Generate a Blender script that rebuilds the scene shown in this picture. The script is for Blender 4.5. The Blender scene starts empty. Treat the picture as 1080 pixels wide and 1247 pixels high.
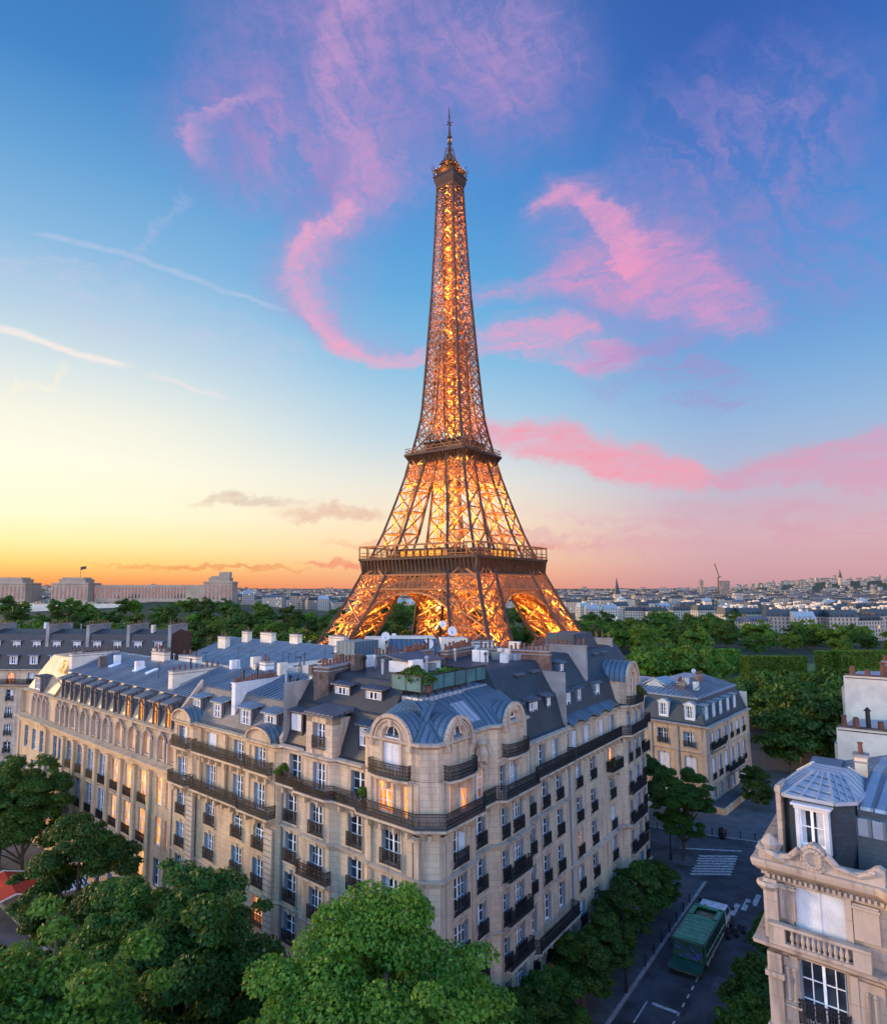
import bpy, bmesh, math, random
import numpy as np
from mathutils import Vector, Matrix
R = math.radians
random.seed(7)
C = bpy.context.scene.collection
SC = bpy.context.scene

# ------------------------------------------------------------------ camera
cam_d = bpy.data.cameras.new('camera')
cam = bpy.data.objects.new('camera', cam_d); C.objects.link(cam)
cam.location = (0, 0, 34)
cam.rotation_euler = (R(90 + 6.654), 0, 0)
cam_d.sensor_width = 36; cam_d.lens = 23.384; cam_d.shift_x = 0.0561
cam_d.clip_start = 0.5; cam_d.clip_end = 20000
SC.camera = cam
SC.view_settings.view_transform = 'Standard'; SC.view_settings.look = 'None'
SC.view_settings.exposure = 0.0; SC.view_settings.gamma = 1
SC.cycles.use_denoising = True
SC.cycles.max_bounces = 5; SC.cycles.diffuse_bounces = 3; SC.cycles.glossy_bounces = 3
SC.cycles.transparent_max_bounces = 4
SC.cycles.sample_clamp_indirect = 4

def lin(r, g, b):
    f = lambda c: (c / 12.92 if c <= .04045 else ((c + .055) / 1.055) ** 2.4)
    return (f(r / 255), f(g / 255), f(b / 255), 1)

# ------------------------------------------------------------------ sky
SUN_AZ, SUN_EL = -70.0, 7.0           # the low sun stands out of frame to the left
class NT:
    """small helper to write node trees as expressions"""
    def __init__(s, tree): s.t = tree
    def n(s, typ, **kw):
        nd = s.t.nodes.new('ShaderNode' + typ)
        for k, v in kw.items(): setattr(nd, k, v)
        return nd
    def put(s, sock, v):
        if hasattr(v, 'bl_idname') or isinstance(v, bpy.types.NodeSocket): s.t.links.new(v, sock)
        else: sock.default_value = v
    def m(s, op, a, b=0.0, c=0.0, clamp=False):
        nd = s.n('Math', operation=op, use_clamp=clamp)
        for i, v in enumerate((a, b, c)): s.put(nd.inputs[i], v)
        return nd.outputs[0]
    def ss(s, x, a, b):
        nd = s.n('MapRange', interpolation_type='SMOOTHSTEP')
        s.put(nd.inputs[0], x); s.put(nd.inputs[1], a); s.put(nd.inputs[2], b)
        return nd.outputs[0]
    def lr(s, x, a, b, c=0., d=1.):
        nd = s.n('MapRange')
        for i, v in enumerate((x, a, b, c, d)): s.put(nd.inputs[i], v)
        return nd.outputs[0]
    def noise(s, vec, scale, detail=4, rough=.55, dist=0.):
        nd = s.n('TexNoise'); s.put(nd.inputs['Vector'], vec)
        nd.inputs['Scale'].default_value = scale; nd.inputs['Detail'].default_value = detail
        nd.inputs['Roughness'].default_value = rough; nd.inputs['Distortion'].default_value = dist
        return nd
    def vscale(s, vec, sc):
        nd = s.n('VectorMath', operation='MULTIPLY'); s.put(nd.inputs[0], vec); nd.inputs[1].default_value = sc
        return nd.outputs[0]
    def mix(s, f, a, b, mode='MIX'):
        nd = s.n('Mix', data_type='RGBA', blend_type=mode)
        s.put(nd.inputs[0], f); s.put(nd.inputs[6], a); s.put(nd.inputs[7], b)
        return nd.outputs[2]
    def ramp(s, x, stops, interp='LINEAR'):
        nd = s.n('ValToRGB'); r = nd.color_ramp; r.interpolation = interp
        for i, (p, c) in enumerate(stops):
            e = r.elements[i] if i < 2 else r.elements.new(p)
            e.position = p; e.color = c
        s.put(nd.inputs[0], x)
        return nd.outputs[0]
    def curve(s, x, pts):
        nd = s.n('FloatCurve'); cv = nd.mapping.curves[0]
        nd.mapping.extend = 'HORIZONTAL'
        pts = sorted(pts)
        while len(cv.points) < len(pts): cv.points.new(.5, .5)
        for p, (u, v) in zip(cv.points, pts): p.location = (u, v); p.handle_type = 'AUTO_CLAMPED'
        nd.mapping.update()
        s.put(nd.inputs['Value'], x)
        return nd.outputs[0]

world = bpy.data.worlds.new('World'); SC.world = world; world.use_nodes = True
def build_sky():
    t = world.node_tree; t.nodes.clear(); k = NT(t)
    tc = k.n('TexCoord').outputs['Generated']
    sep = k.n('SeparateXYZ'); t.links.new(tc, sep.inputs[0])
    X, Y, Z = sep.outputs
    el0 = k.m('MULTIPLY', k.m('ARCSINE', Z), 57.2958)
    az0 = k.m('MULTIPLY', k.m('ARCTAN2', X, Y), 57.2958)
    # base gradient: glow of the set sun to the left, blue and mauve to the right
    hyp = k.m('MAXIMUM', k.m('SQRT', k.m('ADD', k.m('MULTIPLY', X, X), k.m('MULTIPLY', Y, Y))), .001)
    ca, sa = math.cos(R(-52)), math.sin(R(-52))
    dot = k.m('DIVIDE', k.m('ADD', k.m('MULTIPLY', X, sa), k.m('MULTIPLY', Y, ca)), hyp)
    side = k.lr(dot, .94, .16)
    e = k.m('DIVIDE', el0, 60.0, clamp=True)
    def rp(st): return [(a / 60, lin(*c)) for a, c in st]
    left = k.ramp(e, rp([(0, (238, 128, 80)), (.9, (248, 166, 92)), (2.0, (253, 208, 116)), (3.6, (255, 236, 166)), (6, (255, 248, 210)), (10, (255, 250, 226)), (13.5, (244, 242, 224)),
                         (17, (218, 228, 228)), (21.5, (178, 206, 226)), (26, (136, 184, 222)), (32, (98, 160, 212)), (38, (62, 130, 198)), (60, (30, 70, 130))]))
    right = k.ramp(e, rp([(0, (196, 148, 158)), (1.5, (206, 158, 168)), (4, (212, 172, 182)), (6.5, (198, 178, 196)), (9, (176, 184, 210)), (13, (146, 180, 218)),
                          (19, (100, 160, 216)), (25, (76, 142, 210)), (31, (62, 120, 198)), (38, (52, 98, 180)), (60, (30, 58, 120))]))
    mid = k.ramp(e, rp([(0, (236, 150, 118)), (1.3, (246, 178, 136)), (3.2, (252, 212, 168)), (6, (250, 228, 198)), (9, (232, 228, 218)), (13, (190, 214, 228)),
                        (19, (136, 190, 226)), (25, (98, 168, 220)), (31, (80, 148, 212)), (38, (68, 126, 200)), (60, (34, 70, 134))]))
    col = k.mix(k.ss(side, 0, .5), left, mid)
    col = k.mix(k.ss(side, .5, 1.), col, right)
    # clouds, each placed by azimuth and elevation
    w1 = k.noise(tc, 7, 5, .55); sw = k.n('SeparateColor'); t.links.new(w1.outputs['Color'], sw.inputs[0])
    w2 = k.noise(tc, 30, 4, .6); sw2 = k.n('SeparateColor'); t.links.new(w2.outputs['Color'], sw2.inputs[0])
    def wob(base, a, b, A, B):
        return k.m('ADD', base, k.m('ADD', k.m('MULTIPLY', k.m('SUBTRACT', a, .5), A), k.m('MULTIPLY', k.m('SUBTRACT', b, .5), B)))
    w3 = k.noise(k.vscale(tc, (1, 1, 2.2)), 85, 4, .65); sw3 = k.n('SeparateColor'); t.links.new(w3.outputs['Color'], sw3.inputs[0])
    az = k.m('ADD', wob(az0, sw.outputs[0], sw2.outputs[0], 6.0, 2.6), k.m('MULTIPLY', k.m('SUBTRACT', sw3.outputs[0], .5), 1.3))
    el = k.m('ADD', wob(el0, sw.outputs[1], sw2.outputs[1], 4.2, 1.9), k.m('MULTIPLY', k.m('SUBTRACT', sw3.outputs[1], .5), .7))
    an = k.m('DIVIDE', k.m('ADD', az, 60), 120, clamp=True)
    en = k.m('DIVIDE', el, 60, clamp=True)
    comb = k.n('CombineXYZ'); k.put(comb.inputs[0], k.m('MULTIPLY', az, .05)); k.put(comb.inputs[1], k.m('MULTIPLY', el, .22))
    st = k.noise(comb.outputs[0], 3.0, 8, .68, .9).outputs['Fac']           # streaky wisps, roughly level
    comb2 = k.n('CombineXYZ')
    k.put(comb2.inputs[0], k.m('ADD', k.m('MULTIPLY', az, .12), k.m('MULTIPLY', el, .10))); k.put(comb2.inputs[1], k.m('SUBTRACT', k.m('MULTIPLY', el, .05), k.m('MULTIPLY', az, .04)))
    st2 = k.noise(comb2.outputs[0], 2.9, 8, .67, 1.1).outputs['Fac']          # wisps that lean
    def band(up, lo, su, sl, fade=2.0):
        """between two edges el(az)"""
        a0 = min(p[0] for p in up); a1 = max(p[0] for p in up)
        U = k.m('MULTIPLY', k.curve(an, [((a + 60) / 120, v / 60) for a, v in up]), 60)
        L = k.m('MULTIPLY', k.curve(an, [((a + 60) / 120, v / 60) for a, v in lo]), 60)
        m = k.m('MULTIPLY', k.ss(el, k.m('SUBTRACT', L, sl), k.m('ADD', L, sl)), k.m('SUBTRACT', 1, k.ss(el, k.m('SUBTRACT', U, su), k.m('ADD', U, su))))
        m = k.m('MULTIPLY', m, k.m('MULTIPLY', k.ss(az, a0 - fade, a0 + fade), k.m('SUBTRACT', 1, k.ss(az, a1 - fade, a1 + fade))))
        return m
    def column(pts, wl, wr):
        """filament az(el) with a soft left and right flank"""
        e0 = min(p[0] for p in pts); e1 = max(p[0] for p in pts)
        c = k.m('SUBTRACT', k.m('MULTIPLY', k.curve(en, [(b / 60, (a + 60) / 120) for b, a in pts]), 120), 60)
        d = k.m('SUBTRACT', az, c)
        m = k.m('MULTIPLY', k.ss(d, -wl, wl * .1), k.m('SUBTRACT', 1, k.ss(d, 0, wr)))
        return k.m('MULTIPLY', m, k.m('MULTIPLY', k.ss(el, e0 - .6, e0 + .8), k.m('SUBTRACT', 1, k.ss(el, e1 - 1, e1 + 1))))
    def blob(a, b, ra, rb, rot=0):
        ca, sa = math.cos(R(rot)), math.sin(R(rot))
        da = k.m('SUBTRACT', az, a); db = k.m('SUBTRACT', el, b)
        u = k.m('DIVIDE', k.m('ADD', k.m('MULTIPLY', da, ca), k.m('MULTIPLY', db, sa)), ra)
        v = k.m('DIVIDE', k.m('SUBTRACT', k.m('MULTIPLY', db, ca), k.m('MULTIPLY', da, sa)), rb)
        d = k.m('SQRT', k.m('ADD', k.m('MULTIPLY', u, u), k.m('MULTIPLY', v, v)))
        return k.m('SUBTRACT', 1, k.ss(d, .25, 1.0))
    cf = k.n('CombineXYZ'); k.put(cf.inputs[0], k.m('ADD', k.m('MULTIPLY', az0, .14), k.m('MULTIPLY', el0, .10))); k.put(cf.inputs[1], k.m('SUBTRACT', k.m('MULTIPLY', el0, .55), k.m('MULTIPLY', az0, .10)))
    fib = k.lr(k.noise(cf.outputs[0], 1.6, 6, .6, 1.2).outputs['Fac'], .3, .7, .68, 1.18)        # fibres of ice cloud
    def over(c, colour, mask, dens, tex=None, lo=.3, hi=.7, keep=.0):
        mask = k.m('MULTIPLY', mask, fib)
        if tex is not None: mask = k.m('MULTIPLY', mask, k.m('ADD', k.m('MULTIPLY', k.ss(tex, lo, hi), 1 - keep), keep))
        return k.mix(k.m('MULTIPLY', mask, dens, clamp=True), c, lin(*colour))
    mauve, pink, rose, violet = (172, 144, 202), (238, 160, 196), (250, 150, 172), (150, 134, 198)
    # broad mauve veil over the tower
    veil = k.m('MAXIMUM', k.m('MAXIMUM', blob(-1, 42, 22, 10.5, 0), blob(-12, 37.5, 12, 7.5, 20)), k.m('MAXIMUM', blob(11, 40, 12, 8, -10), blob(-4, 34.0, 9, 5.5, 30)))
    col = over(col, violet, veil, .9, st2, .25, .72, .35)
    col = over(col, (182, 146, 202), k.m('MAXIMUM', blob(9, 41, 9, 5.5), blob(-9.5, 34.5, 8, 4.5, 30)), .5, st2, .35, .7, .1)
    hook = column([(33.2, -17.6), (35, -18.2), (36.2, -17), (37.2, -14.6), (38, -11.5)], .9, 3.0)
    col = over(col, (212, 160, 206), hook, .55, st2, .25, .6, .5)
    # the long S filament
    S = [(20.1, -1.6), (21.3, -5.2), (22.6, -7.2), (23.8, -8.2), (26.3, -8.9), (28.4, -8.2), (30.1, -5.4), (31.7, -3.2), (34, -2.4), (36.4, -4.6), (40.4, -5.6), (44, -5.0), (48, -3)]
    col = over(col, mauve, column(S, 4.5, 11.0), .62, st2, .3, .72, .25)
    col = over(col, (206, 156, 204), column(S, 2.4, 6.5), .62, st2, .3, .72, .2)
    col = over(col, (240, 168, 200), column(S[:8], 1.3, 4.2), .75, st2, .25, .7, .35)
    tail = band([(-6, 22.2), (-3, 21.2), (0, 20.2), (4, 20.6)], [(-6, 20.6), (-3, 19.6), (0, 18.9), (4, 19.0)], .5, .4, 1.5)
    col = over(col, (236, 168, 196), tail, .7, st, .25, .6, .4)
    # the arched cloud right of the tower
    U2 = [(12.6, 30.5), (14.4, 31.2), (16.9, 31.2), (19.5, 30.0), (22.1, 28.2), (26.3, 25.6), (29.1, 23.0), (31.7, 20.1)]
    L2 = [(12.6, 30.2), (14.4, 30.1), (16.8, 29.8), (18.8, 28.4), (20.3, 24.4), (22.5, 21.6), (26.0, 19.8), (28.9, 19.2), (31.7, 19.6)]
    col = over(col, mauve, blob(22, 24.5, 13, 8, -28), .75, st, .25, .68, .3)
    col = over(col, (226, 152, 198), band(U2, L2, 1.6, 1.3, .9), .8, st, .28, .72, .25)
    col = over(col, (240, 160, 196), band(U2[:5], L2[:5], .5, .5, .8), .6, st, .2, .6, .4)
    col = over(col, (234, 150, 192), band([(7.0, 25.0), (12.4, 25.6), (15.2, 26.1), (19.3, 27.2), (23.2, 26.5)], [(7.0, 24.2), (12.4, 24.2), (15.2, 24.2), (19.2, 22.7), (23.0, 21.2)], .8, .8, 1.4), .7, st, .3, .7, .2)
    col = over(col, (240, 156, 194), band([(7.2, 21.4), (12.3, 22.8), (16.5, 22.3), (19, 20.4), (21.6, 18.4)], [(8.2, 19.8), (12.3, 19.3), (16.3, 18.0), (19, 17.3), (20.6, 17.3)], 1.0, .6, 1.2), .75, st, .3, .68, .2)
    col = over(col, (160, 140, 200), band([(17, 20), (22, 19.5), (27, 17.5), (31, 15)], [(17, 15.5), (22, 14.5), (27, 13.5), (31, 13)], 1., 1., 2), .6, st, .4, .65, .05)
    col = over(col, violet, k.m('MAXIMUM', blob(33, 24, 9, 7.5, -35), blob(30, 31, 13, 9)), .7, st2, .35, .68, .15)
    # rose bank low on the right, and its paler twin
    bank = band([(7.0, 13.9), (12.8, 13.8), (16.2, 13.1), (19.4, 12.1), (22.5, 11.3), (24.9, 10.1), (26.6, 8.4)], [(7.0, 12.4), (12.7, 10.5), (16, 9.6), (19.3, 8.9), (22.4, 8.1), (24.8, 7.7), (26.6, 8.1)], .8, .7, 1.6)
    col = over(col, (244, 152, 172), bank, .85, st, .15, .6, .55)
    col = over(col, (224, 146, 176), band([(25.4, 8.4), (28.3, 9.2), (31, 9.6), (33.6, 10.2), (37.5, 11), (44, 11)], [(25.4, 8.0), (28.2, 7.6), (30.9, 7.2), (33.5, 7.0), (37.3, 6.6), (44, 6.6)], .5, .5, 1.5), .62, st, .2, .6, .4)
    col = over(col, (214, 150, 176), band([(10, 6), (25, 6.4), (44, 6.2)], [(10, 3.2), (25, 3.0), (44, 2.6)], 1.2, 1.2, 6), .5, st, .36, .62, .1)
    # low smoky streaks over the sunset
    for (a, b, ra, rb, cc, dn) in ((-11.5, 7.6, 6.5, .75, (206, 172, 158), .6), (-4.5, 6.6, 6, .9, (222, 168, 150), .6), (-4.2, 2.5, 3.6, .5, (240, 136, 110), .8), (-1.2, 4.2, 4, .5, (240, 156, 130), .6), (-14, 1.7, 12, .35, (226, 120, 76), .6), (13, 3.9, 6, .5, (226, 138, 140), .55)):
        col = over(col, cc, blob(a, b, ra, rb), dn, st, .2, .55, .4)
    # faint trails
    def trail(pts, w, dn, cc):
        nonlocal az, el
        sv = az, el; az = wob(az0, sw.outputs[0], sw2.outputs[0], 1.2, .4); el = wob(el0, sw.outputs[1], sw2.outputs[1], .9, .35)
        r = band([(a, b + w) for a, b in pts], [(a, b - w) for a, b in pts], w * .8, w * .8, 1.2)
        az, el = sv
        return r
    col = over(col, (255, 236, 226), trail([(-34, 19.8), (-31, 19.2), (-27.7, 18.7), (-23.8, 18.0), (-22, 17.8)], .22, .8, 0), .75, st, .2, .55, .4)
    col = over(col, (240, 226, 226), trail([(-20, 17.3), (-17, 16.6), (-14.2, 15.7)], .2, .8, 0), .6, st, .2, .55, .3)
    col = over(col, (188, 198, 228), trail([(-29, 26.3), (-24, 26.2), (-18, 25.2), (-9.2, 23.1)], .18, .8, 0), .5, st, .2, .6, .4)
    col = over(col, (176, 184, 226), column([(24.5, -23), (26.3, -21.3), (28.5, -19.6), (30.6, -18)], .7, 1.2), .5, st2, .3, .65, .2)
    col = over(col, (255, 240, 214), column([(14.6, -29.3), (17.3, -26.6)], .5, .8), .5)
    col = over(col, (206, 200, 226), k.m('MAXIMUM', blob(-26, 22.5, 14, 4.5, -12), blob(-14, 20.5, 9, 3.0, -15)), .35, st, .35, .7, .0)
    # the physical sky joins in for the light it sheds; behind the viewer the unseen sky is brightened as added fill on the fronts
    sky = k.n('TexSky'); sky.sky_type = 'NISHITA'; sky.sun_disc = False
    sky.sun_elevation = R(SUN_EL); sky.sun_rotation = R(SUN_AZ)
    col = k.mix(1.0, col, k.mix(1.0, sky.outputs[0], (.012, .012, .012, 1), 'MULTIPLY'), 'ADD')
    bd = k.m('ADD', k.m('ADD', k.m('MULTIPLY', X, -.06), k.m('MULTIPLY', Y, -.82)), k.m('MULTIPLY', Z, .57))
    bs = k.ss(bd, .0, .95)
    back = k.lr(bs, 0, 1, 1.0, BACK_FILL)
    col = k.mix(1.0, col, k.mix(k.ss(bd, .0, .6), (1, 1, 1, 1), BACK_FILL_COL), 'MULTIPLY')
    bg = k.n('Background'); t.links.new(col, bg.inputs[0]); k.put(bg.inputs[1], back)
    out = k.n('OutputWorld'); t.links.new(bg.outputs[0], out.inputs[0])
BACK_FILL = 8.6; BACK_FILL_COL = (1.0, .82, .62, 1)  # strength and tint of the added fill from the unseen back sky
build_sky()

sun_d = bpy.data.lights.new('sun', 'SUN'); sun = bpy.data.objects.new('sun', sun_d); C.objects.link(sun)
sun_d.energy = 4.4; sun_d.angle = R(10); sun_d.color = (1.0, .62, .32)
_sd = Vector((math.sin(R(SUN_AZ)) * math.cos(R(SUN_EL)), math.cos(R(SUN_AZ)) * math.cos(R(SUN_EL)), math.sin(R(SUN_EL))))
sun.rotation_euler = (-_sd).to_track_quat('-Z', 'Y').to_euler()

# ------------------------------------------------------------------ materials
MATS = {}
def mat(name, fn):
    if name in MATS: return MATS[name]
    m = bpy.data.materials.new(name); m.use_nodes = True
    t = m.node_tree; t.nodes.clear(); k = NT(t)
    out = k.n('OutputMaterial'); b = k.n('BsdfPrincipled')
    t.links.new(b.outputs[0], out.inputs[0])
    fn(k, b, out); MATS[name] = m
    return m
def pos(k): return k.n('NewGeometry').outputs['Position']
def uvn(k): return k.n('TexCoord').outputs['UV']
def bump(k, b, h, strength=.3, dist=.02):
    n = k.n('Bump'); n.inputs['Strength'].default_value = strength; n.inputs['Distance'].default_value = dist
    k.put(n.inputs['Height'], h); k.t.links.new(n.outputs[0], b.inputs['Normal'])
def c4(c): return (c[0], c[1], c[2], 1)
def plain(name, c, rough=.6, metal=0., var=.25, scale=1.2, spec=.5):
    def fn(k, b, o):
        n = k.noise(pos(k), scale, 5, .6).outputs['Fac']
        d = [x * (1 - var) for x in c]; l = [min(1, x * (1 + var)) for x in c]
        k.put(b.inputs['Base Color'], k.mix(k.ss(n, .3, .7), c4(d), c4(l)))
        b.inputs['Roughness'].default_value = rough; b.inputs['Metallic'].default_value = metal
        b.inputs['Specular IOR Level'].default_value = spec
    return mat(name, fn)
def stone(name, c, course=.42, joint=.6, dirt=.55):
    """ashlar: level joints and staggered heads by UV, rain streaks, blotches"""
    def fn(k, b, o):
        p = pos(k); uv = uvn(k)
        br = k.n('TexBrick'); k.put(br.inputs['Vector'], uv)
        br.inputs['Scale'].default_value = 1; br.inputs['Brick Width'].default_value = course * 2.3; br.inputs['Row Height'].default_value = course
        br.inputs['Mortar Size'].default_value = .016; br.inputs['Mortar Smooth'].default_value = .4
        br.inputs['Color1'].default_value = c4(c); br.inputs['Color2'].default_value = c4([x * .86 for x in c]); br.inputs['Mortar'].default_value = c4([x * joint for x in c])
        streak = k.noise(k.vscale(p, (1.6, 1.6, .16)), 1.0, 6, .65).outputs['Fac']
        blot = k.noise(p, .35, 4, .6).outputs['Fac']; fine = k.noise(p, 9, 4, .6).outputs['Fac']
        f = k.m('MULTIPLY', k.ss(streak, .46, .70), dirt)
        col = k.mix(f, br.outputs['Color'], c4([c[0] * .42, c[1] * .42, c[2] * .45]))
        col = k.mix(k.ss(blot, .35, .7), col, k.mix(1.0, col, (.80, .80, .84, 1), 'MULTIPLY'))
        col = k.mix(k.m('MULTIPLY', k.ss(fine, .35, .7), .22), col, c4([x * .6 for x in c]))
        k.put(b.inputs['Base Color'], col); b.inputs['Roughness'].default_value = .85
        b.inputs['Specular IOR Level'].default_value = .2
        bump(k, b, k.m('ADD', k.m('MULTIPLY', br.outputs['Fac'], -.8), k.m('MULTIPLY', fine, .5)), .5, .02)
    return mat(name, fn)
def zinc(name, c, seam=.55, rough=.42, patch=.3):
    """standing-seam sheet: seams by U, sheets of slightly different tone"""
    def fn(k, b, o):
        uv = uvn(k); s = k.n('SeparateXYZ'); k.put(s.inputs[0], uv)
        u = k.m('DIVIDE', s.outputs[0], seam); fr = k.m('FRACT', u)
        rib = k.m('SUBTRACT', 1, k.ss(k.m('ABSOLUTE', k.m('SUBTRACT', fr, .5)), .07, .18))
        wn = k.n('TexWhiteNoise', noise_dimensions='2D')
        cb = k.n('CombineXYZ'); k.put(cb.inputs[0], k.m('FLOOR', k.m('ADD', u, .5))); k.put(cb.inputs[1], k.m('FLOOR', k.m('DIVIDE', s.outputs[1], 1.9)))
        k.put(wn.inputs['Vector'], cb.outputs[0])
        big = k.noise(pos(k), .5, 5, .6).outputs['Fac']
        col = k.mix(k.m('MULTIPLY', wn.outputs['Value'], patch), c4(c), c4([x * .62 for x in c]))
        col = k.mix(k.ss(big, .35, .7), col, c4([c[0] * .72, c[1] * .74, c[2] * .78]))
        col = k.mix(k.m('MULTIPLY', rib, .75), col, c4([x * .35 for x in c]))
        k.put(b.inputs['Base Color'], col)
        k.put(b.inputs['Roughness'], k.lr(big, .3, .7, rough - .08, rough + .14)); b.inputs['Metallic'].default_value = .35
        bump(k, b, k.m('ADD', rib, k.m('MULTIPLY', big, .5)), .9, .07)
    return mat(name, fn)
def slate(name, c):
    def fn(k, b, o):
        uv = uvn(k); br = k.n('TexBrick'); k.put(br.inputs['Vector'], uv)
        br.inputs['Scale'].default_value = 1; br.inputs['Brick Width'].default_value = .3; br.inputs['Row Height'].default_value = .2
        br.inputs['Mortar Size'].default_value = .012
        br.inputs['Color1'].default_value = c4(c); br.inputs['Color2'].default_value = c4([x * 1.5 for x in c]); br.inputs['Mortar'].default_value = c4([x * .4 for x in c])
        n = k.noise(pos(k), .8, 5, .6).outputs['Fac']
        k.put(b.inputs['Base Color'], k.mix(k.ss(n, .35, .7), br.outputs['Color'], c4([x * .7 for x in c])))
        b.inputs['Roughness'].default_value = .5
        bump(k, b, k.m('MULTIPLY', br.outputs['Fac'], -1), .4, .015)
    return mat(name, fn)
def brick(name, c):
    def fn(k, b, o):
        uv = uvn(k); br = k.n('TexBrick'); k.put(br.inputs['Vector'], uv)
        br.inputs['Scale'].default_value = 1; br.inputs['Brick Width'].default_value = .24; br.inputs['Row Height'].default_value = .085
        br.inputs['Mortar Size'].default_value = .008
        br.inputs['Color1'].default_value = c4(c); br.inputs['Color2'].default_value = c4([c[0] * .5, c[1] * .5, c[2] * .5]); br.inputs['Mortar'].default_value = c4([.22, .19, .17])
        n = k.noise(pos(k), 1.1, 6, .65).outputs['Fac']
        k.put(b.inputs['Base Color'], k.mix(k.ss(n, .42, .68), br.outputs['Color'], c4([x * .45 for x in c])))
        b.inputs['Roughness'].default_value = .9
    return mat(name, fn)
def glass(name, c=(.012, .018, .026), rough=.06):
    def fn(k, b, o):
        n = k.noise(pos(k), .9, 2, .5).outputs['Fac']
        k.put(b.inputs['Base Color'], k.mix(k.ss(n, .4, .65), c4(c), c4([x * 2.6 for x in c])))
        b.inputs['Roughness'].default_value = rough; b.inputs['Specular IOR Level'].default_value = .9
        bump(k, b, k.noise(pos(k), 1.7, 2, .5).outputs['Fac'], .12, .05)
    return mat(name, fn)
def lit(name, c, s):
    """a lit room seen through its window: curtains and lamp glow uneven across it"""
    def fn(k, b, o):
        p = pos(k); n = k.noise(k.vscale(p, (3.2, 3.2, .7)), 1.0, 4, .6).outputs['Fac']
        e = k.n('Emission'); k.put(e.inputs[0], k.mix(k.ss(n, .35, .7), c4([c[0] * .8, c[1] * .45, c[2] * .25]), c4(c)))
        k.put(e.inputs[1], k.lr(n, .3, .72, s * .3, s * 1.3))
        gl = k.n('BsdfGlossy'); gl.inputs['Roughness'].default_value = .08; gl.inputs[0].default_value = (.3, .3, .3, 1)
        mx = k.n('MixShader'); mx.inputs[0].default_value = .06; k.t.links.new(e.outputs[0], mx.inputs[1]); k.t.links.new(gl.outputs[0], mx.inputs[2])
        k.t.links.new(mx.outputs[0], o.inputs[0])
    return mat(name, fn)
def leaf(name, c, c2, transl=.35):
    def fn(k, b, o):
        p = pos(k); oi = k.n('ObjectInfo').outputs['Random']
        n = k.noise(p, .55, 3, .6).outputs['Fac']; f = k.n('NewGeometry').outputs['Random Per Island']
        col = k.mix(k.ss(n, .32, .68), c4(c), c4(c2))
        col = k.mix(k.m('MULTIPLY', k.m('POWER', f, 2.0), .6), col, c4([c2[0] * 1.5, c2[1] * 1.3, c2[2] * 1.0]))
        hs = k.n('HueSaturation'); k.put(hs.inputs['Color'], col); k.put(hs.inputs['Value'], k.lr(oi, 0, 1, .72, 1.25)); k.put(hs.inputs['Hue'], k.lr(oi, 0, 1, .485, .512))
        d = k.n('BsdfPrincipled'); k.put(d.inputs['Base Color'], hs.outputs[0]); d.inputs['Roughness'].default_value = .55; d.inputs['Specular IOR Level'].default_value = .3
        tr = k.n('BsdfTranslucent'); k.put(tr.inputs[0], hs.outputs[0])
        mx = k.n('MixShader'); mx.inputs[0].default_value = transl
        k.t.links.new(d.outputs[0], mx.inputs[1]); k.t.links.new(tr.outputs[0], mx.inputs[2]); k.t.links.new(mx.outputs[0], o.inputs[0])
    return mat(name, fn)
M = {}
M['stone'] = stone('limestone', (.56, .44, .32), dirt=.75)
M['stone_pale'] = stone('pale limestone', (.45, .37, .30), dirt=.75)
M['stone_warm'] = stone('golden limestone', (.58, .42, .26), dirt=.65)
M['trim'] = stone('limestone trim', (.50, .40, .30), course=1.6, dirt=.85)
M['trim_warm'] = stone('golden trim', (.55, .41, .26), course=1.6, dirt=.75)
M['trim_pale'] = stone('pale trim', (.44, .365, .30), course=1.6, dirt=.95)
M['zinc'] = zinc('zinc sheet', (.30, .38, .46), patch=.55)
M['zinc_blue'] = zinc('blue zinc sheet', (.12, .195, .255), patch=.6)
M['zinc_pale'] = zinc('pale zinc sheet', (.40, .46, .52), seam=.7)
M['zinc_dark'] = zinc('dark zinc sheet', (.12, .14, .18))
M['slate'] = slate('slate', (.018, .022, .030))
M['slate_grey'] = slate('grey slate', (.115, .108, .10))
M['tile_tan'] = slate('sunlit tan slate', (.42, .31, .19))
M['slate_blue'] = slate('blue slate', (.014, .029, .044))
M['brick'] = brick('stack brick', (.22, .10, .065))
M['brick_dark'] = brick('sooty brick', (.10, .07, .055))
M['pot'] = plain('clay pot', (.13, .050, .032), .8)
M['plaster'] = plain('party wall plaster', (.62, .54, .44), .9, var=.16, scale=.45)
M['plaster_grey'] = plain('grey render', (.24, .235, .23), .9, var=.2, scale=.6)
M['plaster_white'] = plain('white render', (.62, .62, .62), .9, var=.12)
M['iron'] = plain('black railing iron', (.008, .009, .012), .55, spec=.4)
M['paint_white'] = plain('white window paint', (.78, .80, .84), .5, var=.1)
M['shutter'] = plain('pale shutter paint', (.50, .53, .58), .6, var=.12)
M['shutter_blue'] = plain('blue grey shutter paint', (.17, .23, .30), .55, var=.2)
M['curtain'] = plain('pale curtain', (.42, .44, .48), .9, var=.2, scale=3)
M['glass'] = glass('window glass')
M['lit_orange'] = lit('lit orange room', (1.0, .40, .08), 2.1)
M['lit_gold'] = lit('lit golden room and sunset glint', (1.0, .50, .065), 2.0)  # lit rooms; on the school, sunset reflections put in as emission
M['lit_pink'] = lit('lit rosy room', (1.0, .62, .46), .45)
M['asphalt'] = plain('asphalt', (.048, .052, .058), .85, var=.5, scale=.35)
M['pavement'] = plain('pavement slabs', (.085, .088, .092), .85, var=.25, scale=.8)
M['kerb'] = plain('granite kerb', (.30, .29, .28), .8)
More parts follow.
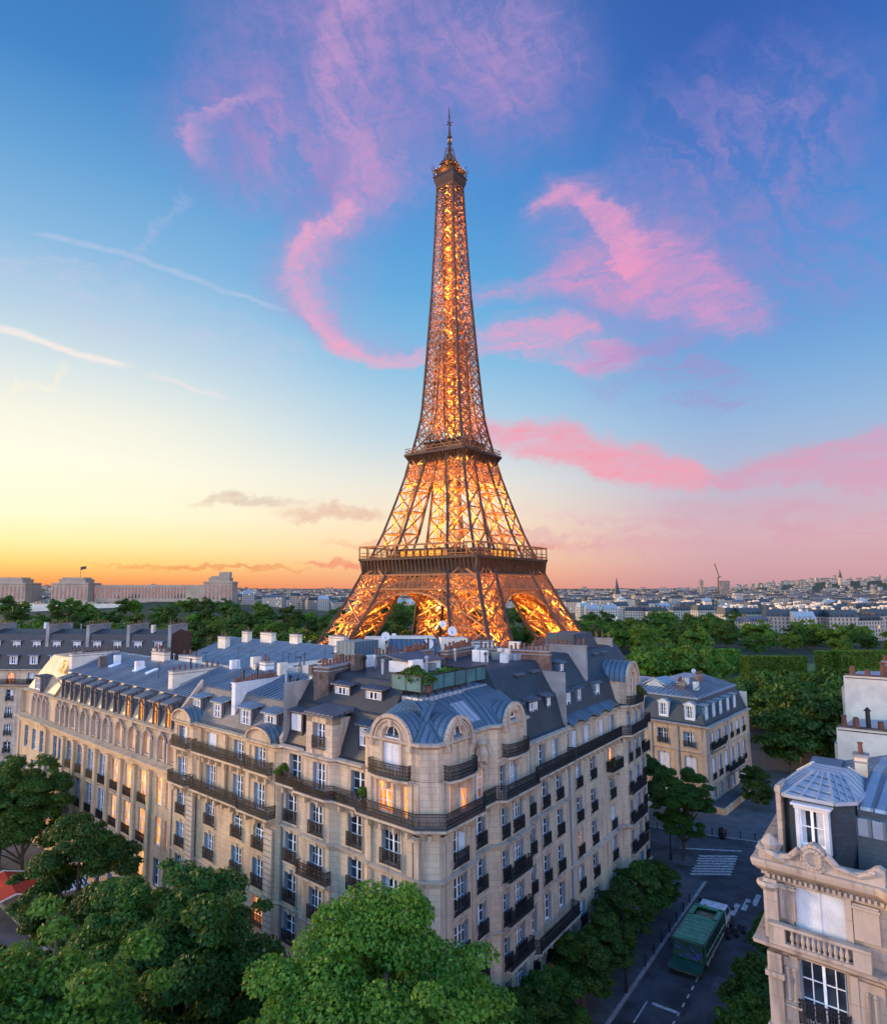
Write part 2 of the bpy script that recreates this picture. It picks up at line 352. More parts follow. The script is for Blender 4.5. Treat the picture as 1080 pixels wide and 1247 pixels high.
M['roadpaint'] = plain('worn white road paint', (.42, .42, .41), .8, var=.6, scale=3.2)
M['patch_dark'] = plain('fresh asphalt patch', (.028, .030, .034), .85, var=.3, scale=1.2); M['patch_pale'] = plain('old asphalt patch', (.072, .076, .082), .9, var=.3, scale=1.2)
M['soil'] = plain('earth and lawn', (.022, .038, .012), .95, var=.4, scale=.05)
M['bark'] = plain('bark', (.07, .055, .04), .95)
M['leaf'] = leaf('plane leaves', (.048, .135, .014), (.105, .225, .026), .42)
M['leaf_dark'] = leaf('dark leaves', (.028, .072, .010), (.058, .122, .015))
M['leaf_park'] = leaf('park leaves', (.050, .122, .012), (.105, .205, .020))
M['leaf_olive'] = leaf('olive leaves', (.040, .062, .016), (.075, .105, .026))
M['lawn'] = plain('mown lawn', (.07, .13, .03), .95, var=.3, scale=.08)
M['tower_iron'] = plain('brown tower iron', (.21, .082, .026), .6, var=.25, scale=.3)
M['tower_dark'] = plain('unlit tower iron', (.032, .017, .011), .65, var=.25, scale=.3)  # unlit copy of the tower iron, silhouette darkness put into its colour

# ------------------------------------------------------------------ mesh helpers
class MB:
    def __init__(s): s.v = []; s.f = []; s.uv = []
    def quad(s, a, b, c, d, uv=None):
        n = len(s.v); s.v += [tuple(a), tuple(b), tuple(c), tuple(d)]; s.f.append((n, n + 1, n + 2, n + 3)); s.uv.append(uv)
    def poly(s, pts, uv=None):
        n = len(s.v); s.v += [tuple(p) for p in pts]; s.f.append(tuple(range(n, n + len(pts)))); s.uv.append(uv)
    def hexa(s, p):
        """eight corners: bottom ring then top ring"""
        for i in ((3, 2, 1, 0), (4, 5, 6, 7), (0, 1, 5, 4), (1, 2, 6, 5), (2, 3, 7, 6), (3, 0, 4, 7)):
            q = [p[j] for j in i]
            a = (Vector(q[1]) - Vector(q[0])).length; h = (Vector(q[3]) - Vector(q[0])).length
            s.quad(*q, uv=[(0, 0), (a, 0), (a, h), (0, h)])
    def box(s, c, sx, sy, sz, rot=0.0):
        """c = centre of the base"""
        ca, sa = math.cos(rot), math.sin(rot); P = []
        for z in (0, sz):
            for x, y in ((-1, -1), (1, -1), (1, 1), (-1, 1)):
                x *= sx / 2; y *= sy / 2
                P.append((c[0] + x * ca - y * sa, c[1] + x * sa + y * ca, c[2] + z))
        s.hexa(P)
    def beam(s, a, b, w, h=None):
        a = Vector(a); b = Vector(b); d = b - a
        if d.length < 1e-6: return
        d.normalize(); h = h or w
        up = Vector((0, 0, 1)) if abs(d.z) < .95 else Vector((1, 0, 0))
        x = d.cross(up).normalized() * (w / 2); y = x.cross(d).normalized() * (h / 2)
        s.hexa([a - x - y, a + x - y, a + x + y, a - x + y, b - x - y, b + x - y, b + x + y, b - x + y])
    def tube(s, pts, rad, n=6, cap=True):
        rings = []
        pts = [Vector(p) for p in pts]
        for i, p in enumerate(pts):
            d = (pts[min(i + 1, len(pts) - 1)] - pts[max(i - 1, 0)]).normalized()
            up = Vector((0, 0, 1)) if abs(d.z) < .9 else Vector((1, 0, 0))
            x = d.cross(up).normalized(); y = x.cross(d)
            r = rad[i] if isinstance(rad, (list, tuple)) else rad
            rings.append([p + (x * math.cos(2 * math.pi * j / n) + y * math.sin(2 * math.pi * j / n)) * r for j in range(n)])
        for a, b in zip(rings, rings[1:]):
            for j in range(n): s.quad(a[j], a[(j + 1) % n], b[(j + 1) % n], b[j])
        if cap: s.poly(rings[0][::-1]); s.poly(rings[-1])
    def lathe(s, c, prof, n=10):
        """prof: (radius, z)"""
        rings = [[(c[0] + r * math.cos(2 * math.pi * j / n), c[1] + r * math.sin(2 * math.pi * j / n), c[2] + z) for j in range(n)] for r, z in prof]
        for a, b in zip(rings, rings[1:]):
            for j in range(n): s.quad(a[j], a[(j + 1) % n], b[(j + 1) % n], b[j])
        s.poly(rings[0][::-1]); s.poly(rings[-1])
    def prism(s, poly, z0, z1):
        b = [(x, y, z0) for x, y in poly]; t = [(x, y, z1) for x, y in poly]; n = len(poly); L = 0
        for i in range(n):
            j = (i + 1) % n; l = math.dist(poly[i], poly[j])
            s.quad(b[i], b[j], t[j], t[i], uv=[(L, z0), (L + l, z0), (L + l, z1), (L, z1)]); L += l
        s.poly(b[::-1], uv=[(p[0], p[1]) for p in b[::-1]]); s.poly(t, uv=[(p[0], p[1]) for p in t])
    def mesh(s, name, m, smooth=False):
        me = bpy.data.meshes.new(name); me.from_pydata(s.v, [], s.f)
        uvl = me.uv_layers.new(name='uv'); data = []
        for f, u in zip(s.f, s.uv):
            if u is None:
                for i in f: data += [s.v[i][0] + s.v[i][1] * .7, s.v[i][2]]
            else:
                for q in u: data += [q[0], q[1]]
        uvl.data.foreach_set('uv', data)
        if smooth: me.polygons.foreach_set('use_smooth', [True] * len(s.f))
        me.materials.append(m); me.update()
        return me
    def build(s, name, m, parent=None, loc=None, smooth=False):
        """mesh object; coordinates are world ones, shifted to sit under the parent's origin"""
        if loc is None: loc = (0, 0, 0)
        me = s.mesh(name, m, smooth)
        o = bpy.data.objects.new(name, me); C.objects.link(o)
        if parent is not None:
            o.parent = parent
            w = parent.location + (parent.parent.location if parent.parent else Vector((0, 0, 0)))
            me.transform(Matrix.Translation(-w))
        return o
def thing(name, label, cat, loc=(0, 0, 0), group=None, kind=None):
    o = bpy.data.objects.new(name, None); C.objects.link(o); o.location = loc; o.empty_display_size = .5
    o['label'] = label; o['category'] = cat
    if group: o['group'] = group
    if kind: o['kind'] = kind
    return o
def tag(o, label, cat, group=None, kind=None):
    o['label'] = label; o['category'] = cat
    if group: o['group'] = group
    if kind: o['kind'] = kind
    return o
def structure(o): o['kind'] = 'structure'; return o
def inst(name, me, parent, loc, rz=0.0, sc=(1, 1, 1)):
    o = bpy.data.objects.new(name, me); C.objects.link(o); o.parent = parent
    o.location = loc; o.rotation_euler = (0, 0, rz); o.scale = sc
    return o
# ------------------------------------------------------------------ facade kit
class Line:
    """a facade line in plan: s runs along d, the outside lies to its left"""
    def __init__(s, pt, d):
        l = math.hypot(*d); s.p = pt; s.d = (d[0] / l, d[1] / l); s.n = (-s.d[1], s.d[0])
    def xy(s, a, o=0.0): return (s.p[0] + s.d[0] * a + s.n[0] * o, s.p[1] + s.d[1] * a + s.n[1] * o)
    def xyz(s, a, o, z): return s.xy(a, o) + (z,)
    def rz(s): return math.atan2(s.d[1], s.d[0])
AV = Line((-1.0, 49.6), (-.72, .694))            # the avenue's building line
ST = Line((8.64, 53.22), (-.6136, -.7896))       # the side street's left line, s counted towards the corner
SR = Line(AV.xy(-25.2), (.6136, .7896))          # the side street's right line
EL = Line((51.4, 110.1), (-.644, .765)); ER = Line((51.4, 110.1), (-.673, -.739))

def offset_path(pts, o, closed=False):
    out = []; n = len(pts)
    for i in range(n):
        p = pts[i]
        a = pts[i - 1] if (i > 0 or closed) else None; b = pts[(i + 1) % n] if (i < n - 1 or closed) else None
        def nn(u, v):
            l = math.dist(u, v) or 1e-9
            return (-(v[1] - u[1]) / l, (v[0] - u[0]) / l)
        if a is None: m = nn(p, b)
        elif b is None: m = nn(a, p)
        else:
            m1 = nn(a, p); m2 = nn(p, b); q = 1 + m1[0] * m2[0] + m1[1] * m2[1]
            q = max(q, .35); m = ((m1[0] + m2[0]) / q, (m1[1] + m2[1]) / q)
        out.append((p[0] + m[0] * o, p[1] + m[1] * o))
    return out
def extrude_profile(pts, prof, mb=None, closed=False, caps=True, cap_prof=None):
    mb = mb or MB()
    rows = [[q + (z,) for q in offset_path(pts, o, closed)] for o, z in prof]
    n = len(pts); V = 0
    for r0, r1, p0, p1 in zip(rows, rows[1:], prof, prof[1:]):
        h = math.dist(p0, p1); L = 0
        for i in range(n if closed else n - 1):
            j = (i + 1) % n; l = math.dist(pts[i], pts[j])
            mb.quad(r0[i], r0[j], r1[j], r1[i], uv=[(L, V), (L + l, V), (L + l, V + h), (L, V + h)]); L += l
        V += h
    if caps and not closed:
        mb.poly([r[0] for r in rows][::-1]); mb.poly([r[-1] for r in rows])
    return mb

class Facade:
    def __init__(s, root, nodes, wall_mat, trim_mat):
        s.root = root; s.nodes = nodes; s.wm = wall_mat; s.tm = trim_mat
        s.pts = [l.xy(a, o) for l, a, o in nodes]; s.op = []; s.k = 1.18
    def seg(s, line, a):
        for i in range(len(s.nodes) - 1):
            n0, n1 = s.nodes[i], s.nodes[i + 1]
            if n0[0] is line and n1[0] is line and n0[1] - 1e-6 <= a <= n1[1] + 1e-6: break
        else: raise ValueError('no wall at %s' % a)
        p0, p1 = s.pts[i], s.pts[i + 1]; t = (a - n0[1]) / (n1[1] - n0[1])
        L = math.dist(p0, p1)
        return i, t * L, (p0[0] + (p1[0] - p0[0]) * t, p0[1] + (p1[1] - p0[1]) * t), math.atan2(p1[1] - p0[1], p1[0] - p0[0])
    def sub(s, a, b):
        """the plan path between two (line, s) stations"""
        ia, _, pa, _ = s.seg(*a); ib, _, pb, _ = s.seg(*b)
        pts = [pa] + s.pts[ia + 1: ib + 1] + [pb]
        return [p for i, p in enumerate(pts) if i == 0 or math.dist(p, pts[i - 1]) > .02]
    def wall(s, z0, z1, name='wall'):
        mb = MB(); D = .34; L0 = 0
        for i in range(len(s.pts) - 1):
            p0, p1 = s.pts[i], s.pts[i + 1]; L = math.dist(p0, p1); dx, dy = (p1[0] - p0[0]) / L, (p1[1] - p0[1]) / L
            P = lambda x, z, o=0.0: (p0[0] + dx * x - dy * o, p0[1] + dy * x + dx * o, z)
            ops = [q for q in s.op if q[0] == i]
            xs = sorted({0.0, L} | {round(q[1] - q[3] / 2, 4) for q in ops} | {round(q[1] + q[3] / 2, 4) for q in ops})
            for xa, xb in zip(xs, xs[1:]):
                if xb - xa < 1e-4: continue
                xm = (xa + xb) / 2; z = z0
                for q in sorted([q for q in ops if abs(q[1] - xm) < q[3] / 2], key=lambda q: q[2]):
                    if q[2] > z: mb.quad(P(xa, z), P(xb, z), P(xb, q[2]), P(xa, q[2]), uv=[(L0 + xa, z), (L0 + xb, z), (L0 + xb, q[2]), (L0 + xa, q[2])])
                    z = q[2] + q[4]
                mb.quad(P(xa, z), P(xb, z), P(xb, z1), P(xa, z1), uv=[(L0 + xa, z), (L0 + xb, z), (L0 + xb, z1), (L0 + xa, z1)])
            for _, x, zs, w, h, arch in ops:
                a, b, t = x - w / 2, x + w / 2, zs + h
                mb.quad(P(a, zs), P(a, zs, -D), P(a, t, -D), P(a, t), uv=[(0, zs), (D, zs), (D, t), (0, t)])
                mb.quad(P(b, zs), P(b, t), P(b, t, -D), P(b, zs, -D), uv=[(0, zs), (0, t), (D, t), (D, zs)])
                mb.quad(P(a, t), P(a, t, -D), P(b, t, -D), P(b, t)); mb.quad(P(a, zs), P(b, zs), P(b, zs, -D), P(a, zs, -D))
                if arch:
                    r = w / 2; N = 6; zc = t - r
                    for sg in (-1, 1):
                        arc = [(x + sg * r * math.cos(math.pi / 2 * j / N), zc + r * math.sin(math.pi / 2 * j / N)) for j in range(N + 1)]
                        mb.poly([P(x + sg * r, t, -.002)] + [P(u, v, -.002) for u, v in arc], uv=[(x + sg * r, t)] + arc)
                        for (u, v), (u2, v2) in zip(arc, arc[1:]): mb.quad(P(u, v), P(u2, v2), P(u2, v2, -D), P(u, v, -D))
            L0 += L
        return mb.build(name, s.wm, s.root)
    def window(s, line, a, z, w=1.2, h=2.1, style='dark', guard=True, arch=False, surround=True, gmat=None, hood=False):
        if s.k != 1 and w < 1.6: w, h = w * s.k, h * 1.05
        i, x, p, rz = s.seg(line, a)
        s.op.append((i, x, z, w, h, arch))
        return make_window(s.root, p + (z,), rz, w, h, style, guard, arch, s.tm if surround else None, hood)
    def rows(s, line, stations, zs, w=1.2, h=2.1, styles=None, guard=True, **kw):
        for z in zs:
            for a in stations:
                s.window(line, a, z, w, h, styles or pick_style(), guard, **kw)
    def cornice(s, prof, name='cornice', m=None, a=None, b=None):
        pts = s.pts if a is None else s.sub(a, b)
        return extrude_profile(pts, prof).build(name, m or s.tm, s.root)
    def balcony(s, a, b, z, depth=.75, h=1.0, consoles=True, flowers=False):
        pts = s.sub(a, b)
        return make_balcony(s.root, pts, z, depth, h, s.tm, consoles)
def pick_style():
    return random.choices(['dark', 'curtain', 'shutter', 'half', 'blind'], [5, 4, 1.6, 2, 1.2])[0]
CACHE = {}
def cached(key, fn):
    if key not in CACHE: CACHE[key] = fn()
    return CACHE[key]
def arch_pts(w, h, n=8):
    """outline of an arched opening, left foot to right foot"""
    r = w / 2
    return [(-r, 0)] + [(-r * math.cos(math.pi * j / n), h - r + r * math.sin(math.pi * j / n)) for j in range(n + 1)] + [(r, 0)]
def sash_mesh(w, h, arch):
    mb = MB(); y = -.27; t = .065; d = .05
    bx = lambda x, z, sx, sz: mb.box((x, y, z), sx, d, sz)
    hs = h - w / 2 if arch else h
    bx(-w / 2 + t / 2, 0, t, hs); bx(w / 2 - t / 2, 0, t, hs); bx(0, 0, w - 2 * t, .1)
    if arch:
        pts = arch_pts(w, h)[1:-1]
        for (a, b), (c, e) in zip(pts, pts[1:]): mb.beam((a * .96, y, b), (c * .96, y, e), d, t)
        bx(0, hs - .05, w - 2 * t, .08); bx(0, hs + .03, .05, w / 2 - .08)
        top = hs - .05
    else:
        bx(0, h - t, w - 2 * t, t); top = h - t
    bx(0, .1, .11, top - .1)
    for sg in (-1, 1):
        for f in ((.34, .68) if h > 1.6 else (.5,)):
            bx(sg * w / 4 + sg * .01, .1 + (top - .1) * f, w / 2 - t - .06, .035)
        if w > 1.5: bx(sg * w / 4, .1, .035, top - .12)
    return mb.mesh('window', M['paint_white'])
def pane_mesh(w, h, arch, m):
    mb = MB(); y = -.31
    if arch: mb.poly([(a, y, b) for a, b in arch_pts(w, h)][::-1])
    else: mb.quad((w / 2, y, 0), (-w / 2, y, 0), (-w / 2, y, h), (w / 2, y, h))
    return mb.mesh('pane', m)
def surround_mesh(w, h, arch, m, hood):
    mb = MB(); t = .16; pr = .05
    hs = h - w / 2 if arch else h
    for sg in (-1, 1): mb.box((sg * (w / 2 + t / 2), pr / 2 - .002, 0), t, pr, hs)
    if arch:
        pts = arch_pts(w + t, h + t / 2)[1:-1]
        for (a, b), (c, e) in zip(pts, pts[1:]): mb.beam((a, pr / 2, b), (c, pr / 2, e), pr, t)
    else:
        mb.box((0, pr / 2 - .002, h), w + 2 * t, pr, .2)
    mb.box((0, .07, h - .02 if not arch else h - .05), .26, .14, .32)
    mb.box((0, .07, -.14), w + 2 * t + .1, .16, .14)
    if hood: mb.box((0, .16, h + .22), w + .7, .34, .13); mb.box((0, .1, h + .2), w + .5, .2, .05)
    return mb.mesh('surround', m)
def shutter_mesh(w, h, full):
    """louvred leaves: folded into the reveal on the left, or closed over the opening"""
    mb = MB(); n = int(h / .09)
    def leafp(x0, x1, y):
        mb.box(((x0 + x1) / 2, y, .03), x1 - x0, .03, h - .06)
        for j in range(n): mb.box(((x0 + x1) / 2, y + .02, .08 + j * .09), (x1 - x0) - .1, .03, .03)
    if full == 2:
        leafp(-w / 2 + .02, w / 2 - .02, -.12); mb.box((0, -.12, .02), .07, .09, h - .04)
    elif full == 1: leafp(-w / 2 + .02, -.02, -.14)
    else: mb.box((-(w / 2 - .05), -.14, .03), .05, .24, h - .06)
    return mb.mesh('shutter', M['shutter' if full else 'shutter_blue'])
def curtain_mesh(w, h, kind):
    mb = MB(); y = -.302
    if kind == 'blind':
        zb = h * .45; mb.quad((-w / 2, y, zb), (w / 2, y, zb), (w / 2, y, h - .03), (-w / 2, y, h - .03))
    else:
        for a, b in ((-w / 2, -w * .16), (w * .26, w / 2)):
            n = 5
            for j in range(n):
                u0 = a + (b - a) * j / n; u1 = a + (b - a) * (j + 1) / n
                mb.quad((u0, y - .006 * (j % 2), 0), (u1, y - .006 * ((j + 1) % 2), 0), (u1, y - .006 * ((j + 1) % 2), h - .05), (u0, y - .006 * (j % 2), h - .05))
    return mb.mesh('curtain', M['curtain'])
def guard_mesh(w):
    mb = MB(); y = .17; hgt = .95
    mb.box((0, y, hgt), w + .16, .05, .05); mb.box((0, y, .06), w + .16, .035, .035); mb.box((0, y, hgt - .17), w + .16, .03, .03)
    n = max(4, int(w / .1))
    for j in range(n + 1): mb.box((-w / 2 + w * j / n, y, .06), .034, .03, hgt - .06)
    for j in range(n // 2):
        x = -w / 2 + w * (2 * j + 1) / n
        mb.beam((x - w / n, y, .2), (x + w / n, y, .55), .022); mb.beam((x + w / n, y, .2), (x - w / n, y, .55), .022)
    for sg in (-1, 1):
        mb.box((sg * (w / 2 + .06), y / 2, hgt), .035, y, .045); mb.box((sg * (w / 2 + .06), y / 2, .06), .03, y, .035); mb.box((sg * (w / 2 + .06), y, 0), .04, .04, hgt)
    return mb.mesh('railing', M['iron'])
def make_window(root, p, rz, w, h, style, guard, arch, trim, hood=False):
    w = round(w, 2); h = round(h, 2)
    W = inst('window', cached(('sash', w, h, arch), lambda: sash_mesh(w, h, arch)), root, Vector(p) - root.location, rz)
    g = M['glass']
    if style.startswith('lit'): g = M[style]
    inst('pane', cached(('pane', w, h, arch, g.name), lambda: pane_mesh(w, h, arch, g)), W, (0, 0, 0))
    if trim is not None: inst('surround', cached(('sur', w, h, arch, trim.name, hood), lambda: surround_mesh(w, h, arch, trim, hood)), W, (0, 0, 0))
    hh = h - (w / 2 if arch else 0)
    if style in ('shutter', 'half'): inst('shutter', cached(('sh', w, hh, style), lambda: shutter_mesh(w, hh, 2 if style == 'shutter' else 1)), W, (0, 0, 0))
    if not arch and not style.startswith('lit') and style != 'shutter':
        for sg in ((-1,) if style == 'half' else (1, -1)): inst('shutter', cached(('sh', w, hh, 0), lambda: shutter_mesh(w, hh, 0)), W, (0, 0, 0), 0, (sg, 1, 1))
    if style in ('curtain', 'blind'): inst('curtain', cached(('cu', w, hh, style), lambda: curtain_mesh(w, hh, style)), W, (0, 0, 0))
    if guard: inst('railing', cached(('gd', w), lambda: guard_mesh(w)), W, (0, 0, 0))
    return W
def make_balcony(root, pts, z, depth, h, trim, consoles=True):
    sl = extrude_profile(pts, [(0.0, z - .42), (depth * .45, z - .36), (depth * .6, z - .2), (depth, z - .16), (depth, z), (0.0, z)])
    if consoles:
        for a, b in zip(pts, pts[1:]):
            L = math.dist(a, b)
            if L < 1: continue
            n = max(1, int(L / 1.15)); dx, dy = (b[0] - a[0]) / L, (b[1] - a[1]) / L
            for j in range(n):
                x = L * (j + .5) / n; q = (a[0] + dx * x - dy * depth * .36, a[1] + dy * x + dx * depth * .36)
                sl.box(q + (z - .78,), .2, depth * .7, .4, math.atan2(dy, dx))
    B = sl.build('balcony', trim, root)
    mb = MB(); o = depth - .07
    off = offset_path(pts, o)
    path = [offset_path(pts, .02)[0]] + off + [offset_path(pts, .02)[-1]]
    for a, b in zip(path, path[1:]):
        L = math.dist(a, b)
        if L < .02: continue
        A = Vector(a + (z,)); Bv = Vector(b + (z,)); up = Vector((0, 0, 1))
        for zz, t in ((h, .055), (h - .16, .03), (.1, .035)): mb.beam(A + up * zz, Bv + up * zz, t)
        n = max(1, round(L / .12)); pos_ = [A.lerp(Bv, j / n) for j in range(n + 1)]
        rz = math.atan2(b[1] - a[1], b[0] - a[0])
        for j, q in enumerate(pos_[:-1]):
            mb.box((q.x, q.y, z), .036, .03, h, rz)
            if j % 2 == 0 and j + 2 <= n:
                q2 = pos_[j + 2]
                mb.beam(q + up * .2, q2 + up * .62, .022); mb.beam(q + up * .62, q2 + up * .2, .022)
    mb.build('railing', M['iron'], B)
    return B

def dormer_meshes(w, h, depth, bodymat, roofmat, kind, front=None):
    mb = MB(); t = .14
    # cheeks and front frame round the window opening (w x h), origin at the foot of the front
    if kind != 'bare':
        for sg in (-1, 1): mb.hexa([(sg * (w / 2 + t / 2) - t / 2, -depth, -.3), (sg * (w / 2 + t / 2) + t / 2, -depth, -.3), (sg * (w / 2 + t / 2) + t / 2, 0, -.3), (sg * (w / 2 + t / 2) - t / 2, 0, -.3)] +
                                   [(sg * (w / 2 + t / 2) - t / 2, -depth, h), (sg * (w / 2 + t / 2) + t / 2, -depth, h), (sg * (w / 2 + t / 2) + t / 2, 0, h), (sg * (w / 2 + t / 2) - t / 2, 0, h)])
        mb.box((0, -.12, -.3), w, .24, .3); mb.box((0, -depth / 2, h), w + 2 * t, depth, .12)
    r = MB(); ov = .16; W = w / 2 + t + ov
    if kind == 'pediment':
        f = .12
        mb.box((0, -.1, h + .12), w + 2 * t + .3, .5, .12)
        r.hexa([(-W, .18, h + .24), (0, .18, h + .75), (0, -depth, h + .75), (-W, -depth, h + .24), (-W, .18, h + .33), (0, .18, h + .86), (0, -depth, h + .86), (-W, -depth, h + .33)])
        r.hexa([(W, .18, h + .24), (0, .18, h + .75), (0, -depth, h + .75), (W, -depth, h + .24), (W, .18, h + .33), (0, .18, h + .86), (0, -depth, h + .86), (W, -depth, h + .33)])
        mb.poly([(-W + .1, .1, h + .24), (W - .1, .1, h + .24), (0, .1, h + .74)])
    else:
        rise = .5 if kind == 'shed' else .15
        n = 1
        zf = h + .12
        r.hexa([(-W, .22, zf), (W, .22, zf), (W, -depth - .3, zf + rise), (-W, -depth - .3, zf + rise), (-W, .22, zf + .1), (W, .22, zf + .1), (W, -depth - .3, zf + rise + .1), (-W, -depth - .3, zf + rise + .1)])
        k = int(2 * W / .42)
        for j in range(k + 1):
            x = -W + .03 + (2 * W - .06) * j / k; r.beam((x, .22, zf + .12), (x, -depth - .3, zf + rise + .12), .045, .07)
    return mb.mesh('dormer', bodymat), r.mesh('dormer_roof', roofmat)
def dormer(root, p, rz, w=1.1, h=1.5, depth=1.8, body='slate', roof='zinc', kind='shed', style='dark'):
    w = round(w, 2); h = round(h, 2)
    b, r = cached(('dm', w, h, depth, body, roof, kind), lambda: dormer_meshes(w, h, depth, M[body], M[roof], kind))
    D = inst('dormer', b, root, Vector(p) - root.location, rz)
    inst('dormer_roof', r, D, (0, 0, 0))
    inst('sash', cached(('sash', w, h, False), lambda: sash_mesh(w, h, False)), D, (0, .2, 0))
    g = M[style] if style.startswith('lit') else M['glass']
    inst('pane', cached(('pane', w, h, False, g.name), lambda: pane_mesh(w, h, False, g)), D, (0, .2, 0))
    if style in ('curtain', 'blind'): inst('curtain', cached(('cu', w, h, style), lambda: curtain_mesh(w, h, style)), D, (0, .2, 0))
    if style == 'shutter': inst('shutter', cached(('sh', w, h, 'shutter'), lambda: shutter_mesh(w, h, 2)), D, (0, .14, 0))
    return D
def pot_mesh(k):
    mb = MB()
    if k == 0: mb.lathe((0, 0, 0), [(.13, 0), (.15, .06), (.12, .1), (.10, .5), (.135, .54), (.135, .6), (.09, .62)], 8)
    elif k == 1: mb.lathe((0, 0, 0), [(.14, 0), (.12, .3), (.13, .34), (.08, .38)], 8)
    else: mb.lathe((0, 0, 0), [(.10, 0), (.09, .8), (.16, .82), (.02, 1.0)], 8)
    return mb.mesh('chimney_pot', M['pot'] if k < 2 else M['iron'])
def chimney(root, a, b, thick, z0, z1, m='brick', pots=8, name='chimney', slope=0.0, cap='plaster_grey', ps=1.0):
    """a wall-like stack from plan point a to b, its crown with a row of pots"""
    L = math.dist(a, b); rz = math.atan2(b[1] - a[1], b[0] - a[0]); c = ((a[0] + b[0]) / 2, (a[1] + b[1]) / 2)
    mb = MB(); mb.box(c + (z0,), L, thick, z1 - z0, rz)
    S = mb.build(name, M[m], root)
    cp = MB(); cp.box(c + (z1,), L + .16, thick + .16, .12, rz); cp.box(c + (z1 - .3,), L + .08, thick + .08, .1, rz)
    cp.build('cap', M[cap], S)
    w = S.parent.location
    for j in range(pots):
        t = (j + .5) / pots; kk = random.choices([0, 1, 2], [6, 2, .6])[0]
        inst('chimney_pot', cached(('pot', kk), lambda: pot_mesh(kk)), S, Vector((a[0] + (b[0] - a[0]) * t, a[1] + (b[1] - a[1]) * t, z1 + .11)) - w, random.random() * 6, (ps, ps, ps * random.uniform(.75, 1.2)))
    return S
def arched_dormer(root, p, rz, W, Hs, w, h, depth, wall, trim, roof, style='dark', sill=0.35):
    """a stone-fronted attic window under a round gable with a curved metal roof behind"""
    n = 14; r = W / 2; mb = MB()
    outer = [(-r, 0)] + [(-r * math.cos(math.pi * j / n), Hs + r * math.sin(math.pi * j / n)) for j in range(n + 1)] + [(r, 0)]
    ri = w / 2
    inner = [(-ri, sill)] + [(-ri * math.cos(math.pi * j / n), sill + h - ri + ri * math.sin(math.pi * j / n)) for j in range(n + 1)] + [(ri, sill)]
    for (a, b), (c, d), (a2, b2), (c2, d2) in zip(outer, outer[1:], inner, inner[1:]):
        mb.quad((a, 0, b), (a2, 0, b2), (c2, 0, d2), (c, 0, d), uv=[(a, b), (a2, b2), (c2, d2), (c, d)])
        mb.quad((a2, 0, b2), (a2, -.36, b2), (c2, -.36, d2), (c2, 0, d2))
    mb.quad((-r, 0, 0), (r, 0, 0), (ri, 0, sill), (-ri, 0, sill)); mb.quad((-ri, 0, sill), (ri, 0, sill), (ri, -.36, sill), (-ri, -.36, sill))
    for sg in (-1, 1): mb.quad((sg * r, 0, 0), (sg * r, -depth * .6, 0), (sg * r, -depth * .6, Hs), (sg * r, 0, Hs))
    D = inst('arched_dormer', mb.mesh('arched_dormer', M[wall]), root, Vector(p) - root.location, rz)
    t = MB(); arc = outer[1:-1]
    for rr, th, y in ((1.0, .26, .14), (.84, .12, .07)):
        q = [(a * rr, Hs + (b - Hs) * rr) for a, b in arc]
        for (a, b), (c, d) in zip(q, q[1:]): t.beam((a, y / 2, b), (c, y / 2, d), y + .1, th)
    for sg in (-1, 1):
        t.box((sg * (r - .08), .1, Hs - .35), .34, .3, .38); t.box((sg * (ri + .16), .05, sill), .2, .1, h - ri)
    ia = [(a * 1.2, sill + h - ri + (b - sill - h + ri) * 1.2) for a, b in inner[1:-1]]
    for (a, b), (c, d) in zip(ia, ia[1:]): t.beam((a, .05, b), (c, .05, d), .1, .16)
    t.box((0, .1, sill + h - .05), .34, .24, .5)
    inst('archivolt', t.mesh('archivolt', M[trim]), D, (0, 0, 0))
    rf = MB(); L = 0
    for (a, b), (c, d) in zip(outer[1:-1], outer[2:-1]):
        l = math.dist((a, b), (c, d)); e = 1.06
        A = (a * e, Hs + (b - Hs) * e); Cc = (c * e, Hs + (d - Hs) * e)
        rf.quad((A[0], .02, A[1]), (Cc[0], .02, Cc[1]), (Cc[0], -depth, Cc[1]), (A[0], -depth, A[1]), uv=[(0, L), (0, L + l), (depth, L + l), (depth, L)]); L += l
    inst('vault', rf.mesh('vault', M[roof], True), D, (0, 0, 0))
    inst('sash', cached(('sash', w, h, True), lambda: sash_mesh(w, h, True)), D, (0, 0, sill))
    g = M[style] if style.startswith('lit') else M['glass']
    inst('pane', cached(('pane', w, h, True, g.name), lambda: pane_mesh(w, h, True, g)), D, (0, 0, sill))
    if style == 'shutter': inst('shutter', cached(('sh', w, h - ri, 'shutter'), lambda: shutter_mesh(w, round(h - ri, 2), 2)), D, (0, .05, sill))
    return D
def roof(root, pts, prof, m, name='roof'):
    return extrude_profile(pts, prof).build(name, M[m] if isinstance(m, str) else m, root)
def seams(root, line, s0, s1, prof, step=.62, m='zinc_pale', w=.05):
    mb = MB(); n = int((s1 - s0) / step)
    for j in range(n + 1):
        a = s0 + (s1 - s0) * j / n
        for (o, z), (o2, z2) in zip(prof, prof[1:]): mb.beam(line.xyz(a, o, z + .02), line.xyz(a, o2, z2 + .02), w, .07)
    return mb.build('roof_seam', M[m], root)
def back_walls(root, front, depth_pts, z0, z1, m):
    """plain party and rear walls closing the body behind the front"""
    p = [front[-1]] + depth_pts + [front[0]]; mb = MB()
    for a, b in zip(p, p[1:]):
        L = math.dist(a, b); mb.quad(a + (z0,), b + (z0,), b + (z1,), a + (z1,), uv=[(0, z0), (L, z0), (L, z1), (0, z1)])
    return mb.build('rear_wall', m, root)
CORN = lambda z, o=.55: [(0, z - .55), (.1, z - .5), (.12, z - .3), (o * .5, z - .22), (o, z - .1), (o, z + .03), (0, z + .1)]
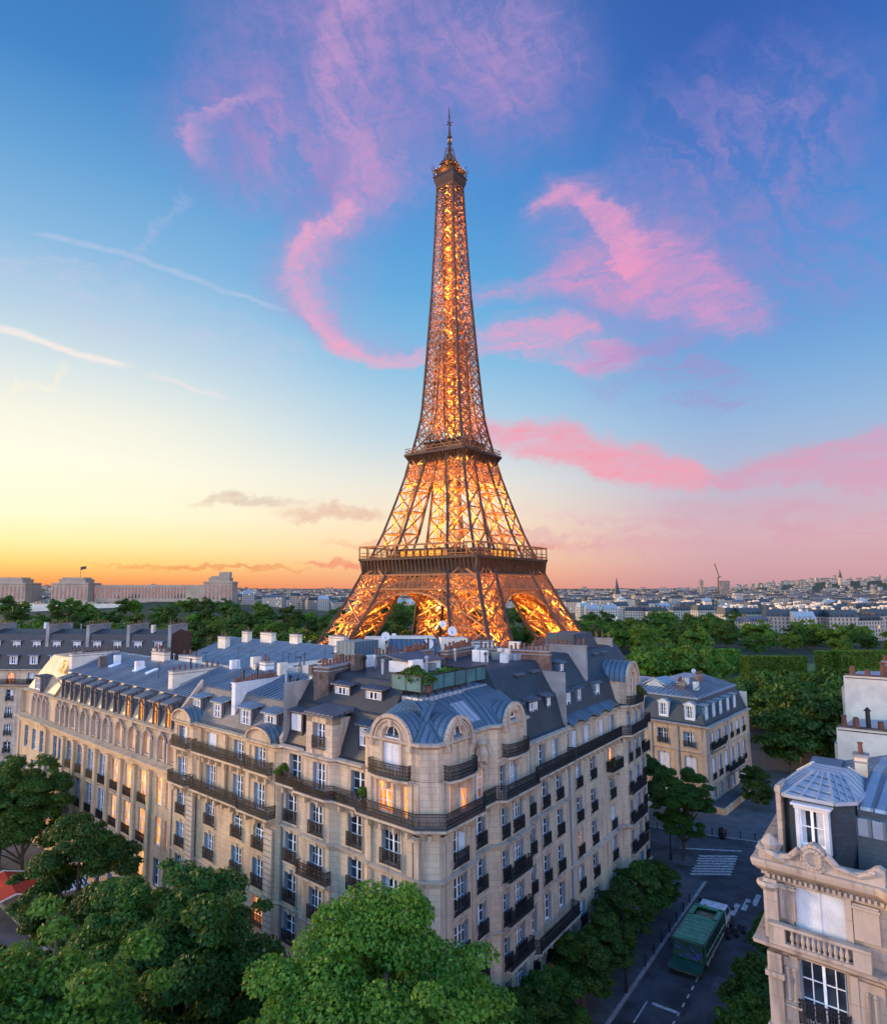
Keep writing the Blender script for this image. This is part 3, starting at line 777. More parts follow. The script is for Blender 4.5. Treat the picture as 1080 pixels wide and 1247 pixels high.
STR = lambda z, o=.18: [(0, z - .14), (o * .7, z - .1), (o, z - .04), (o, z + .04), (0, z + .1)]
# ------------------------------------------------------------------ terrain
def terrain(x, y):
    d = math.hypot(x - 10, y - 40)
    t = min(1, max(0, (d - 130) / 130)); z = -7.3 * t * t * (3 - 2 * t)
    z += 24 * math.exp(-(((x + 330) / 230) ** 2 + ((y - 1010) / 190) ** 2))
    far = max(0, y - 1500) / 1000; z += 6.5 * far
    z += 95 * math.exp(-(((x - 3500) / 900) ** 2 + ((y - 4700) / 900) ** 2))
    z += 30 * math.exp(-(((x + 2300) / 1200) ** 2 + ((y - 4600) / 900) ** 2))
    return z
def build_ground():
    mb = MB()
    def axis(lo, hi, near, step):
        v = [float(a) for a in np.arange(-near, near + 1, step)]; s = step
        while v[-1] < hi: s *= 1.22; v.append(v[-1] + s)
        s = step
        while v[0] > lo: s *= 1.22; v.insert(0, v[0] - s)
        return v
    xs = axis(-7000, 7000, 200, 12); ys = [y + 100 for y in axis(-400, 8500, 300, 12)]
    n = len(xs); me = bpy.data.meshes.new('ground')
    V = [(x, y, terrain(x, y) - .012) for y in ys for x in xs]
    F = [(j * n + i, j * n + i + 1, (j + 1) * n + i + 1, (j + 1) * n + i) for j in range(len(ys) - 1) for i in range(n - 1)]
    me.from_pydata(V, [], F); me.materials.append(M['soil']); me.update()
    o = bpy.data.objects.new('ground', me); C.objects.link(o); structure(o)
build_ground()
def sheet(name, poly, z, m, kind='structure'):
    mb = MB(); mb.poly([p + (z,) for p in poly], uv=[p for p in poly]); o = mb.build(name, M[m]); o['kind'] = kind; return o
# pavement all over the blocks, roads laid a kerb lower is done the other way up: road sheet low, pavements as raised slabs
road = [(-150, -60), (150, -60), (150, 200), (-150, 200)]
sheet('road', road, .0, 'asphalt')
def slab(name, poly, m='pavement', z=.13):
    mb = MB(); mb.prism(poly, .002, z); o = mb.build(name, M[m]); structure(o); return o
def kerb(path, w=.3):
    mb = extrude_profile(path, [(0, .004), (0, .145), (-w, .145), (-w, .004)]); o = mb.build('kerb', M['kerb']); structure(o); return o
# pavement round the long block: side street edge 4.6 m out from the fronts, avenue edge 7 m out
pv = [ST.xy(-40.5, 5.0), ST.xy(4, 5.0), ST.xy(8, 6.0), AV.xy(-8, 8.0), AV.xy(-2, 9.0), AV.xy(76, 9.0)]
slab('pavement', pv + [AV.xy(76, -4), ST.xy(-40.5, -20)])
kerb(pv)
pv2 = [SR.xy(70, 4.6), SR.xy(0, 4.6)][::-1]
pr = [AV.xy(-60, 8), AV.xy(-31, 8), SR.xy(-4, 5.2), SR.xy(0, 4.4), SR.xy(50, 4.4), SR.xy(53, 2), SR.xy(53.5, -30)]
slab('pavement', pr + [AV.xy(-60, -40)]); kerb(pr)
# the far side of the crossing, in front of the park mansion
fe = [(34, 128), (28.5, 107.5), (40.0, 98.8), (52.0, 93.6), (58, 97), (90, 136)]
slab('pavement', fe + [(60, 160)]); kerb(fe[::-1])

def xsect(l1, o1, l2, o2):
    p = Vector(l1.xy(0, o1)); d = Vector(l1.d); q = Vector(l2.xy(0, o2)); e = Vector(l2.d)
    det = d.x * (-e.y) + e.x * d.y; r = q - p
    t = (r.x * (-e.y) + e.x * r.y) / det
    return tuple(p + d * t)
K = xsect(AV, 0, ST, 0)
ROWS = [15.4, 12.35, 9.3, 6.25, 3.2]

# ------------------------------------------------------------------ corner apartment house
def corner_house():
    root = thing('apartment_building', 'limestone corner house with round arched attic gables, wrapped by one long black balcony', 'building', (5, 56, 0))
    f = Facade(root, [(ST, -13.3, 0), (ST, -4.6, 0), (ST, -4.0, .6), (ST, .9, .6), (ST, 1.5, 0), (ST, 4.0, 0), (ST, 4.6, .5), (ST, 9.0, .5),
                      (AV, -4.9, .5), (AV, 0, .5), (AV, .7, 0), (AV, 3.6, 0), (AV, 4.1, .4), (AV, 7.2, .4), (AV, 7.7, 0), (AV, 10.4, 0)], M['stone'], M['trim'])
    for z in ROWS:
        top = z > 15
        for a in (9.2, 5.6, 1.75): f.window(AV, a, z, 1.2 if a != 5.6 else 1.3, 2.15)
        f.window(AV, -2.35, z, 1.75, 2.25, 'dark' if top else 'curtain')
        f.window(ST, 6.5, z, 1.5, 2.25, 'half' if top else 'dark')
        f.window(ST, 2.85, z, 1.15, 2.15)
        f.window(ST, .25, z, .9, 2.1, 'dark'); f.window(ST, -1.9, z, 1.4, 2.2)
        for a in (-5.4, -8.2, -11.1): f.window(ST, a, z, 1.15, 2.15, guard=not (z < 7 and z > 4))
    for a, zz in ((9.2, .3), (5.6, .3), (1.7, .3), (-2.3, .3)): f.window(AV, a, zz, 1.9, 2.4, 'dark', False)
    for a, st in ((6.5, 'dark'), (2.6, 'dark'), (-1.6, 'lit_orange'), (-5.4, 'dark'), (-8.2, 'lit_gold'), (-11.1, 'curtain')): f.window(ST, a, .25, 1.9, 2.45, st, False)
    z = 18.62
    for a, st in ((8.75, 'dark'), (5.3, 'curtain'), (1.45, 'dark')): f.window(AV, a, z, 1.25, 2.15, st, False)
    f.window(AV, -1.75, z, 1.6, 2.25, 'lit_orange', False); f.window(AV, -3.75, z, .75, 2.15, 'lit_orange', False)
    f.window(ST, 7.7, z, .75, 2.15, 'lit_gold', False); f.window(ST, 5.8, z, 1.1, 2.15, 'lit_orange', False)
    f.window(ST, 2.75, z, 1.15, 2.1, 'lit_pink', False)
    f.window(ST, .4, z, .8, 2.05, 'dark', False); f.window(ST, -1.3, z, 1.2, 2.15, 'curtain', False)
    for a, st in ((-4.9, 'shutter'), (-7.7, 'dark'), (-10.5, 'curtain')): f.window(ST, a, z, 1.15, 2.05, st, False)
    f.wall(0, 21.3)
    f.cornice([(0, 3.0)] + STR(3.0, .22)); f.cornice(STR(9.0, .2)); f.cornice([(0, 14.72), (.1, 14.76), (.13, 14.95), (.34, 15.03), (.36, 15.14), (0, 15.2)], 'string_course')
    f.cornice(CORN(21.3, .42), a=(ST, -13.3), b=(ST, -4.61)); f.cornice(CORN(21.3, .42), a=(AV, .75), b=(AV, 10.4))
    f.balcony((ST, -13.2), (AV, 10.3), 18.5, .85, 1.02)
    f.balcony((ST, -13.0), (ST, -4.2), 5.3, .9, 1.05)
    # curved balconies of the corner bays below
    for zz in (12.3, 9.25, 6.2): make_balcony(root, [ST.xy(-3.7, .6), ST.xy(-3.4, .62), ST.xy(.5, .62), ST.xy(.8, .6)][1:3], zz, .5, .95, M['trim'], False)
    make_balcony(root, [AV.xy(3.9, .4), AV.xy(7.4, .4)], 12.3, .6, .95, M['trim'], False)
    # pilasters on the rounded corner
    for l, a, o in ((ST, 8.2, .5), (ST, 4.9, .5), (AV, -4.2, .5), (AV, -.35, .5), (ST, 8.75, .5), (AV, -4.75, .5)):
        pm = MB(); pm.box(l.xy(a, o + .06) + (15.2,), .42, .2, 2.7, l.rz()); pm.box(l.xy(a, o + .05) + (18.5,), .38, .18, 2.7, l.rz())
        pm.box(l.xy(a, o + .05) + (3.2,), .4, .14, 11.5, l.rz()); pm.box(l.xy(a, o + .1) + (17.5,), .55, .36, .4, l.rz()); pm.build('pilaster', M['trim'], root)
    # stone drum of the corner attic
    mb = MB(); g = [(ST, -4.0, .5), (ST, .9, .5), (ST, 1.5, 0), (ST, 4.0, 0), (ST, 4.6, .4), (ST, 9.0, .4), (AV, -4.9, .4), (AV, 0, .4), (AV, .7, 0)]
    d = Facade(root, g, M['stone'], M['trim']); d.wall(21.3, 23.7, 'attic_wall')
    d.cornice([(0, 23.4), (.12, 23.45), (.3, 23.6), (.32, 23.72), (0, 23.8)], 'attic_cornice')
    rp = d.pts
    roof(root, rp, [(.1, 23.72), (-.15, 23.95), (-1.3, 24.85), (-2.3, 25.5), (-3.3, 25.95)], 'zinc_blue', 'corner_roof')
    for l, a, W, st, o in ((AV, -2.4, 3.7, 'shutter', .52), (ST, 6.55, 3.4, 'dark', .52), (ST, -1.5, 3.2, 'dark', .62)):
        arched_dormer(root, l.xyz(a, o, 21.32), l.rz(), W, 2.15, 1.5 if W > 3.3 else 1.3, 2.95, 3.2, 'stone', 'trim', 'zinc_blue', st)
        pts = [l.xy(a - 1.75, o - .12), l.xy(a - .8, o + .12), l.xy(a + .8, o + .12), l.xy(a + 1.75, o - .12)]
        make_balcony(root, pts, 21.3, .6, .95, M['trim'], True)
    mb = MB(); mb.hexa([ST.xyz(3.6, -.55, 24.05), ST.xyz(1.7, -.55, 24.05), ST.xyz(1.7, -2.1, 25.3), ST.xyz(3.6, -2.1, 25.3), ST.xyz(3.6, -.4, 24.2), ST.xyz(1.7, -.4, 24.2), ST.xyz(1.7, -2.0, 25.45), ST.xyz(3.6, -2.0, 25.45)]); mb.build('skylight', M['zinc_pale'], root)
    # cartouche between the gables
    cm = MB(); p = ST.xy(2.75, .1)
    cm.lathe(p + (21.2,), [(.05, 0), (.5, .3), (.62, .8), (.45, 1.3), (.6, 1.55), (.1, 1.9)], 9)
    for sg in (-1, 1): cm.tube([ST.xyz(2.75 + sg * .3, .25, 21.2), ST.xyz(2.75 + sg * .9, .3, 21.7), ST.xyz(2.75 + sg * .7, .3, 22.4), ST.xyz(2.75 + sg * .3, .3, 22.5)], [.2, .22, .18, .06], 6)
    cm.build('cartouche', M['trim'], root)
    # slate mansards either side, flat top behind
    roof(root, [AV.xy(-.3, -.05), AV.xy(10.4, -.05)], [(0, 21.35), (-.25, 21.5), (-1.5, 24.6), (-1.7, 24.75), (-3.3, 26.9), (-3.6, 27.0), (-10.8, 27.2), (-11, 21)], 'slate', 'mansard_roof')
    roof(root, [ST.xy(-13.3, -.05), ST.xy(-3.6, -.05)], [(0, 21.35), (-.25, 21.5), (-1.0, 24.3), (-1.3, 24.45), (-2.8, 27.1), (-3.1, 27.2), (-10.8, 27.4), (-11, 21)], 'slate_blue', 'mansard_roof')
    tp = [ST.xy(-4.2, -2.9), ST.xy(3, -2.9), xsect(AV, -2.7, ST, -2.7), AV.xy(1.0, -2.9), AV.xy(1.0, -10), ST.xy(-4.2, -11)]
    mb = MB(); mb.prism(tp, 22, 26.05); mb.build('roof_terrace', M['zinc_pale'], root)
    # glazed blue-green screens along the terrace edge
    sm = MB(); path = [ST.xy(-3.6, -3.0), ST.xy(3, -3.0), xsect(AV, -2.85, ST, -2.85), AV.xy(.9, -3.0), AV.xy(.9, -6)]
    pm = MB()
    for a, b in zip(path, path[1:]):
        sm.beam(a + (27.0,), b + (27.0,), .06, 1.05)
        L = math.dist(a, b); n = max(1, round(L / 1.5))
        for j in range(n + 1):
            q = Vector(a).lerp(Vector(b), j / n); pm.box((q.x, q.y, 26.42), .09, .09, 1.2, math.atan2(b[1] - a[1], b[0] - a[0]))
        pm.beam(a + (27.58,), b + (27.58,), .09)
    S = sm.build('terrace_screen', plain('terrace screen', (.035, .115, .125), .35, var=.35, scale=.9), root); pm.build('frame', M['iron'], S)
    # roof hut
    mb = MB(); c = ST.xy(-.6, -8.2); mb.box(c + (26.4,), 4.6, 2.2, 1.6, ST.rz()); H = mb.build('roof_hut', M['plaster_white'], root)
    mb = MB(); mb.hexa([ST.xyz(1.9, -6.8, 27.9), ST.xyz(-3.1, -6.8, 27.9), ST.xyz(-3.1, -9.6, 28.4), ST.xyz(1.9, -9.6, 28.4), ST.xyz(1.9, -6.8, 28.0), ST.xyz(-3.1, -6.8, 28.0), ST.xyz(-3.1, -9.6, 28.5), ST.xyz(1.9, -9.6, 28.5)]); mb.build('hut_roof', M['zinc_dark'], H)
    # avenue side: two-storey stone dormer, small metal dormers
    mb = MB(); c = AV.xy(5.3, .05)
    for sg in (-1, 1): mb.box(AV.xy(5.3 + sg * 1.15, .05) + (21.3,), .75, .9, 2.9, AV.rz())
    mb.box(AV.xy(5.3, .05) + (23.75,), 3.05, .9, .5, AV.rz()); mb.box(AV.xy(5.3, .0) + (21.3,), 1.6, .7, .5, AV.rz()); mb.box(AV.xy(5.3, -1.4) + (21.3,), 3.0, 2.2, 2.9, AV.rz())
    D = mb.build('stone_dormer', M['stone'], root)
    mb = MB(); mb.box(AV.xy(5.3, .1) + (24.25,), 3.5, 1.3, .14, AV.rz()); mb.hexa([AV.xyz(3.6, .6, 24.4), AV.xyz(7.0, .6, 24.4), AV.xyz(7.0, -2.6, 24.6), AV.xyz(3.6, -2.6, 24.6), AV.xyz(3.6, .6, 24.5), AV.xyz(7.0, .6, 24.5), AV.xyz(7.0, -2.6, 25.0), AV.xyz(3.6, -2.6, 25.0)]); mb.build('dormer_roof', M['zinc_dark'], D)
    make_window(root, AV.xyz(5.3, .42, 21.8), AV.rz(), 1.35, 1.95, 'curtain', True, False, None)
    for a, st, w in ((9.35, 'shutter', 1.3), (1.1, 'curtain', 1.6)): dormer(root, AV.xyz(a, -.55, 22.45), AV.rz(), w, 1.35, 2.2, 'slate', 'zinc_dark', 'shed', st)
    for a, st in ((5.8, 'curtain'), (2.2, 'curtain')): dormer(root, AV.xyz(a, -2.3, 24.95), AV.rz(), 1.7, 1.2, 2.6, 'slate', 'zinc_dark', 'shed', st)
    # stone lintels of the fifth floor windows
    # street side dormers
    for a, w in ((-5.2, .95), (-8.0, 1.7), (-11.1, .95)): dormer(root, ST.xyz(a, -.75, 22.9), ST.rz(), w, 1.25, 1.8, 'slate_blue', 'zinc_dark', 'shed', 'curtain')
    for a in (-8.5, -11.6): dormer(root, ST.xyz(a, -2.3, 25.0), ST.rz(), 1.0, 1.2, 2.2, 'slate_blue', 'zinc_dark', 'shed', 'curtain')
    chimney(root, AV.xy(8.0, -2.0), AV.xy(10.2, -8.5), 1.4, 21, 27.5, 'brick_dark', 12)
    chimney(root, ST.xy(-14.0, -1.8), ST.xy(-13.0, -9.0), .75, 21, 28.0, 'brick', 16)
    chimney(root, ST.xy(-7.4, -9.6), ST.xy(-13.4, -10.2), .7, 21, 28.1, 'brick', 14)
    chimney(root, ST.xy(-1.5, -10), ST.xy(-6, -10.4), .8, 21, 28.3, 'brick', 12)
    back_walls(root, [ST.xy(-13.3), AV.xy(10.4)], [AV.xy(10.4, -11), xsect(AV, -11, ST, -11), ST.xy(-13.3, -11)], 0, 26.3, M['plaster_grey'])
    # rain pipe at the joint with the neighbour
    mb = MB(); mb.tube([AV.xyz(10.3, .12, z) for z in (0.2, 10, 18)], .08, 6); mb.build('drainpipe', M['zinc_pale'], root)
    return root
A = corner_house()

# ------------------------------------------------------------------ neighbour along the avenue, with banded piers
def banded_house():
    root = thing('apartment_building', 'limestone house with banded piers and rounded pediments, between corner house and golden school', 'building', AV.xyz(19, -6, 0))
    f = Facade(root, [(AV, 10.4, -.05), (AV, 10.9, .25), (AV, 15.0, .25), (AV, 15.2, .0), (AV, 24.0, .0), (AV, 24.2, .25), (AV, 27.6, .25)], M['stone_warm'], M['trim_warm'])
    cols = (13.2, 16.75, 21.2, 26.0)
    for a in cols:
        f.window(AV, a, 18.9, 1.3, 2.0, 'shutter' if a == 21.2 else ('half' if a == 26 else 'curtain'), False)
        f.window(AV, a, 15.5, 1.3, 2.1, 'curtain', False)
        for z, st in ((12.4, 'dark'), (9.4, 'curtain'), (6.4, 'lit_orange' if a < 15 else ('lit_orange' if a < 17 else 'dark')), (3.3, 'dark')):
            f.window(AV, a, z, 1.3, 2.15, 'curtain' if st == 'curtain' and a > 15 else st, True, arch=(z == 12.4 and a < 17))
        f.window(AV, a, .3, 1.7, 2.4, 'dark', False)
    f.wall(0, 21.2)
    f.cornice(CORN(21.2, .5)); f.cornice([(0, 3.0)] + STR(3.0)); f.cornice(STR(8.95, .2), 'string_course')
    f.balcony((AV, 11.3), (AV, 14.8), 18.75, .6, 1.0); f.balcony((AV, 15.5), (AV, 23.8), 18.75, .7, 1.0); f.balcony((AV, 24.6), (AV, 27.3), 18.75, .6, 1.0)
    f.balcony((AV, 10.95), (AV, 24.1), 15.4, .9, 1.0); f.balcony((AV, 24.4), (AV, 27.5), 15.4, .8, 1.0)
    for a in (11.55, 24.0):
        mb = MB(); z = .2
        while z < 14.4:
            mb.box(AV.xy(a, .38) + (z,), 1.15, .34, .36, AV.rz()); z += .45
        mb.box(AV.xy(a, .3) + (.2,), 1.0, .28, 14.3, AV.rz()); mb.build('banded_pier', M['trim'], root)
    for a in (14.9, 18.7, 22.9, 27.3, 11.3): mb = MB(); mb.box(AV.xy(a, .25) + (15.5,), .5, .2, 5.4, AV.rz()); mb.build('pilaster', M['trim_warm'], root)
    for a in (13.2, 26.0):          # rounded pediments over the end bays
        mb = MB(); n = 10; arc = [(1.7 * math.cos(math.pi * j / n), .95 * math.sin(math.pi * j / n)) for j in range(n + 1)]
        for (x, y), (x2, y2) in zip(arc, arc[1:]):
            mb.hexa([AV.xyz(a + x, -.3, 21.25 + y), AV.xyz(a + x2, -.3, 21.25 + y2), AV.xyz(a + x2, .62, 21.25 + y2), AV.xyz(a + x, .62, 21.25 + y)] + [AV.xyz(a + x * 1.1, -.3, 21.25 + y * 1.2), AV.xyz(a + x2 * 1.1, -.3, 21.25 + y2 * 1.2), AV.xyz(a + x2 * 1.1, .62, 21.25 + y2 * 1.2), AV.xyz(a + x * 1.1, .62, 21.25 + y * 1.2)])
        mb.poly([AV.xyz(a + x, .4, 21.25 + y) for x, y in arc])
        P = mb.build('pediment', M['trim_warm'], root)
        r = MB()
        for (x, y), (x2, y2) in zip(arc, arc[1:]): r.quad(AV.xyz(a + x * 1.1, .6, 21.26 + y * 1.22), AV.xyz(a + x2 * 1.1, .6, 21.26 + y2 * 1.22), AV.xyz(a + x2 * 1.1, -1.8, 21.5 + y2 * 1.22), AV.xyz(a + x * 1.1, -1.8, 21.5 + y * 1.22))
        r.build('pediment_roof', M['zinc_blue'], P)
    roof(root, [AV.xy(10.5, -.1), AV.xy(27.6, -.1)], [(0, 21.3), (-.35, 21.45), (-2.3, 24.1), (-2.5, 24.2)], 'slate_grey', 'mansard_roof')
    roof(root, [AV.xy(10.5, -.1), AV.xy(27.6, -.1)], [(-2.35, 24.15), (-8.0, 25.6), (-8.4, 25.6), (-14, 24.3), (-14.1, 20)], 'zinc', 'zinc_roof')
    seams(root, AV, 10.6, 27.5, [(-2.5, 24.2), (-8.0, 25.6)], m='zinc_dark'); seams(root, AV, 10.6, 27.5, [(-8.4, 25.6), (-14, 24.3)], m='zinc_dark')
    for a, w in ((13.3, 1.7), (17.0, 1.6), (21.7, 1.4), (25.4, 1.3)): dormer(root, AV.xyz(a, -.75, 21.85), AV.rz(), w, 1.3, 2.3, 'zinc_dark', 'zinc', 'shed', 'curtain')
    # white party wall with pots, stepping back across the roof
    chimney(root, AV.xy(19.5, -1.1), AV.xy(20.1, -6.5), .5, 21.4, 25.2, 'plaster_white', 16, 'party_wall', cap='plaster_white')
    chimney(root, AV.xy(10.9, -3.4), AV.xy(10.9, -8.4), .6, 21, 26.4, 'plaster_white', 10, 'party_wall')
    chimney(root, AV.xy(12.0, -10), AV.xy(18.5, -10.5), .55, 21, 26.0, 'plaster_white', 18, 'party_wall')
    chimney(root, AV.xy(23.6, -8.2), AV.xy(24.8, -8.3), 1.1, 22, 26.3, 'plaster_white', 2)
    mb = MB()
    for a, o in ((15.2, -5.2), (13.4, -4.4), (17.3, -6)): mb.lathe(AV.xyz(a, o, 24.6), [(.09, 0), (.09, .9), (.17, .95), (.17, 1.05), (.02, 1.2)], 8)
    mb.build('vent_pipe', M['iron'], root)
    mb = MB(); mb.hexa([AV.xyz(13.3, -5.6, 25.25), AV.xyz(15.0, -5.6, 25.25), AV.xyz(15.0, -7.2, 25.6), AV.xyz(13.3, -7.2, 25.6), AV.xyz(13.3, -5.6, 25.4), AV.xyz(15.0, -5.6, 25.4), AV.xyz(15.0, -7.2, 25.75), AV.xyz(13.3, -7.2, 25.75)]); mb.build('skylight', plain('skylight glass', (.6, .68, .78), .1, var=.05), root)
    mb = MB(); mb.hexa([AV.xyz(10.5, 0, 21.3), AV.xyz(10.85, 0, 21.3), AV.xyz(10.85, -2.5, 24.2), AV.xyz(10.5, -2.5, 24.2), AV.xyz(10.5, .1, 21.8), AV.xyz(10.85, .1, 21.8), AV.xyz(10.85, -2.5, 24.75), AV.xyz(10.5, -2.5, 24.75)])
    mb.hexa([AV.xyz(27.2, 0, 21.3), AV.xyz(27.55, 0, 21.3), AV.xyz(27.55, -2.5, 24.2), AV.xyz(27.2, -2.5, 24.2), AV.xyz(27.2, .1, 21.8), AV.xyz(27.55, .1, 21.8), AV.xyz(27.55, -2.5, 24.75), AV.xyz(27.2, -2.5, 24.75)]); mb.build('coping', M['trim'], root)
    back_walls(root, [AV.xy(10.4), AV.xy(27.6)], [AV.xy(27.6, -14.1), AV.xy(10.4, -14.1)], 0, 21.5, M['plaster_grey'])
    return root
banded_house()

# ------------------------------------------------------------------ long school with tall piers, catching the evening light
def school():
    root = thing('school_building', 'long golden stone school with tall piers, an arcaded top storey and dark dormers', 'building', AV.xyz(50, -8, 0))
    f = Facade(root, [(AV, 27.7, 0), (AV, 61.9, 0), (AV, 62.1, .18), (AV, 72.6, .18)], M['stone_warm'], M['trim_warm'])
    mid = [34.4, 37.8, 41.1, 44.4, 47.75, 51.0, 54.3]
    glow = {34.4: 'lit_gold', 37.8: 'lit_gold', 41.1: 'lit_gold'}  # sunset reflected in these panes, put in as glowing material
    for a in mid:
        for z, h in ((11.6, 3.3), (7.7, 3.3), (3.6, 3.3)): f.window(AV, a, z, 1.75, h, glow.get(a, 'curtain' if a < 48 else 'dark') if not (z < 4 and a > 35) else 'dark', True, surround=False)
        f.window(AV, a, .3, 1.6, 2.4, 'dark', False, surround=False)
    for a in (28.85, 30.9, 57.4, 59.2):
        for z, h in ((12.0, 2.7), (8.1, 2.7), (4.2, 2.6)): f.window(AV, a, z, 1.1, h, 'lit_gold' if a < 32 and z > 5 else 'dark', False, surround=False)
    for a in (63.6, 66.3, 69.5):
        for z, h in ((11.9, 2.8), (7.9, 2.7), (4.0, 2.6)): f.window(AV, a, z, 1.15 if a != 66.3 else 1.7, h, 'dark', False, surround=False)
    f.wall(0, 15.4)
    for a in [32.7, 36.1, 39.45, 42.75, 46.1, 49.4, 52.65, 56.0]: mb = MB(); mb.box(AV.xy(a, .15) + (3.2,), .62, .36, 12.0, AV.rz()); mb.box(AV.xy(a, .18) + (14.9,), .8, .46, .35, AV.rz()); mb.build('pier', M['trim_warm'], root)
    for a in (61.95, 72.3, 27.95): mb = MB(); mb.box(AV.xy(a, .15) + (.2,), .5, .4, 15.0, AV.rz()); mb.build('pier', M['trim_warm'], root)
    mb = MB()
    for a in mid:
        for z in (11.2, 7.2): mb.box(AV.xy(a, .08) + (z,), 1.9, .3, .22, AV.rz()); mb.box(AV.xy(a, .03) + (z - .12,), 1.5, .12, .1, AV.rz())
    mb.build('spandrel_sill', M['trim_warm'], root)
    f.cornice([(0, 15.3), (.15, 15.4), (.18, 15.7), (.55, 15.85), (.85, 16.0), (.85, 16.12), (-.5, 16.3)]); f.cornice([(0, 3.0)] + STR(3.1, .25), 'string_course')
    mb = MB(); mb.box(AV.xy(66.3, .9) + (6.3,), 2.6, 1.3, .35, AV.rz()); mb.box(AV.xy(66.3, 1.45) + (6.6,), 2.6, .18, .95, AV.rz())
    for sg in (-1, 1): mb.box(AV.xy(66.3 + sg * 1.2, .9) + (6.6,), .18, 1.2, .95, AV.rz())
    mb.build('stone_balcony', M['trim_pale'], root)
    # arcade storey
    g = Facade(root, [(AV, 27.8, -.45), (AV, 72.4, -.45)], M['trim_warm'], M['trim_warm'])
    ar = [28.97, 31.2] + [34.45, 37.75, 41.05, 44.5, 47.75, 51.0, 54.3] + [57.5, 59.3, 64.3, 66.3, 68.3]
    for a in ar:
        w = 1.35 if 33 < a < 56 else 1.0
        g.window(AV, a, 16.5, w, 2.3, 'lit_gold' if a < 42 else 'dark', False, arch=True)  # gold arcade panes: the sunset's reflection given as emission
    g.wall(16.1, 19.5, 'arcade_wall')
    g.cornice([(0, 19.25), (.12, 19.3), (.4, 19.45), (.42, 19.58), (0, 19.65)], 'arcade_cornice')
    mb = MB()
    for a in ar:
        w = 1.35 if 33 < a < 56 else 1.0; r = w / 2 + .28; n = 8; zc = 16.5 + 2.3 - w / 2
        arc = [(r * math.cos(math.pi * j / n), zc + r * math.sin(math.pi * j / n)) for j in range(n + 1)]
        for (x, z), (x2, z2) in zip(arc, arc[1:]): mb.beam(AV.xyz(a + x, -.3, z), AV.xyz(a + x2, -.3, z2), .34, .2)
        for sg in (-1, 1): mb.box(AV.xy(a + sg * r, -.28) + (16.3,), .26, .36, zc - 16.3, AV.rz())
        mb.box(AV.xy(a, -.2) + (zc + r - .1,), .3, .4, .5, AV.rz())
    mb.build('arch_ring', M['trim_pale'], root)
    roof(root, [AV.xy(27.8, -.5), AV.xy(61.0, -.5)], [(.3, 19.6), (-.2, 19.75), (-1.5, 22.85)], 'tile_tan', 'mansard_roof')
    roof(root, [AV.xy(27.8, -.5), AV.xy(61.0, -.5)], [(-1.2, 22.9), (-1.7, 22.98), (-8.2, 25.0), (-8.6, 25.0), (-14.5, 23.0), (-14.6, 18)], 'zinc', 'zinc_roof')
    seams(root, AV, 27.9, 60.9, [(-1.75, 22.98), (-8.2, 25.0)], m='zinc_dark'); seams(root, AV, 27.9, 60.9, [(-8.6, 25.0), (-14.4, 23.05)], m='zinc_dark')
    # dark hooded dormers
    for i, a in enumerate([30.4, 33.2, 36.4, 39.6, 42.8, 46.0, 49.2, 52.4, 55.6, 58.6]):
        mb = MB()
        for sg in (-1, 1): mb.hexa([AV.xyz(a + sg * .62 - .08, -.45, 19.65), AV.xyz(a + sg * .62 + .08, -.45, 19.65), AV.xyz(a + sg * .62 + .08, -2.2, 19.65), AV.xyz(a + sg * .62 - .08, -2.2, 19.65), AV.xyz(a + sg * .62 - .08, -.45, 22.2), AV.xyz(a + sg * .62 + .08, -.45, 22.2), AV.xyz(a + sg * .62 + .08, -2.2, 22.3), AV.xyz(a + sg * .62 - .08, -2.2, 22.3)])
        D = mb.build('dormer', M['zinc_dark'], root)
        mb = MB(); mb.hexa([AV.xyz(a - .85, .1, 22.1), AV.xyz(a + .85, .1, 22.1), AV.xyz(a + .95, -2.4, 22.5), AV.xyz(a - .95, -2.4, 22.5), AV.xyz(a - .85, .1, 22.3), AV.xyz(a + .85, .1, 22.3), AV.xyz(a + .95, -2.4, 22.95), AV.xyz(a - .95, -2.4, 22.95)])
        for sg in (-1, 1): mb.beam(AV.xyz(a + sg * .75, .0, 22.1), AV.xyz(a + sg * .66, -.4, 21.4), .12)
        mb.build('dormer_roof', M['zinc_dark'], D)
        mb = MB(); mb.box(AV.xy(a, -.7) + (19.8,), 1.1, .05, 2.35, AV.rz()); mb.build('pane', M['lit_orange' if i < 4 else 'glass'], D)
        mb = MB(); mb.box(AV.xy(a, -.64) + (19.8,), .07, .08, 2.35, AV.rz()); mb.box(AV.xy(a, -.64) + (21.0,), 1.05, .07, .06, AV.rz()); mb.build('sash', M['iron'], D)
    # end pavilion with a hipped top
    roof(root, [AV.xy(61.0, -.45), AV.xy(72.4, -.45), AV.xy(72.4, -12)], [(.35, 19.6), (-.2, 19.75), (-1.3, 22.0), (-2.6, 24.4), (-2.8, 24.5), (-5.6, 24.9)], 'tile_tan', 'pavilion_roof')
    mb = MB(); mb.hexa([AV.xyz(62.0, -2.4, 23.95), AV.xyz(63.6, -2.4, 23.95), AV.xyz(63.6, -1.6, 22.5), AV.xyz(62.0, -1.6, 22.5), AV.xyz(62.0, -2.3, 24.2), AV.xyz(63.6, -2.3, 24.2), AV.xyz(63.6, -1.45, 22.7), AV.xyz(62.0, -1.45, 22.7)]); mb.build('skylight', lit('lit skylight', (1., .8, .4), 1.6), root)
    dormer(root, AV.xyz(67.0, -.1, 20.0), AV.rz(), 1.8, 1.6, 2.2, 'zinc_dark', 'zinc_dark', 'flat', 'dark')
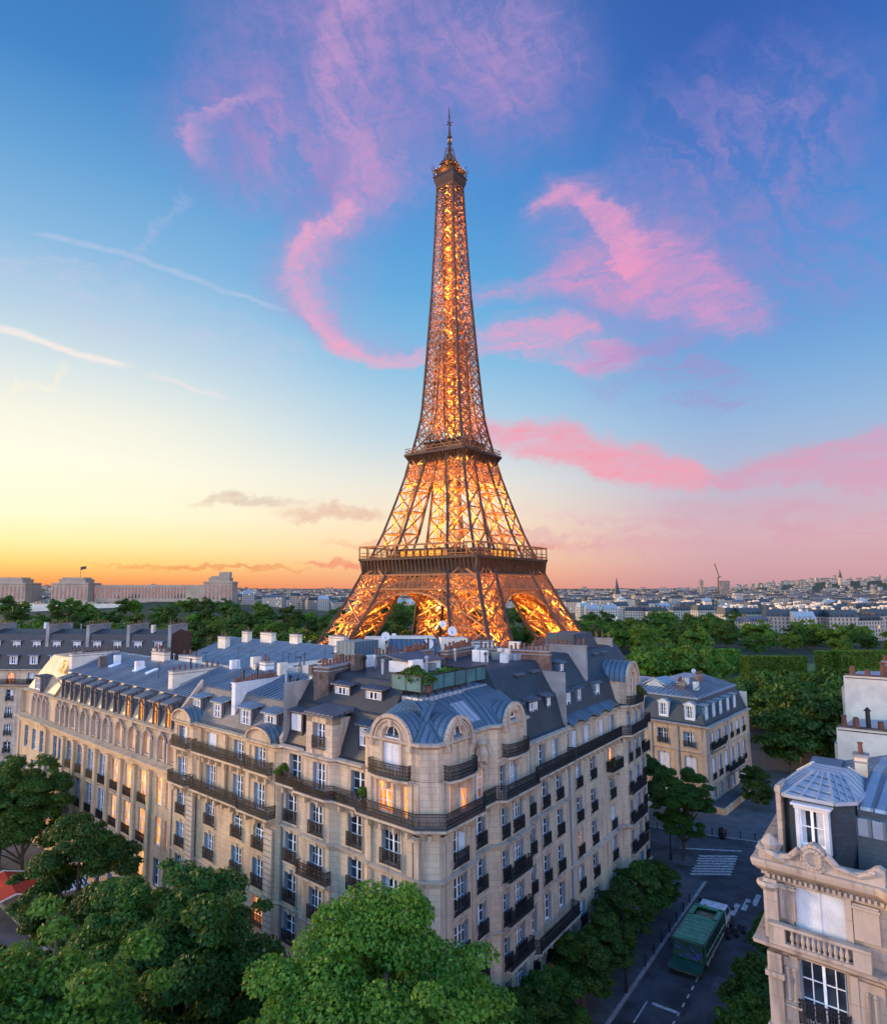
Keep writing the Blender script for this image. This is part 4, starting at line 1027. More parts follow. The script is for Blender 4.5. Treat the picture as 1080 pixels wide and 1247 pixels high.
    for a in (46.8, 43.4, 53.8):
        mb = MB(); z = lambda o: 22.98 + (-1.7 - o + -.5) * .31
        mb.hexa([AV.xyz(a - .4, -4.4, 23.7), AV.xyz(a + .4, -4.4, 23.7), AV.xyz(a + .4, -5.8, 24.1), AV.xyz(a - .4, -5.8, 24.1), AV.xyz(a - .4, -4.4, 23.92), AV.xyz(a + .4, -4.4, 23.92), AV.xyz(a + .4, -5.8, 24.35), AV.xyz(a - .4, -5.8, 24.35)])
        mb.build('skylight', plain('skylight glass', (.6, .68, .78), .1, var=.05), root)
    chimney(root, AV.xy(61.2, -2.2), AV.xy(61.6, -9.0), .9, 20, 25.1, 'plaster', 6); chimney(root, AV.xy(33.8, -2.4), AV.xy(34.4, -9), .8, 20, 25.0, 'plaster', 9)
    chimney(root, AV.xy(48.5, -8.0), AV.xy(45.5, -8.2), .9, 22, 25.9, 'plaster', 3); chimney(root, AV.xy(44.2, -9.5), AV.xy(40.5, -9.8), .9, 22, 25.6, 'plaster', 3)
    chimney(root, AV.xy(52, -11), AV.xy(54.5, -11.2), .9, 22, 25.7, 'plaster', 3)
    back_walls(root, [AV.xy(27.7), AV.xy(72.6, .18)], [AV.xy(72.6, -14.6), AV.xy(27.7, -14.6)], 0, 19.5, M['stone_warm'])
    return root
school()
# ------------------------------------------------------------------ neighbour up the side street, with the domed bay
def domed_house():
    root = thing('apartment_building', 'grey stone apartment house with a domed bay, at the crossing end of the street', 'building', ST.xyz(-25, -6, 0))
    f = Facade(root, [(SEND, -2.0, .0), (ST, -37.0, -.8), (ST, -36.2, 0), (ST, -33.6, 0), (ST, -32.6, .65), (ST, -27.2, .75), (ST, -26.4, 0), (ST, -13.4, 0)], M['stone'], M['trim'])
    for z in ROWS:
        for a in (-15.6, -19.2): f.window(ST, a, z, 1.15, 2.1, 'lit_pink' if (a > -16 and z == 9.3) else pick_style())
        f.window(ST, -24.5, z, 1.2, 2.2, 'lit_orange' if z > 15 else pick_style(), arch=z > 15)
        f.window(ST, -28.2, z, .95, 2.05); f.window(ST, -30.8, z, 1.3, 2.15)
        f.window(ST, -34.9, z, 1.05, 2.1)
    for a, st in ((-14.9, 'shutter'), (-18.0, 'shutter'), (-22.0, 'shutter'), (-24.9, 'curtain'), (-28.4, 'dark'), (-30.9, 'curtain'), (-34.9, 'curtain')): f.window(ST, a, 18.62, 1.15, 2.05, st, False)
    for a in (-16, -19.5, -24.2, -29.5): f.window(ST, a, .25, 1.8, 2.5, 'curtain', False)
    f.wall(0, 21.4)
    f.cornice([(0, 2.9)] + STR(3.0, .25)); f.cornice([(0, 8.7), (.1, 8.75), (.4, 8.95), (.4, 9.1), (0, 9.2)], 'string_course'); f.cornice(CORN(21.4, .35))
    f.balcony((ST, -36.1), (ST, -13.5), 18.5, .8, 1.0)
    f.balcony((ST, -26.2), (ST, -22.9), 15.3, .8, 1.0)
    for zz in (12.2, 9.2, 6.2): f.balcony((ST, -32.5), (ST, -27.3), zz, .5, .95, False)
    f.balcony((ST, -36.1), (ST, -33.7), 15.3, .6, 1.0, False)
    # rippling zinc eave
    mb = MB(); N = 64; a0, a1 = -26.5, -13.4; pr = []
    for j in range(N + 1):
        a = a0 + (a1 - a0) * j / N; w = abs(math.sin((a + 13.4) / 3.28 * math.pi)) * .5
        pr.append((a, w))
    for (a, w), (b, v) in zip(pr, pr[1:]): mb.quad(ST.xyz(a, .55, 21.45 + w), ST.xyz(b, .55, 21.45 + v), ST.xyz(b, -.9, 22.3), ST.xyz(a, -.9, 22.3)); mb.quad(ST.xyz(a, .55, 21.25 + w), ST.xyz(b, .55, 21.25 + v), ST.xyz(b, .55, 21.45 + v), ST.xyz(a, .55, 21.45 + w))
    mb.build('eave', M['zinc_blue'], root)
    P = [ST.xy(-36.6, -.1), ST.xy(-13.4, -.1)]
    roof(root, P, [(0, 21.45), (-.4, 21.9), (-1.1, 24.4), (-1.3, 24.5), (-3.0, 27.2), (-3.3, 27.3), (-9, 27.5), (-11, 24), (-11, 20)], 'slate_blue', 'mansard_roof')
    for a, w, m in ((-15.4, 1.5, 'curtain'), (-18.3, 1.0, 'dark'), (-23.2, 1.4, 'curtain')): dormer(root, ST.xyz(a, -.75, 22.5), ST.rz(), w, 1.55, 1.8, 'zinc_blue', 'zinc_blue', 'flat', m)
    dormer(root, ST.xyz(-17.6, -2.2, 25.2), ST.rz(), 1.0, 1.3, 2.4, 'zinc_blue', 'zinc_blue', 'shed', 'curtain')
    arched_dormer(root, ST.xyz(-29.9, .78, 21.5), ST.rz(), 4.0, 2.4, 1.5, 3.0, 3.6, 'stone', 'trim', 'zinc_blue', 'curtain')
    make_balcony(root, [ST.xy(-32.2, .75), ST.xy(-31.2, 1.0), ST.xy(-28.6, 1.0), ST.xy(-27.6, .75)], 21.5, .55, .95, M['trim'], True)
    dormer(root, ST.xyz(-35, -.4, 21.7), ST.rz(), 1.0, 1.5, 1.6, 'plaster_white', 'zinc_pale', 'pediment', 'curtain')
    # steep slate peak behind the dome
    mb = MB(); b = [ST.xy(-24.8, -2.6), ST.xy(-33.5, -2.6), ST.xy(-33.5, -9), ST.xy(-24.8, -9)]; t = [ST.xy(-26.0, -4.2), ST.xy(-31.0, -4.2), ST.xy(-31.0, -7.5), ST.xy(-26.0, -7.5)]
    mb.hexa([q + (24.0,) for q in b] + [q + (29.0,) for q in t]); mb.build('peak_roof', M['slate_blue'], root)
    for a in (-28.4, -30.8): dormer(root, ST.xyz(a, -2.7, 25.4), ST.rz(), .85, 1.2, 1.6, 'zinc_blue', 'zinc_blue', 'flat', 'curtain')
    chimney(root, ST.xy(-22.2, -1.4), ST.xy(-21.4, -7), .8, 21, 28.0, 'plaster_grey', 12)
    chimney(root, ST.xy(-17.5, -5.2), ST.xy(-20.8, -5.5), .8, 21, 28.0, 'plaster_grey', 8)
    chimney(root, ST.xy(-34.6, -3), ST.xy(-34.6, -9), .7, 21, 28.0, 'plaster_grey', 8)
    mb = MB(); mb.tube([ST.xyz(-13.5, .14, z) for z in (.2, 10, 21)], .09, 6); mb.build('drainpipe', M['zinc_pale'], root)
    back_walls(root, f.pts, [ST.xy(-13.4, -11), ST.xy(-37, -11)], 0, 22, M['plaster_grey'])
    return root
SEND = Line(ST.xy(-37.0, -.8), (ST.n[0], ST.n[1]))
domed_house()

# ------------------------------------------------------------------ mansion by the park
def mansion():
    root = thing('mansion', 'low stone mansion with a blue slate mansard and white pedimented dormers, beside the park trees', 'building', (50, 118, 0))
    f = Facade(root, [(ER, -24.0, 0), (ER, 0, 0), (EL, 0.001, 0), (EL, 20, 0)], M['stone_warm'], M['trim_pale'])
    for a, st in ((2.9, 'curtain'), (7.4, 'dark'), (12.0, 'curtain'), (16.5, 'dark')):
        f.window(EL, a, 8.4, 1.55, 2.3, st, True); f.window(EL, a, 3.5, 1.9, 3.4, 'shutter' if a < 8 else 'curtain', True); f.window(EL, a, .4, 1.4, 1.9, 'dark', False)
    for a in (-2.6, -6.0, -9.4, -13.0, -16.6, -20.4):
        f.window(ER, a, 8.4, 1.5, 2.3, pick_style(), True); f.window(ER, a, 3.5, 1.7, 3.3, 'shutter' if a in (-2.6, -9.4) else 'curtain', True); f.window(ER, a, .4, 1.4, 1.9, 'dark', False)
    f.wall(0, 12.0)
    f.cornice(CORN(12.0, .6)); f.cornice(STR(7.7, .25), 'string_course'); f.cornice(STR(2.9, .2), 'string_course')
    f.balcony((ER, -8), (ER, -.6), 8.4, .7, .95); f.balcony((ER, -18), (ER, -9), 3.4, .7, .95)
    for l, a in ((EL, .5), (EL, 5.1), (ER, -.5), (EL, 9.7), (ER, -11.2), (ER, -23.5)): mb = MB(); mb.box(l.xy(a, .06) + (.2,), .8, .2, 11.3, l.rz()); mb.build('pilaster', M['trim_pale'], root)
    P = [ER.xy(-24, -.1), xsect(ER, -.1, EL, -.1), EL.xy(20, -.1)]
    roof(root, P, [(.1, 12.1), (-.3, 12.25), (-1.7, 16.0), (-1.9, 16.1)], 'slate_blue', 'mansard_roof')
    roof(root, P, [(-1.5, 15.95), (-1.5, 16.15), (-1.9, 16.2), (-7.5, 17.6), (-11, 17.6), (-11, 12)], 'zinc', 'zinc_roof')
    seams(root, EL, 1.5, 19.8, [(-2, 16.25), (-7.5, 17.62)], .8, 'zinc_dark', .07); seams(root, ER, -23.8, -2.2, [(-2, 16.25), (-7.5, 17.62)], .8, 'zinc_dark', .07)
    for a in (2.9, 7.4, 12.0, 16.5): dormer(root, EL.xyz(a, -.55, 12.9), EL.rz(), 1.4, 2.0, 1.8, 'plaster_white', 'zinc_pale', 'pediment', 'curtain')
    for a in (-2.2, -6.0, -9.8, -14, -18): dormer(root, ER.xyz(a, -.55, 12.7), ER.rz(), 1.7, 2.3, 1.9, 'zinc_blue', 'zinc', 'flat', 'curtain')
    mb = MB(); c = EL.xy(11, -6.5)
    for sg in (-1, 1): mb.hexa([EL.xyz(11 + sg * 2.2, -4.5, 17.1), EL.xyz(11, -4.5, 18.2), EL.xyz(11, -9, 18.2), EL.xyz(11 + sg * 2.2, -9, 17.1), EL.xyz(11 + sg * 2.2, -4.5, 17.3), EL.xyz(11, -4.5, 18.4), EL.xyz(11, -9, 18.4), EL.xyz(11 + sg * 2.2, -9, 17.3)])
    mb.poly([EL.xyz(9, -4.6, 16.9), EL.xyz(13, -4.6, 16.9), EL.xyz(11, -4.6, 18.2)]); mb.build('roof_lantern', M['zinc_pale'], root)
    chimney(root, EL.xy(5.5, -5), EL.xy(7.0, -5), .7, 15, 17.9, 'brick_dark', 3); chimney(root, ER.xy(-6, -6), ER.xy(-7.5, -6), .7, 15, 18.0, 'brick_dark', 3); chimney(root, ER.xy(-15, -6), ER.xy(-18, -6), .7, 15, 18.2, 'brick', 5)
    back_walls(root, [ER.xy(-24), xsect(ER, 0, EL, 0), EL.xy(20)], [EL.xy(20, -11), xsect(ER, -11, EL, -11), ER.xy(-24, -11)], 0, 15, M['plaster'])
    mb = MB(); q = [EL.xy(12.5, 2.5), EL.xy(6.5, 3.0), EL.xy(.5, 3.2), xsect(ER, 3.2, EL, 3.4), ER.xy(-10, 3.2)]
    for a, b in zip(q, q[1:]): mb.beam(a + (.55,), b + (.55,), .3, .9)
    mb.build('garden_wall', M['trim_warm'], root)
    return root
mansion()

# ------------------------------------------------------------------ near house on the right
def near_house():
    root = thing('apartment_building', 'near pale stone house with a balustrade, closed shutters and a dark slate pavilion', 'building', AV.xyz(-31, -6, 0))
    BY = Line(AV.xy(-29.7, .15), (AV.d[0] * .96 + AV.n[0] * -.28, AV.d[1] * .96 + AV.n[1] * -.28))
    f = Facade(root, [(AV, -42, .35), (AV, -33.6, .35), (AV, -33.2, .9), (AV, -31.0, .9), (AV, -29.8, 0), (AV, -25.45, 0), (SR, 0.001, -.25), (SR, 14.5, -.25)], M['stone_pale'], M['trim_pale']); f.k = 1
    f.window(AV, -27.4, 18.62, 1.95, 2.4, 'shutter', False, surround=False)
    f.window(AV, -27.35, 15.35, 1.75, 2.6, 'dark', True, surround=False)
    for z in (12.0, 8.8, 5.6, 2.0): f.window(AV, -27.35, z, 1.6, 2.4, 'dark', True)
    for z in (18.7, 15.4, 12.0, 8.8, 5.6): f.window(AV, -32.1, z, 1.1, 2.3, 'shutter' if z > 16 else 'dark', True); f.window(AV, -36, z, 1.2, 2.3, 'dark', True)
    for z in (18.7, 15.4, 12.0, 8.8, 5.6):
        for a in (3.5, 7.5, 11.5): f.window(SR, a, z, 1.2, 2.2)
    f.wall(0, 21.3)
    f.cornice([(0, 20.95), (.08, 21.0), (.1, 21.3), (.3, 21.42), (.5, 21.6), (.55, 21.78), (.55, 21.92), (.1, 22.0), (-.4, 22.0)])
    mb = MB()                                        # dentils
    for i in range(len(f.pts) - 1):
        a, b = f.pts[i], f.pts[i + 1]; L = math.dist(a, b); n = int(L / .2); dx, dy = (b[0] - a[0]) / L, (b[1] - a[1]) / L
        for j in range(n):
            x = (j + .5) * L / n; mb.box((a[0] + dx * x - dy * .16, a[1] + dy * x + dx * .16, 21.12), .1, .22, .18, math.atan2(dy, dx))
    mb.build('dentil_band', M['trim_pale'], root)
    f.cornice([(0, 18.0), (.1, 18.05), (.35, 18.2), (.6, 18.32), (.64, 18.48), (0, 18.55)], 'ledge'); f.cornice(STR(14.9, .2), 'string_course'); f.cornice(STR(11.5, .2), 'string_course')
    # balustrade in front of the shuttered window
    mb = MB(); y = .55
    mb.box(AV.xy(-27.4, y) + (18.52,), 3.7, .3, .16, AV.rz()); mb.box(AV.xy(-27.4, y) + (19.28,), 3.75, .34, .13, AV.rz())
    for a in (-25.85, -28.95): mb.box(AV.xy(a, y) + (18.66,), .62, .26, .64, AV.rz())
    B = mb.build('balustrade', M['trim_pale'], root)
    bm = MB(); bm.lathe((0, 0, 0), [(.07, 0), (.07, .04), (.045, .08), (.085, .22), (.08, .3), (.04, .46), (.045, .52), (.07, .57), (.07, .62)], 10); me = bm.mesh('baluster', M['trim_pale'])
    for j in range(11):
        q = Vector(AV.xyz(-26.42 - j * .2, y, 18.67)); inst('baluster', me, B, q - root.location)
    # panelled piers and carved brackets
    mb = MB()
    for a, w in ((-26.2, .6), (-29.1, .9)):
        mb.box(AV.xy(a, .06) + (19.5,), w, .16, 1.45, AV.rz()); mb.box(AV.xy(a, .1) + (20.75,), w + .1, .22, .12, AV.rz())
        mb.box(AV.xy(a, .05) + (15.3,), w, .12, 2.6, AV.rz()); mb.box(AV.xy(a, .12) + (15.9,), w + .08, .2, .1, AV.rz())
        for sg in (-.14, .14):
            mb.tube([AV.xyz(a + sg, .13, 16.25), AV.xyz(a + sg, .15, 17.45)], .09, 8); mb.lathe(AV.xyz(a + sg, .15, 17.42), [(.1, 0), (.13, .05), (.02, .16)], 8); mb.lathe(AV.xyz(a + sg, .15, 16.12), [(.03, 0), (.12, .08), (.09, .16)], 8)
    for sg in (-1, 1): mb.box(AV.xy(-27.4 + sg * 1.1, .05) + (18.6,), .22, .14, 2.5, AV.rz()); mb.box(AV.xy(-27.4 + sg * 1.1, .05) + (15.3,), .3, .16, 2.7, AV.rz())
    mb.box(AV.xy(-27.4, .06) + (21.0,), 2.5, .16, .2, AV.rz())
    mb.build('carved_panel', M['trim_pale'], root)
    # corner quoin pier towards the side street
    mb = MB(); mb.box(AV.xy(-25.6, .1) + (18.6,), .55, .5, 2.5, AV.rz()); mb.box(AV.xy(-25.6, .1) + (.2,), .55, .5, 17.8, AV.rz()); mb.lathe(AV.xyz(-25.5, .15, 20.6), [(.3, 0), (.5, .2), (.42, .35)], 8)
    for z in (17.0, 14.8, 12.2): mb.box(AV.xy(-25.6, .1) + (z,), .75, .68, .22, AV.rz())
    mb.build('corner_pier', M['trim_pale'], root)
    # scrolled parapet with an oval shield
    mb = MB(); n = 26; pr = []
    for j in range(n + 1):
        a = -25.25 - 4.65 * j / n; u = abs(a + 27.4); h = .35 + .75 * max(0, 1 - (u / .62) ** 2) + .4 * math.exp(-((u - 2.3) / .35) ** 2)
        pr.append((a, h))
    for (a, h), (b, g) in zip(pr, pr[1:]): mb.hexa([AV.xyz(a, .1, 21.95), AV.xyz(b, .1, 21.95), AV.xyz(b, .45, 21.95), AV.xyz(a, .45, 21.95), AV.xyz(a, .0, 21.95 + h), AV.xyz(b, .0, 21.95 + g), AV.xyz(b, .4, 21.95 + g), AV.xyz(a, .4, 21.95 + h)])
    PP = mb.build('parapet', M['trim_pale'], root)
    mb = MB()
    for r, y in ((.52, .44), (.36, .5)):
        ring = [(r * .85 * math.cos(2 * math.pi * j / 16), r * math.sin(2 * math.pi * j / 16)) for j in range(17)]
        for (x, z), (x2, z2) in zip(ring, ring[1:]): mb.beam(AV.xyz(-27.4 + x, y, 22.45 + z), AV.xyz(-27.4 + x2, y, 22.45 + z2), .14)
    mb.poly([AV.xyz(-27.4 + .36 * math.cos(2 * math.pi * j / 16), .46, 22.45 + .42 * math.sin(2 * math.pi * j / 16)) for j in range(16)])
    for sg in (-1, 1): mb.tube([AV.xyz(-27.4 + sg * .5, .45, 22.7), AV.xyz(-27.4 + sg * .9, .45, 22.3), AV.xyz(-27.4 + sg * 1.6, .42, 22.15), AV.xyz(-27.4 + sg * 2.2, .4, 22.45)], [.16, .14, .1, .14], 7)
    mb.build('shield', M['trim_pale'], PP)
    mb = MB(); mb.lathe(AV.xyz(-25.65, .1, 22.0), [(.35, 0), (.42, .15), (.3, .35), (.4, .6), (.15, .9), (.05, 1.0)], 9); mb.tube([AV.xyz(-25.5, .3, 22.3), AV.xyz(-25.9, .5, 22.2), AV.xyz(-26.3, .45, 22.05)], [.2, .18, .08], 6); mb.build('corner_ornament', M['trim_pale'], root)
    # slate pavilion with a fan of zinc over it
    pv = [(-28.45, -2.9), (-27.8, -2.0), (-26.0, -2.0), (-25.5, -2.7), (-25.5, -7), (-28.45, -7)]
    low = [AV.xy(a, o) for a, o in pv]; mb = MB(); mb.prism(low, 21.4, 24.35); PV = mb.build('pavilion', M['slate_blue'], root)
    mb = MB(); eave = [AV.xy(a + (a + 27.0) * .1, o + .22) for a, o in pv]; top = [AV.xy(a, o) for a, o in ((-27.8, -4.6), (-27.3, -4.0), (-26.7, -4.0), (-26.3, -4.6), (-26.3, -6), (-27.8, -6))]
    nE = len(eave)
    for i in range(nE):
        j = (i + 1) % nE; mb.quad(eave[i] + (24.38,), eave[j] + (24.38,), top[j] + (25.1,), top[i] + (25.1,)); mb.beam(eave[i] + (24.42,), top[i] + (25.15,), .1, .08); mb.beam(eave[i] + (24.32,), eave[j] + (24.32,), .12, .16)
        for t in (.33, .66):
            if i < 4: mb.beam(Vector(eave[i] + (24.41,)).lerp(Vector(eave[j] + (24.41,)), t), Vector(top[i] + (25.13,)).lerp(Vector(top[j] + (25.13,)), t), .06)
    mb.poly([q + (25.1,) for q in top]); mb.build('pavilion_roof', M['zinc_pale'], PV)
    D = inst('dormer', cached(('nd',), lambda: near_dormer()), root, Vector(AV.xyz(-27.0, -1.62, 22.3)) - root.location, AV.rz())
    inst('sash', cached(('sash', 1.0, 1.6, False), lambda: sash_mesh(1.0, 1.6, False)), D, (0, .2, 0)); inst('pane', cached(('pane', 1.0, 1.6, False, 'window glass'), lambda: pane_mesh(1.0, 1.6, False, M['glass'])), D, (0, .2, 0)); inst('curtain', cached(('cu', 1.0, 1.6, 'curtain'), lambda: curtain_mesh(1.0, 1.6, 'curtain')), D, (0, .2, 0))
    # stone flank of the pavilion and the roofs running back along the street
    mb = MB(); mb.box(AV.xy(-25.6, -2.6) + (21.4,), .2, 1.5, 3.3, AV.rz()); mb.build('flank_wall', M['stone_pale'], root)
    roof(root, [AV.xy(-42, -2.6), AV.xy(-28.5, -2.6)], [(0, 21.4), (-.7, 23.9), (-.9, 24.0)], 'slate_blue', 'mansard_roof'); roof(root, [AV.xy(-42, -2.6), AV.xy(-28.5, -2.6)], [(-.65, 23.9), (-.7, 24.05), (-4.5, 24.9), (-8, 25.0), (-8.1, 20)], 'zinc', 'zinc_roof'); seams(root, AV, -41.9, -28.6, [(-3.4, 24.05), (-7.1, 24.9)], .6, 'zinc_dark')
    roof(root, [SR.xy(6.2, -.3), SR.xy(14.5, -.3)], [(0, 21.95), (-.9, 23.2), (-1.1, 23.3), (-5.5, 24.6), (-9, 24.6), (-9, 20)], 'zinc', 'zinc_roof')
    mb = MB(); mb.prism([AV.xy(-25.6, -3), AV.xy(-25.6, -9), AV.xy(-36, -9), AV.xy(-36, -3)], 21, 23.6); mb.build('roof_deck', M['zinc'], root)
    seams(root, SR, 6.3, 14.4, [(-1.4, 23.3), (-5.8, 24.6)], .6, 'zinc_dark')
    chimney(root, SR.xy(8.2, -3.6), SR.xy(9.0, -3.6), .55, 22, 25.2, 'plaster', 1)
    mb = MB(); mb.box(SR.xy(12.8, -1.6) + (22.6,), 3.2, 1.6, 1.1, SR.rz()); mb.build('roof_box', M['zinc_blue'], root)
    mb = MB(); mb.hexa([SR.xyz(6.0, -5.5, 24.0), SR.xyz(6.0, -7.7, 24.2), SR.xyz(7.2, -7.7, 24.5), SR.xyz(7.2, -5.5, 24.3), SR.xyz(6.0, -5.5, 24.3), SR.xyz(6.0, -7.7, 24.5), SR.xyz(7.2, -7.7, 24.85), SR.xyz(7.2, -5.5, 24.65)]); mb.build('skylight', plain('skylight glass', (.6, .68, .78), .1, var=.05), root)
    back_walls(root, [AV.xy(-42, .35), xsect(AV, 0, SR, 0), SR.xy(14.5)], [SR.xy(14.5, -12), AV.xy(-42, -14)], 0, 21.9, M['plaster'])
    return root
def near_dormer():
    mb = MB(); w, h = 1.0, 1.6
    for sg in (-1, 1): mb.box((sg * (w / 2 + .08), -.3, -.3), .16, .7, h + .3)
    mb.box((0, -.3, h), w + .4, .8, .14); mb.box((0, -.25, h + .14), w + .6, .9, .09); mb.box((0, -.2, -.3), w, .4, .3)
    return mb.mesh('dormer', M['shutter'])
near_house()
for nm, lab, s, zt, zb, w0, pots, st in (('party_wall_house', 'house behind the near slate pavilion, its blank cream wall topped by dark pots', 38, 21.6, 21.0, 0, 13, -2.2), ('party_wall_house', 'taller house beyond, its blank cream gable wall crowned by red brick stacks', 50, 25.0, 24.6, 0, 9, -2.0)):
    root = thing(nm, lab, 'building', SR.xyz(s + 5, -7, 0))
    mb = MB(); mb.prism([SR.xy(s), SR.xy(s, -14), SR.xy(s + 10, -14), SR.xy(s + 10)], 0, zb - .8)
    mb.build('wall', M['stone_pale'], root)
    mb = MB(); mb.hexa([SR.xyz(s - .02, .02, 0.1), SR.xyz(s - .02, -14, .1), SR.xyz(s + .5, -14, .1), SR.xyz(s + .5, .02, .1), SR.xyz(s - .02, -.25, zt), SR.xyz(s - .02, -14, zt), SR.xyz(s + .5, -14, zt), SR.xyz(s + .5, -.25, zt)]); G = mb.build('gable_wall', M['plaster'], root)
    chimney(root, SR.xy(s + .25, -.4), SR.xy(s + .25, -12), .5, zt - .5, zt + .1, 'plaster', pots, cap='brick_dark', ps=1.9)
    if zt > 23: chimney(root, SR.xy(s + 1.6, -3.6), SR.xy(s + 1.6, -6.4), .9, zt - 1, zt + 1.5, 'brick', 5, ps=1.5)
    roof(root, [SR.xy(s + .5), SR.xy(s + 10)], [(0, zb - .8), (-1, zb), (-6, zb + .3), (-13, zb), (-14, zb - .8)], 'zinc', 'roof')
# ------------------------------------------------------------------ houses behind on the left and the courtyard roofs
def row_house(name, label, line, s0, s1, z0, ze, cols, zs, roofm, wallm, depth=11, extra=None, zr=4.5, lit_at=()):
    root = thing(name, label, 'building', line.xyz((s0 + s1) / 2, -depth / 2, z0))
    f = Facade(root, [(line, s0, 0), (line, s1, 0)], M[wallm], M['trim'])
    for a in cols:
        for z in zs: f.window(line, a, z, 1.2, 2.0, 'lit_orange' if (a, z) in lit_at else pick_style(), z < ze - 2.5, arch=(a, z) in lit_at)
    f.wall(z0, ze); f.cornice(CORN(ze, .45)); f.cornice(STR(zs[0] - .3, .2), 'string_course')
    f.balcony((line, s0 + .2), (line, s1 - .2), zs[-1] - .1, .7, 1.0, False)
    roof(root, [line.xy(s0, -.1), line.xy(s1, -.1)], [(0, ze + .1), (-.3, ze + .2), (-1.6, ze + zr), (-2, ze + zr + .1), (-depth / 2, ze + zr + .7), (-depth, ze + zr - .3), (-depth, ze - 2)], roofm, 'mansard_roof')
    for a in cols:
        dormer(root, line.xyz(a, -.45, ze + .9), line.rz(), 1.6, 1.5, 1.6, 'slate', 'zinc', 'flat', 'curtain')
        if zr > 5: dormer(root, line.xyz(a, -1.15, ze + 3.9), line.rz(), 1.5, 1.2, 1.6, 'slate', 'zinc', 'flat', 'blind')
    back_walls(root, [line.xy(s0), line.xy(s1)], [line.xy(s1, -depth), line.xy(s0, -depth)], z0, ze + 1, M['plaster_grey'])
    for a in ([s0 + .4, s1 - .4] + ([5.5, 13.5, 21.5] if zr > 5 else [])): chimney(root, line.xy(a, -1.2), line.xy(a, -depth + 2), .6, ze, ze + zr + 1.6, 'plaster_grey', 7)
    return root
HL = Line((-44, 128), (-1, .06))
HOUSE_L = row_house('apartment_building', 'dark roofed house at the left edge, one arched window glowing orange', HL, -3, 34, -.5, 18.9, [-.5, 3.5, 7.5, 11.5, 15.5, 19.5, 23.5, 27.5, 31.5], [3.4, 6.6, 9.8, 13.0, 16.2], 'slate', 'stone', 12, zr=6.6, lit_at=((27.5, 16.2),))
# rear wing of the long block: big low zinc roofs round the courtyard
def rear_wing():
    root = thing('courtyard_building', 'broad blue zinc roof with stone chimney stacks, behind the golden school', 'building', (-28, 100, 0))
    pts = [AV.xy(30, -34), AV.xy(66, -34)]
    mb = MB(); mb.prism([AV.xy(30, -22), AV.xy(66, -22), AV.xy(66, -40), AV.xy(30, -40)], 0, 22.6); mb.build('wall', M['stone'], root)
    roof(root, [AV.xy(29.5, -21.5), AV.xy(66.5, -21.5)], [(0, 22.4), (0, 22.7), (-9.5, 25.8), (-10, 25.8), (-19.5, 22.7), (-19.5, 22.4)], 'zinc', 'roof')
    seams(root, AV, 29.6, 66.4, [(-21.6, 22.75), (-31, 25.8)], .7, 'zinc_dark', .06)
    for a, o, L in ((34, -27, 3.2), (42, -33, 3.4), (49, -31, 2), (56, -30.5, 3), (60.5, -30, 1.6), (63, -27, 2.2)): chimney(root, AV.xy(a, o), AV.xy(a - L, o), .9, 22.5, 27.0 if o < -29 else 26.2, 'plaster', 2)
    return root
rear_wing()
def rear_wing2():
    root = thing('courtyard_building', 'second zinc roof with two square tan stacks, left of the tower foot', 'building', (-8, 92, 0))
    mb = MB(); mb.prism([AV.xy(8, -30), AV.xy(28.5, -30), AV.xy(28.5, -44), AV.xy(8, -44)], 0, 22.4); mb.build('wall', M['plaster'], root)
    roof(root, [AV.xy(7.6, -29.6), AV.xy(28.9, -29.6)], [(0, 22.2), (0, 22.5), (-7.3, 24.2), (-7.7, 24.2), (-15, 22.5), (-15, 22.2)], 'zinc', 'roof')
    seams(root, AV, 7.7, 28.8, [(-29.7, 22.55), (-36.9, 24.2)], .7, 'zinc_dark', .06)
    for a in (24.5, 21.5): chimney(root, AV.xy(a, -32), AV.xy(a - 1.3, -32), 1.2, 22, 26.3, 'plaster', 0)
    chimney(root, AV.xy(27.5, -36), AV.xy(23.5, -36), .9, 22, 26.2, 'plaster', 3); chimney(root, AV.xy(12.5, -33), AV.xy(10.5, -33), .9, 22, 26.0, 'plaster', 3)
    return root
rear_wing2()
def attic_block():
    root = thing('courtyard_building', 'grey rooftop block with one yellow lit window under a zinc canopy, before the tower foot', 'building', (4, 82, 0))
    mb = MB(); mb.prism([(-2, 77), (9.2, 77), (9.2, 86), (-2, 86)], 0, 27.2); mb.build('wall', M['plaster_grey'], root)
    for x, y, sx, sy, z in ((-1.2, 77.5, 2.3, 3, 28.6), (7.7, 77.8, 3.0, 3, 28.5), (3.0, 81, 5.6, 4, 28.4)):
        mb = MB(); mb.box((x, y, 26.8), sx, sy, z - 26.8); mb.build('stack', M['plaster'], root)
    W = Line((8.0, 76.9), (-1, 0))
    for x, st in ((1.6, 'dark'), (2.9, 'lit_gold'), (5.0, 'curtain')):
        make_window(root, (x, 76.72, 25.4), 0 + math.pi, 1.0, 1.45, st, False, False, None)
    mb = MB(); mb.hexa([(.4, 75.6, 27.0), (6.2, 75.6, 27.0), (6.2, 79, 28.1), (.4, 79, 28.1), (.4, 75.6, 27.15), (6.2, 75.6, 27.15), (6.2, 79, 28.3), (.4, 79, 28.3)]); mb.build('canopy_roof', M['zinc_blue'], root)
    chimney(root, (-4.4, 74), (-1.8, 74), .6, 22, 27.0, 'plaster_white', 9); chimney(root, (9.6, 78), (12.5, 79), .7, 22, 28.0, 'plaster_white', 7)
    return root
attic_block()
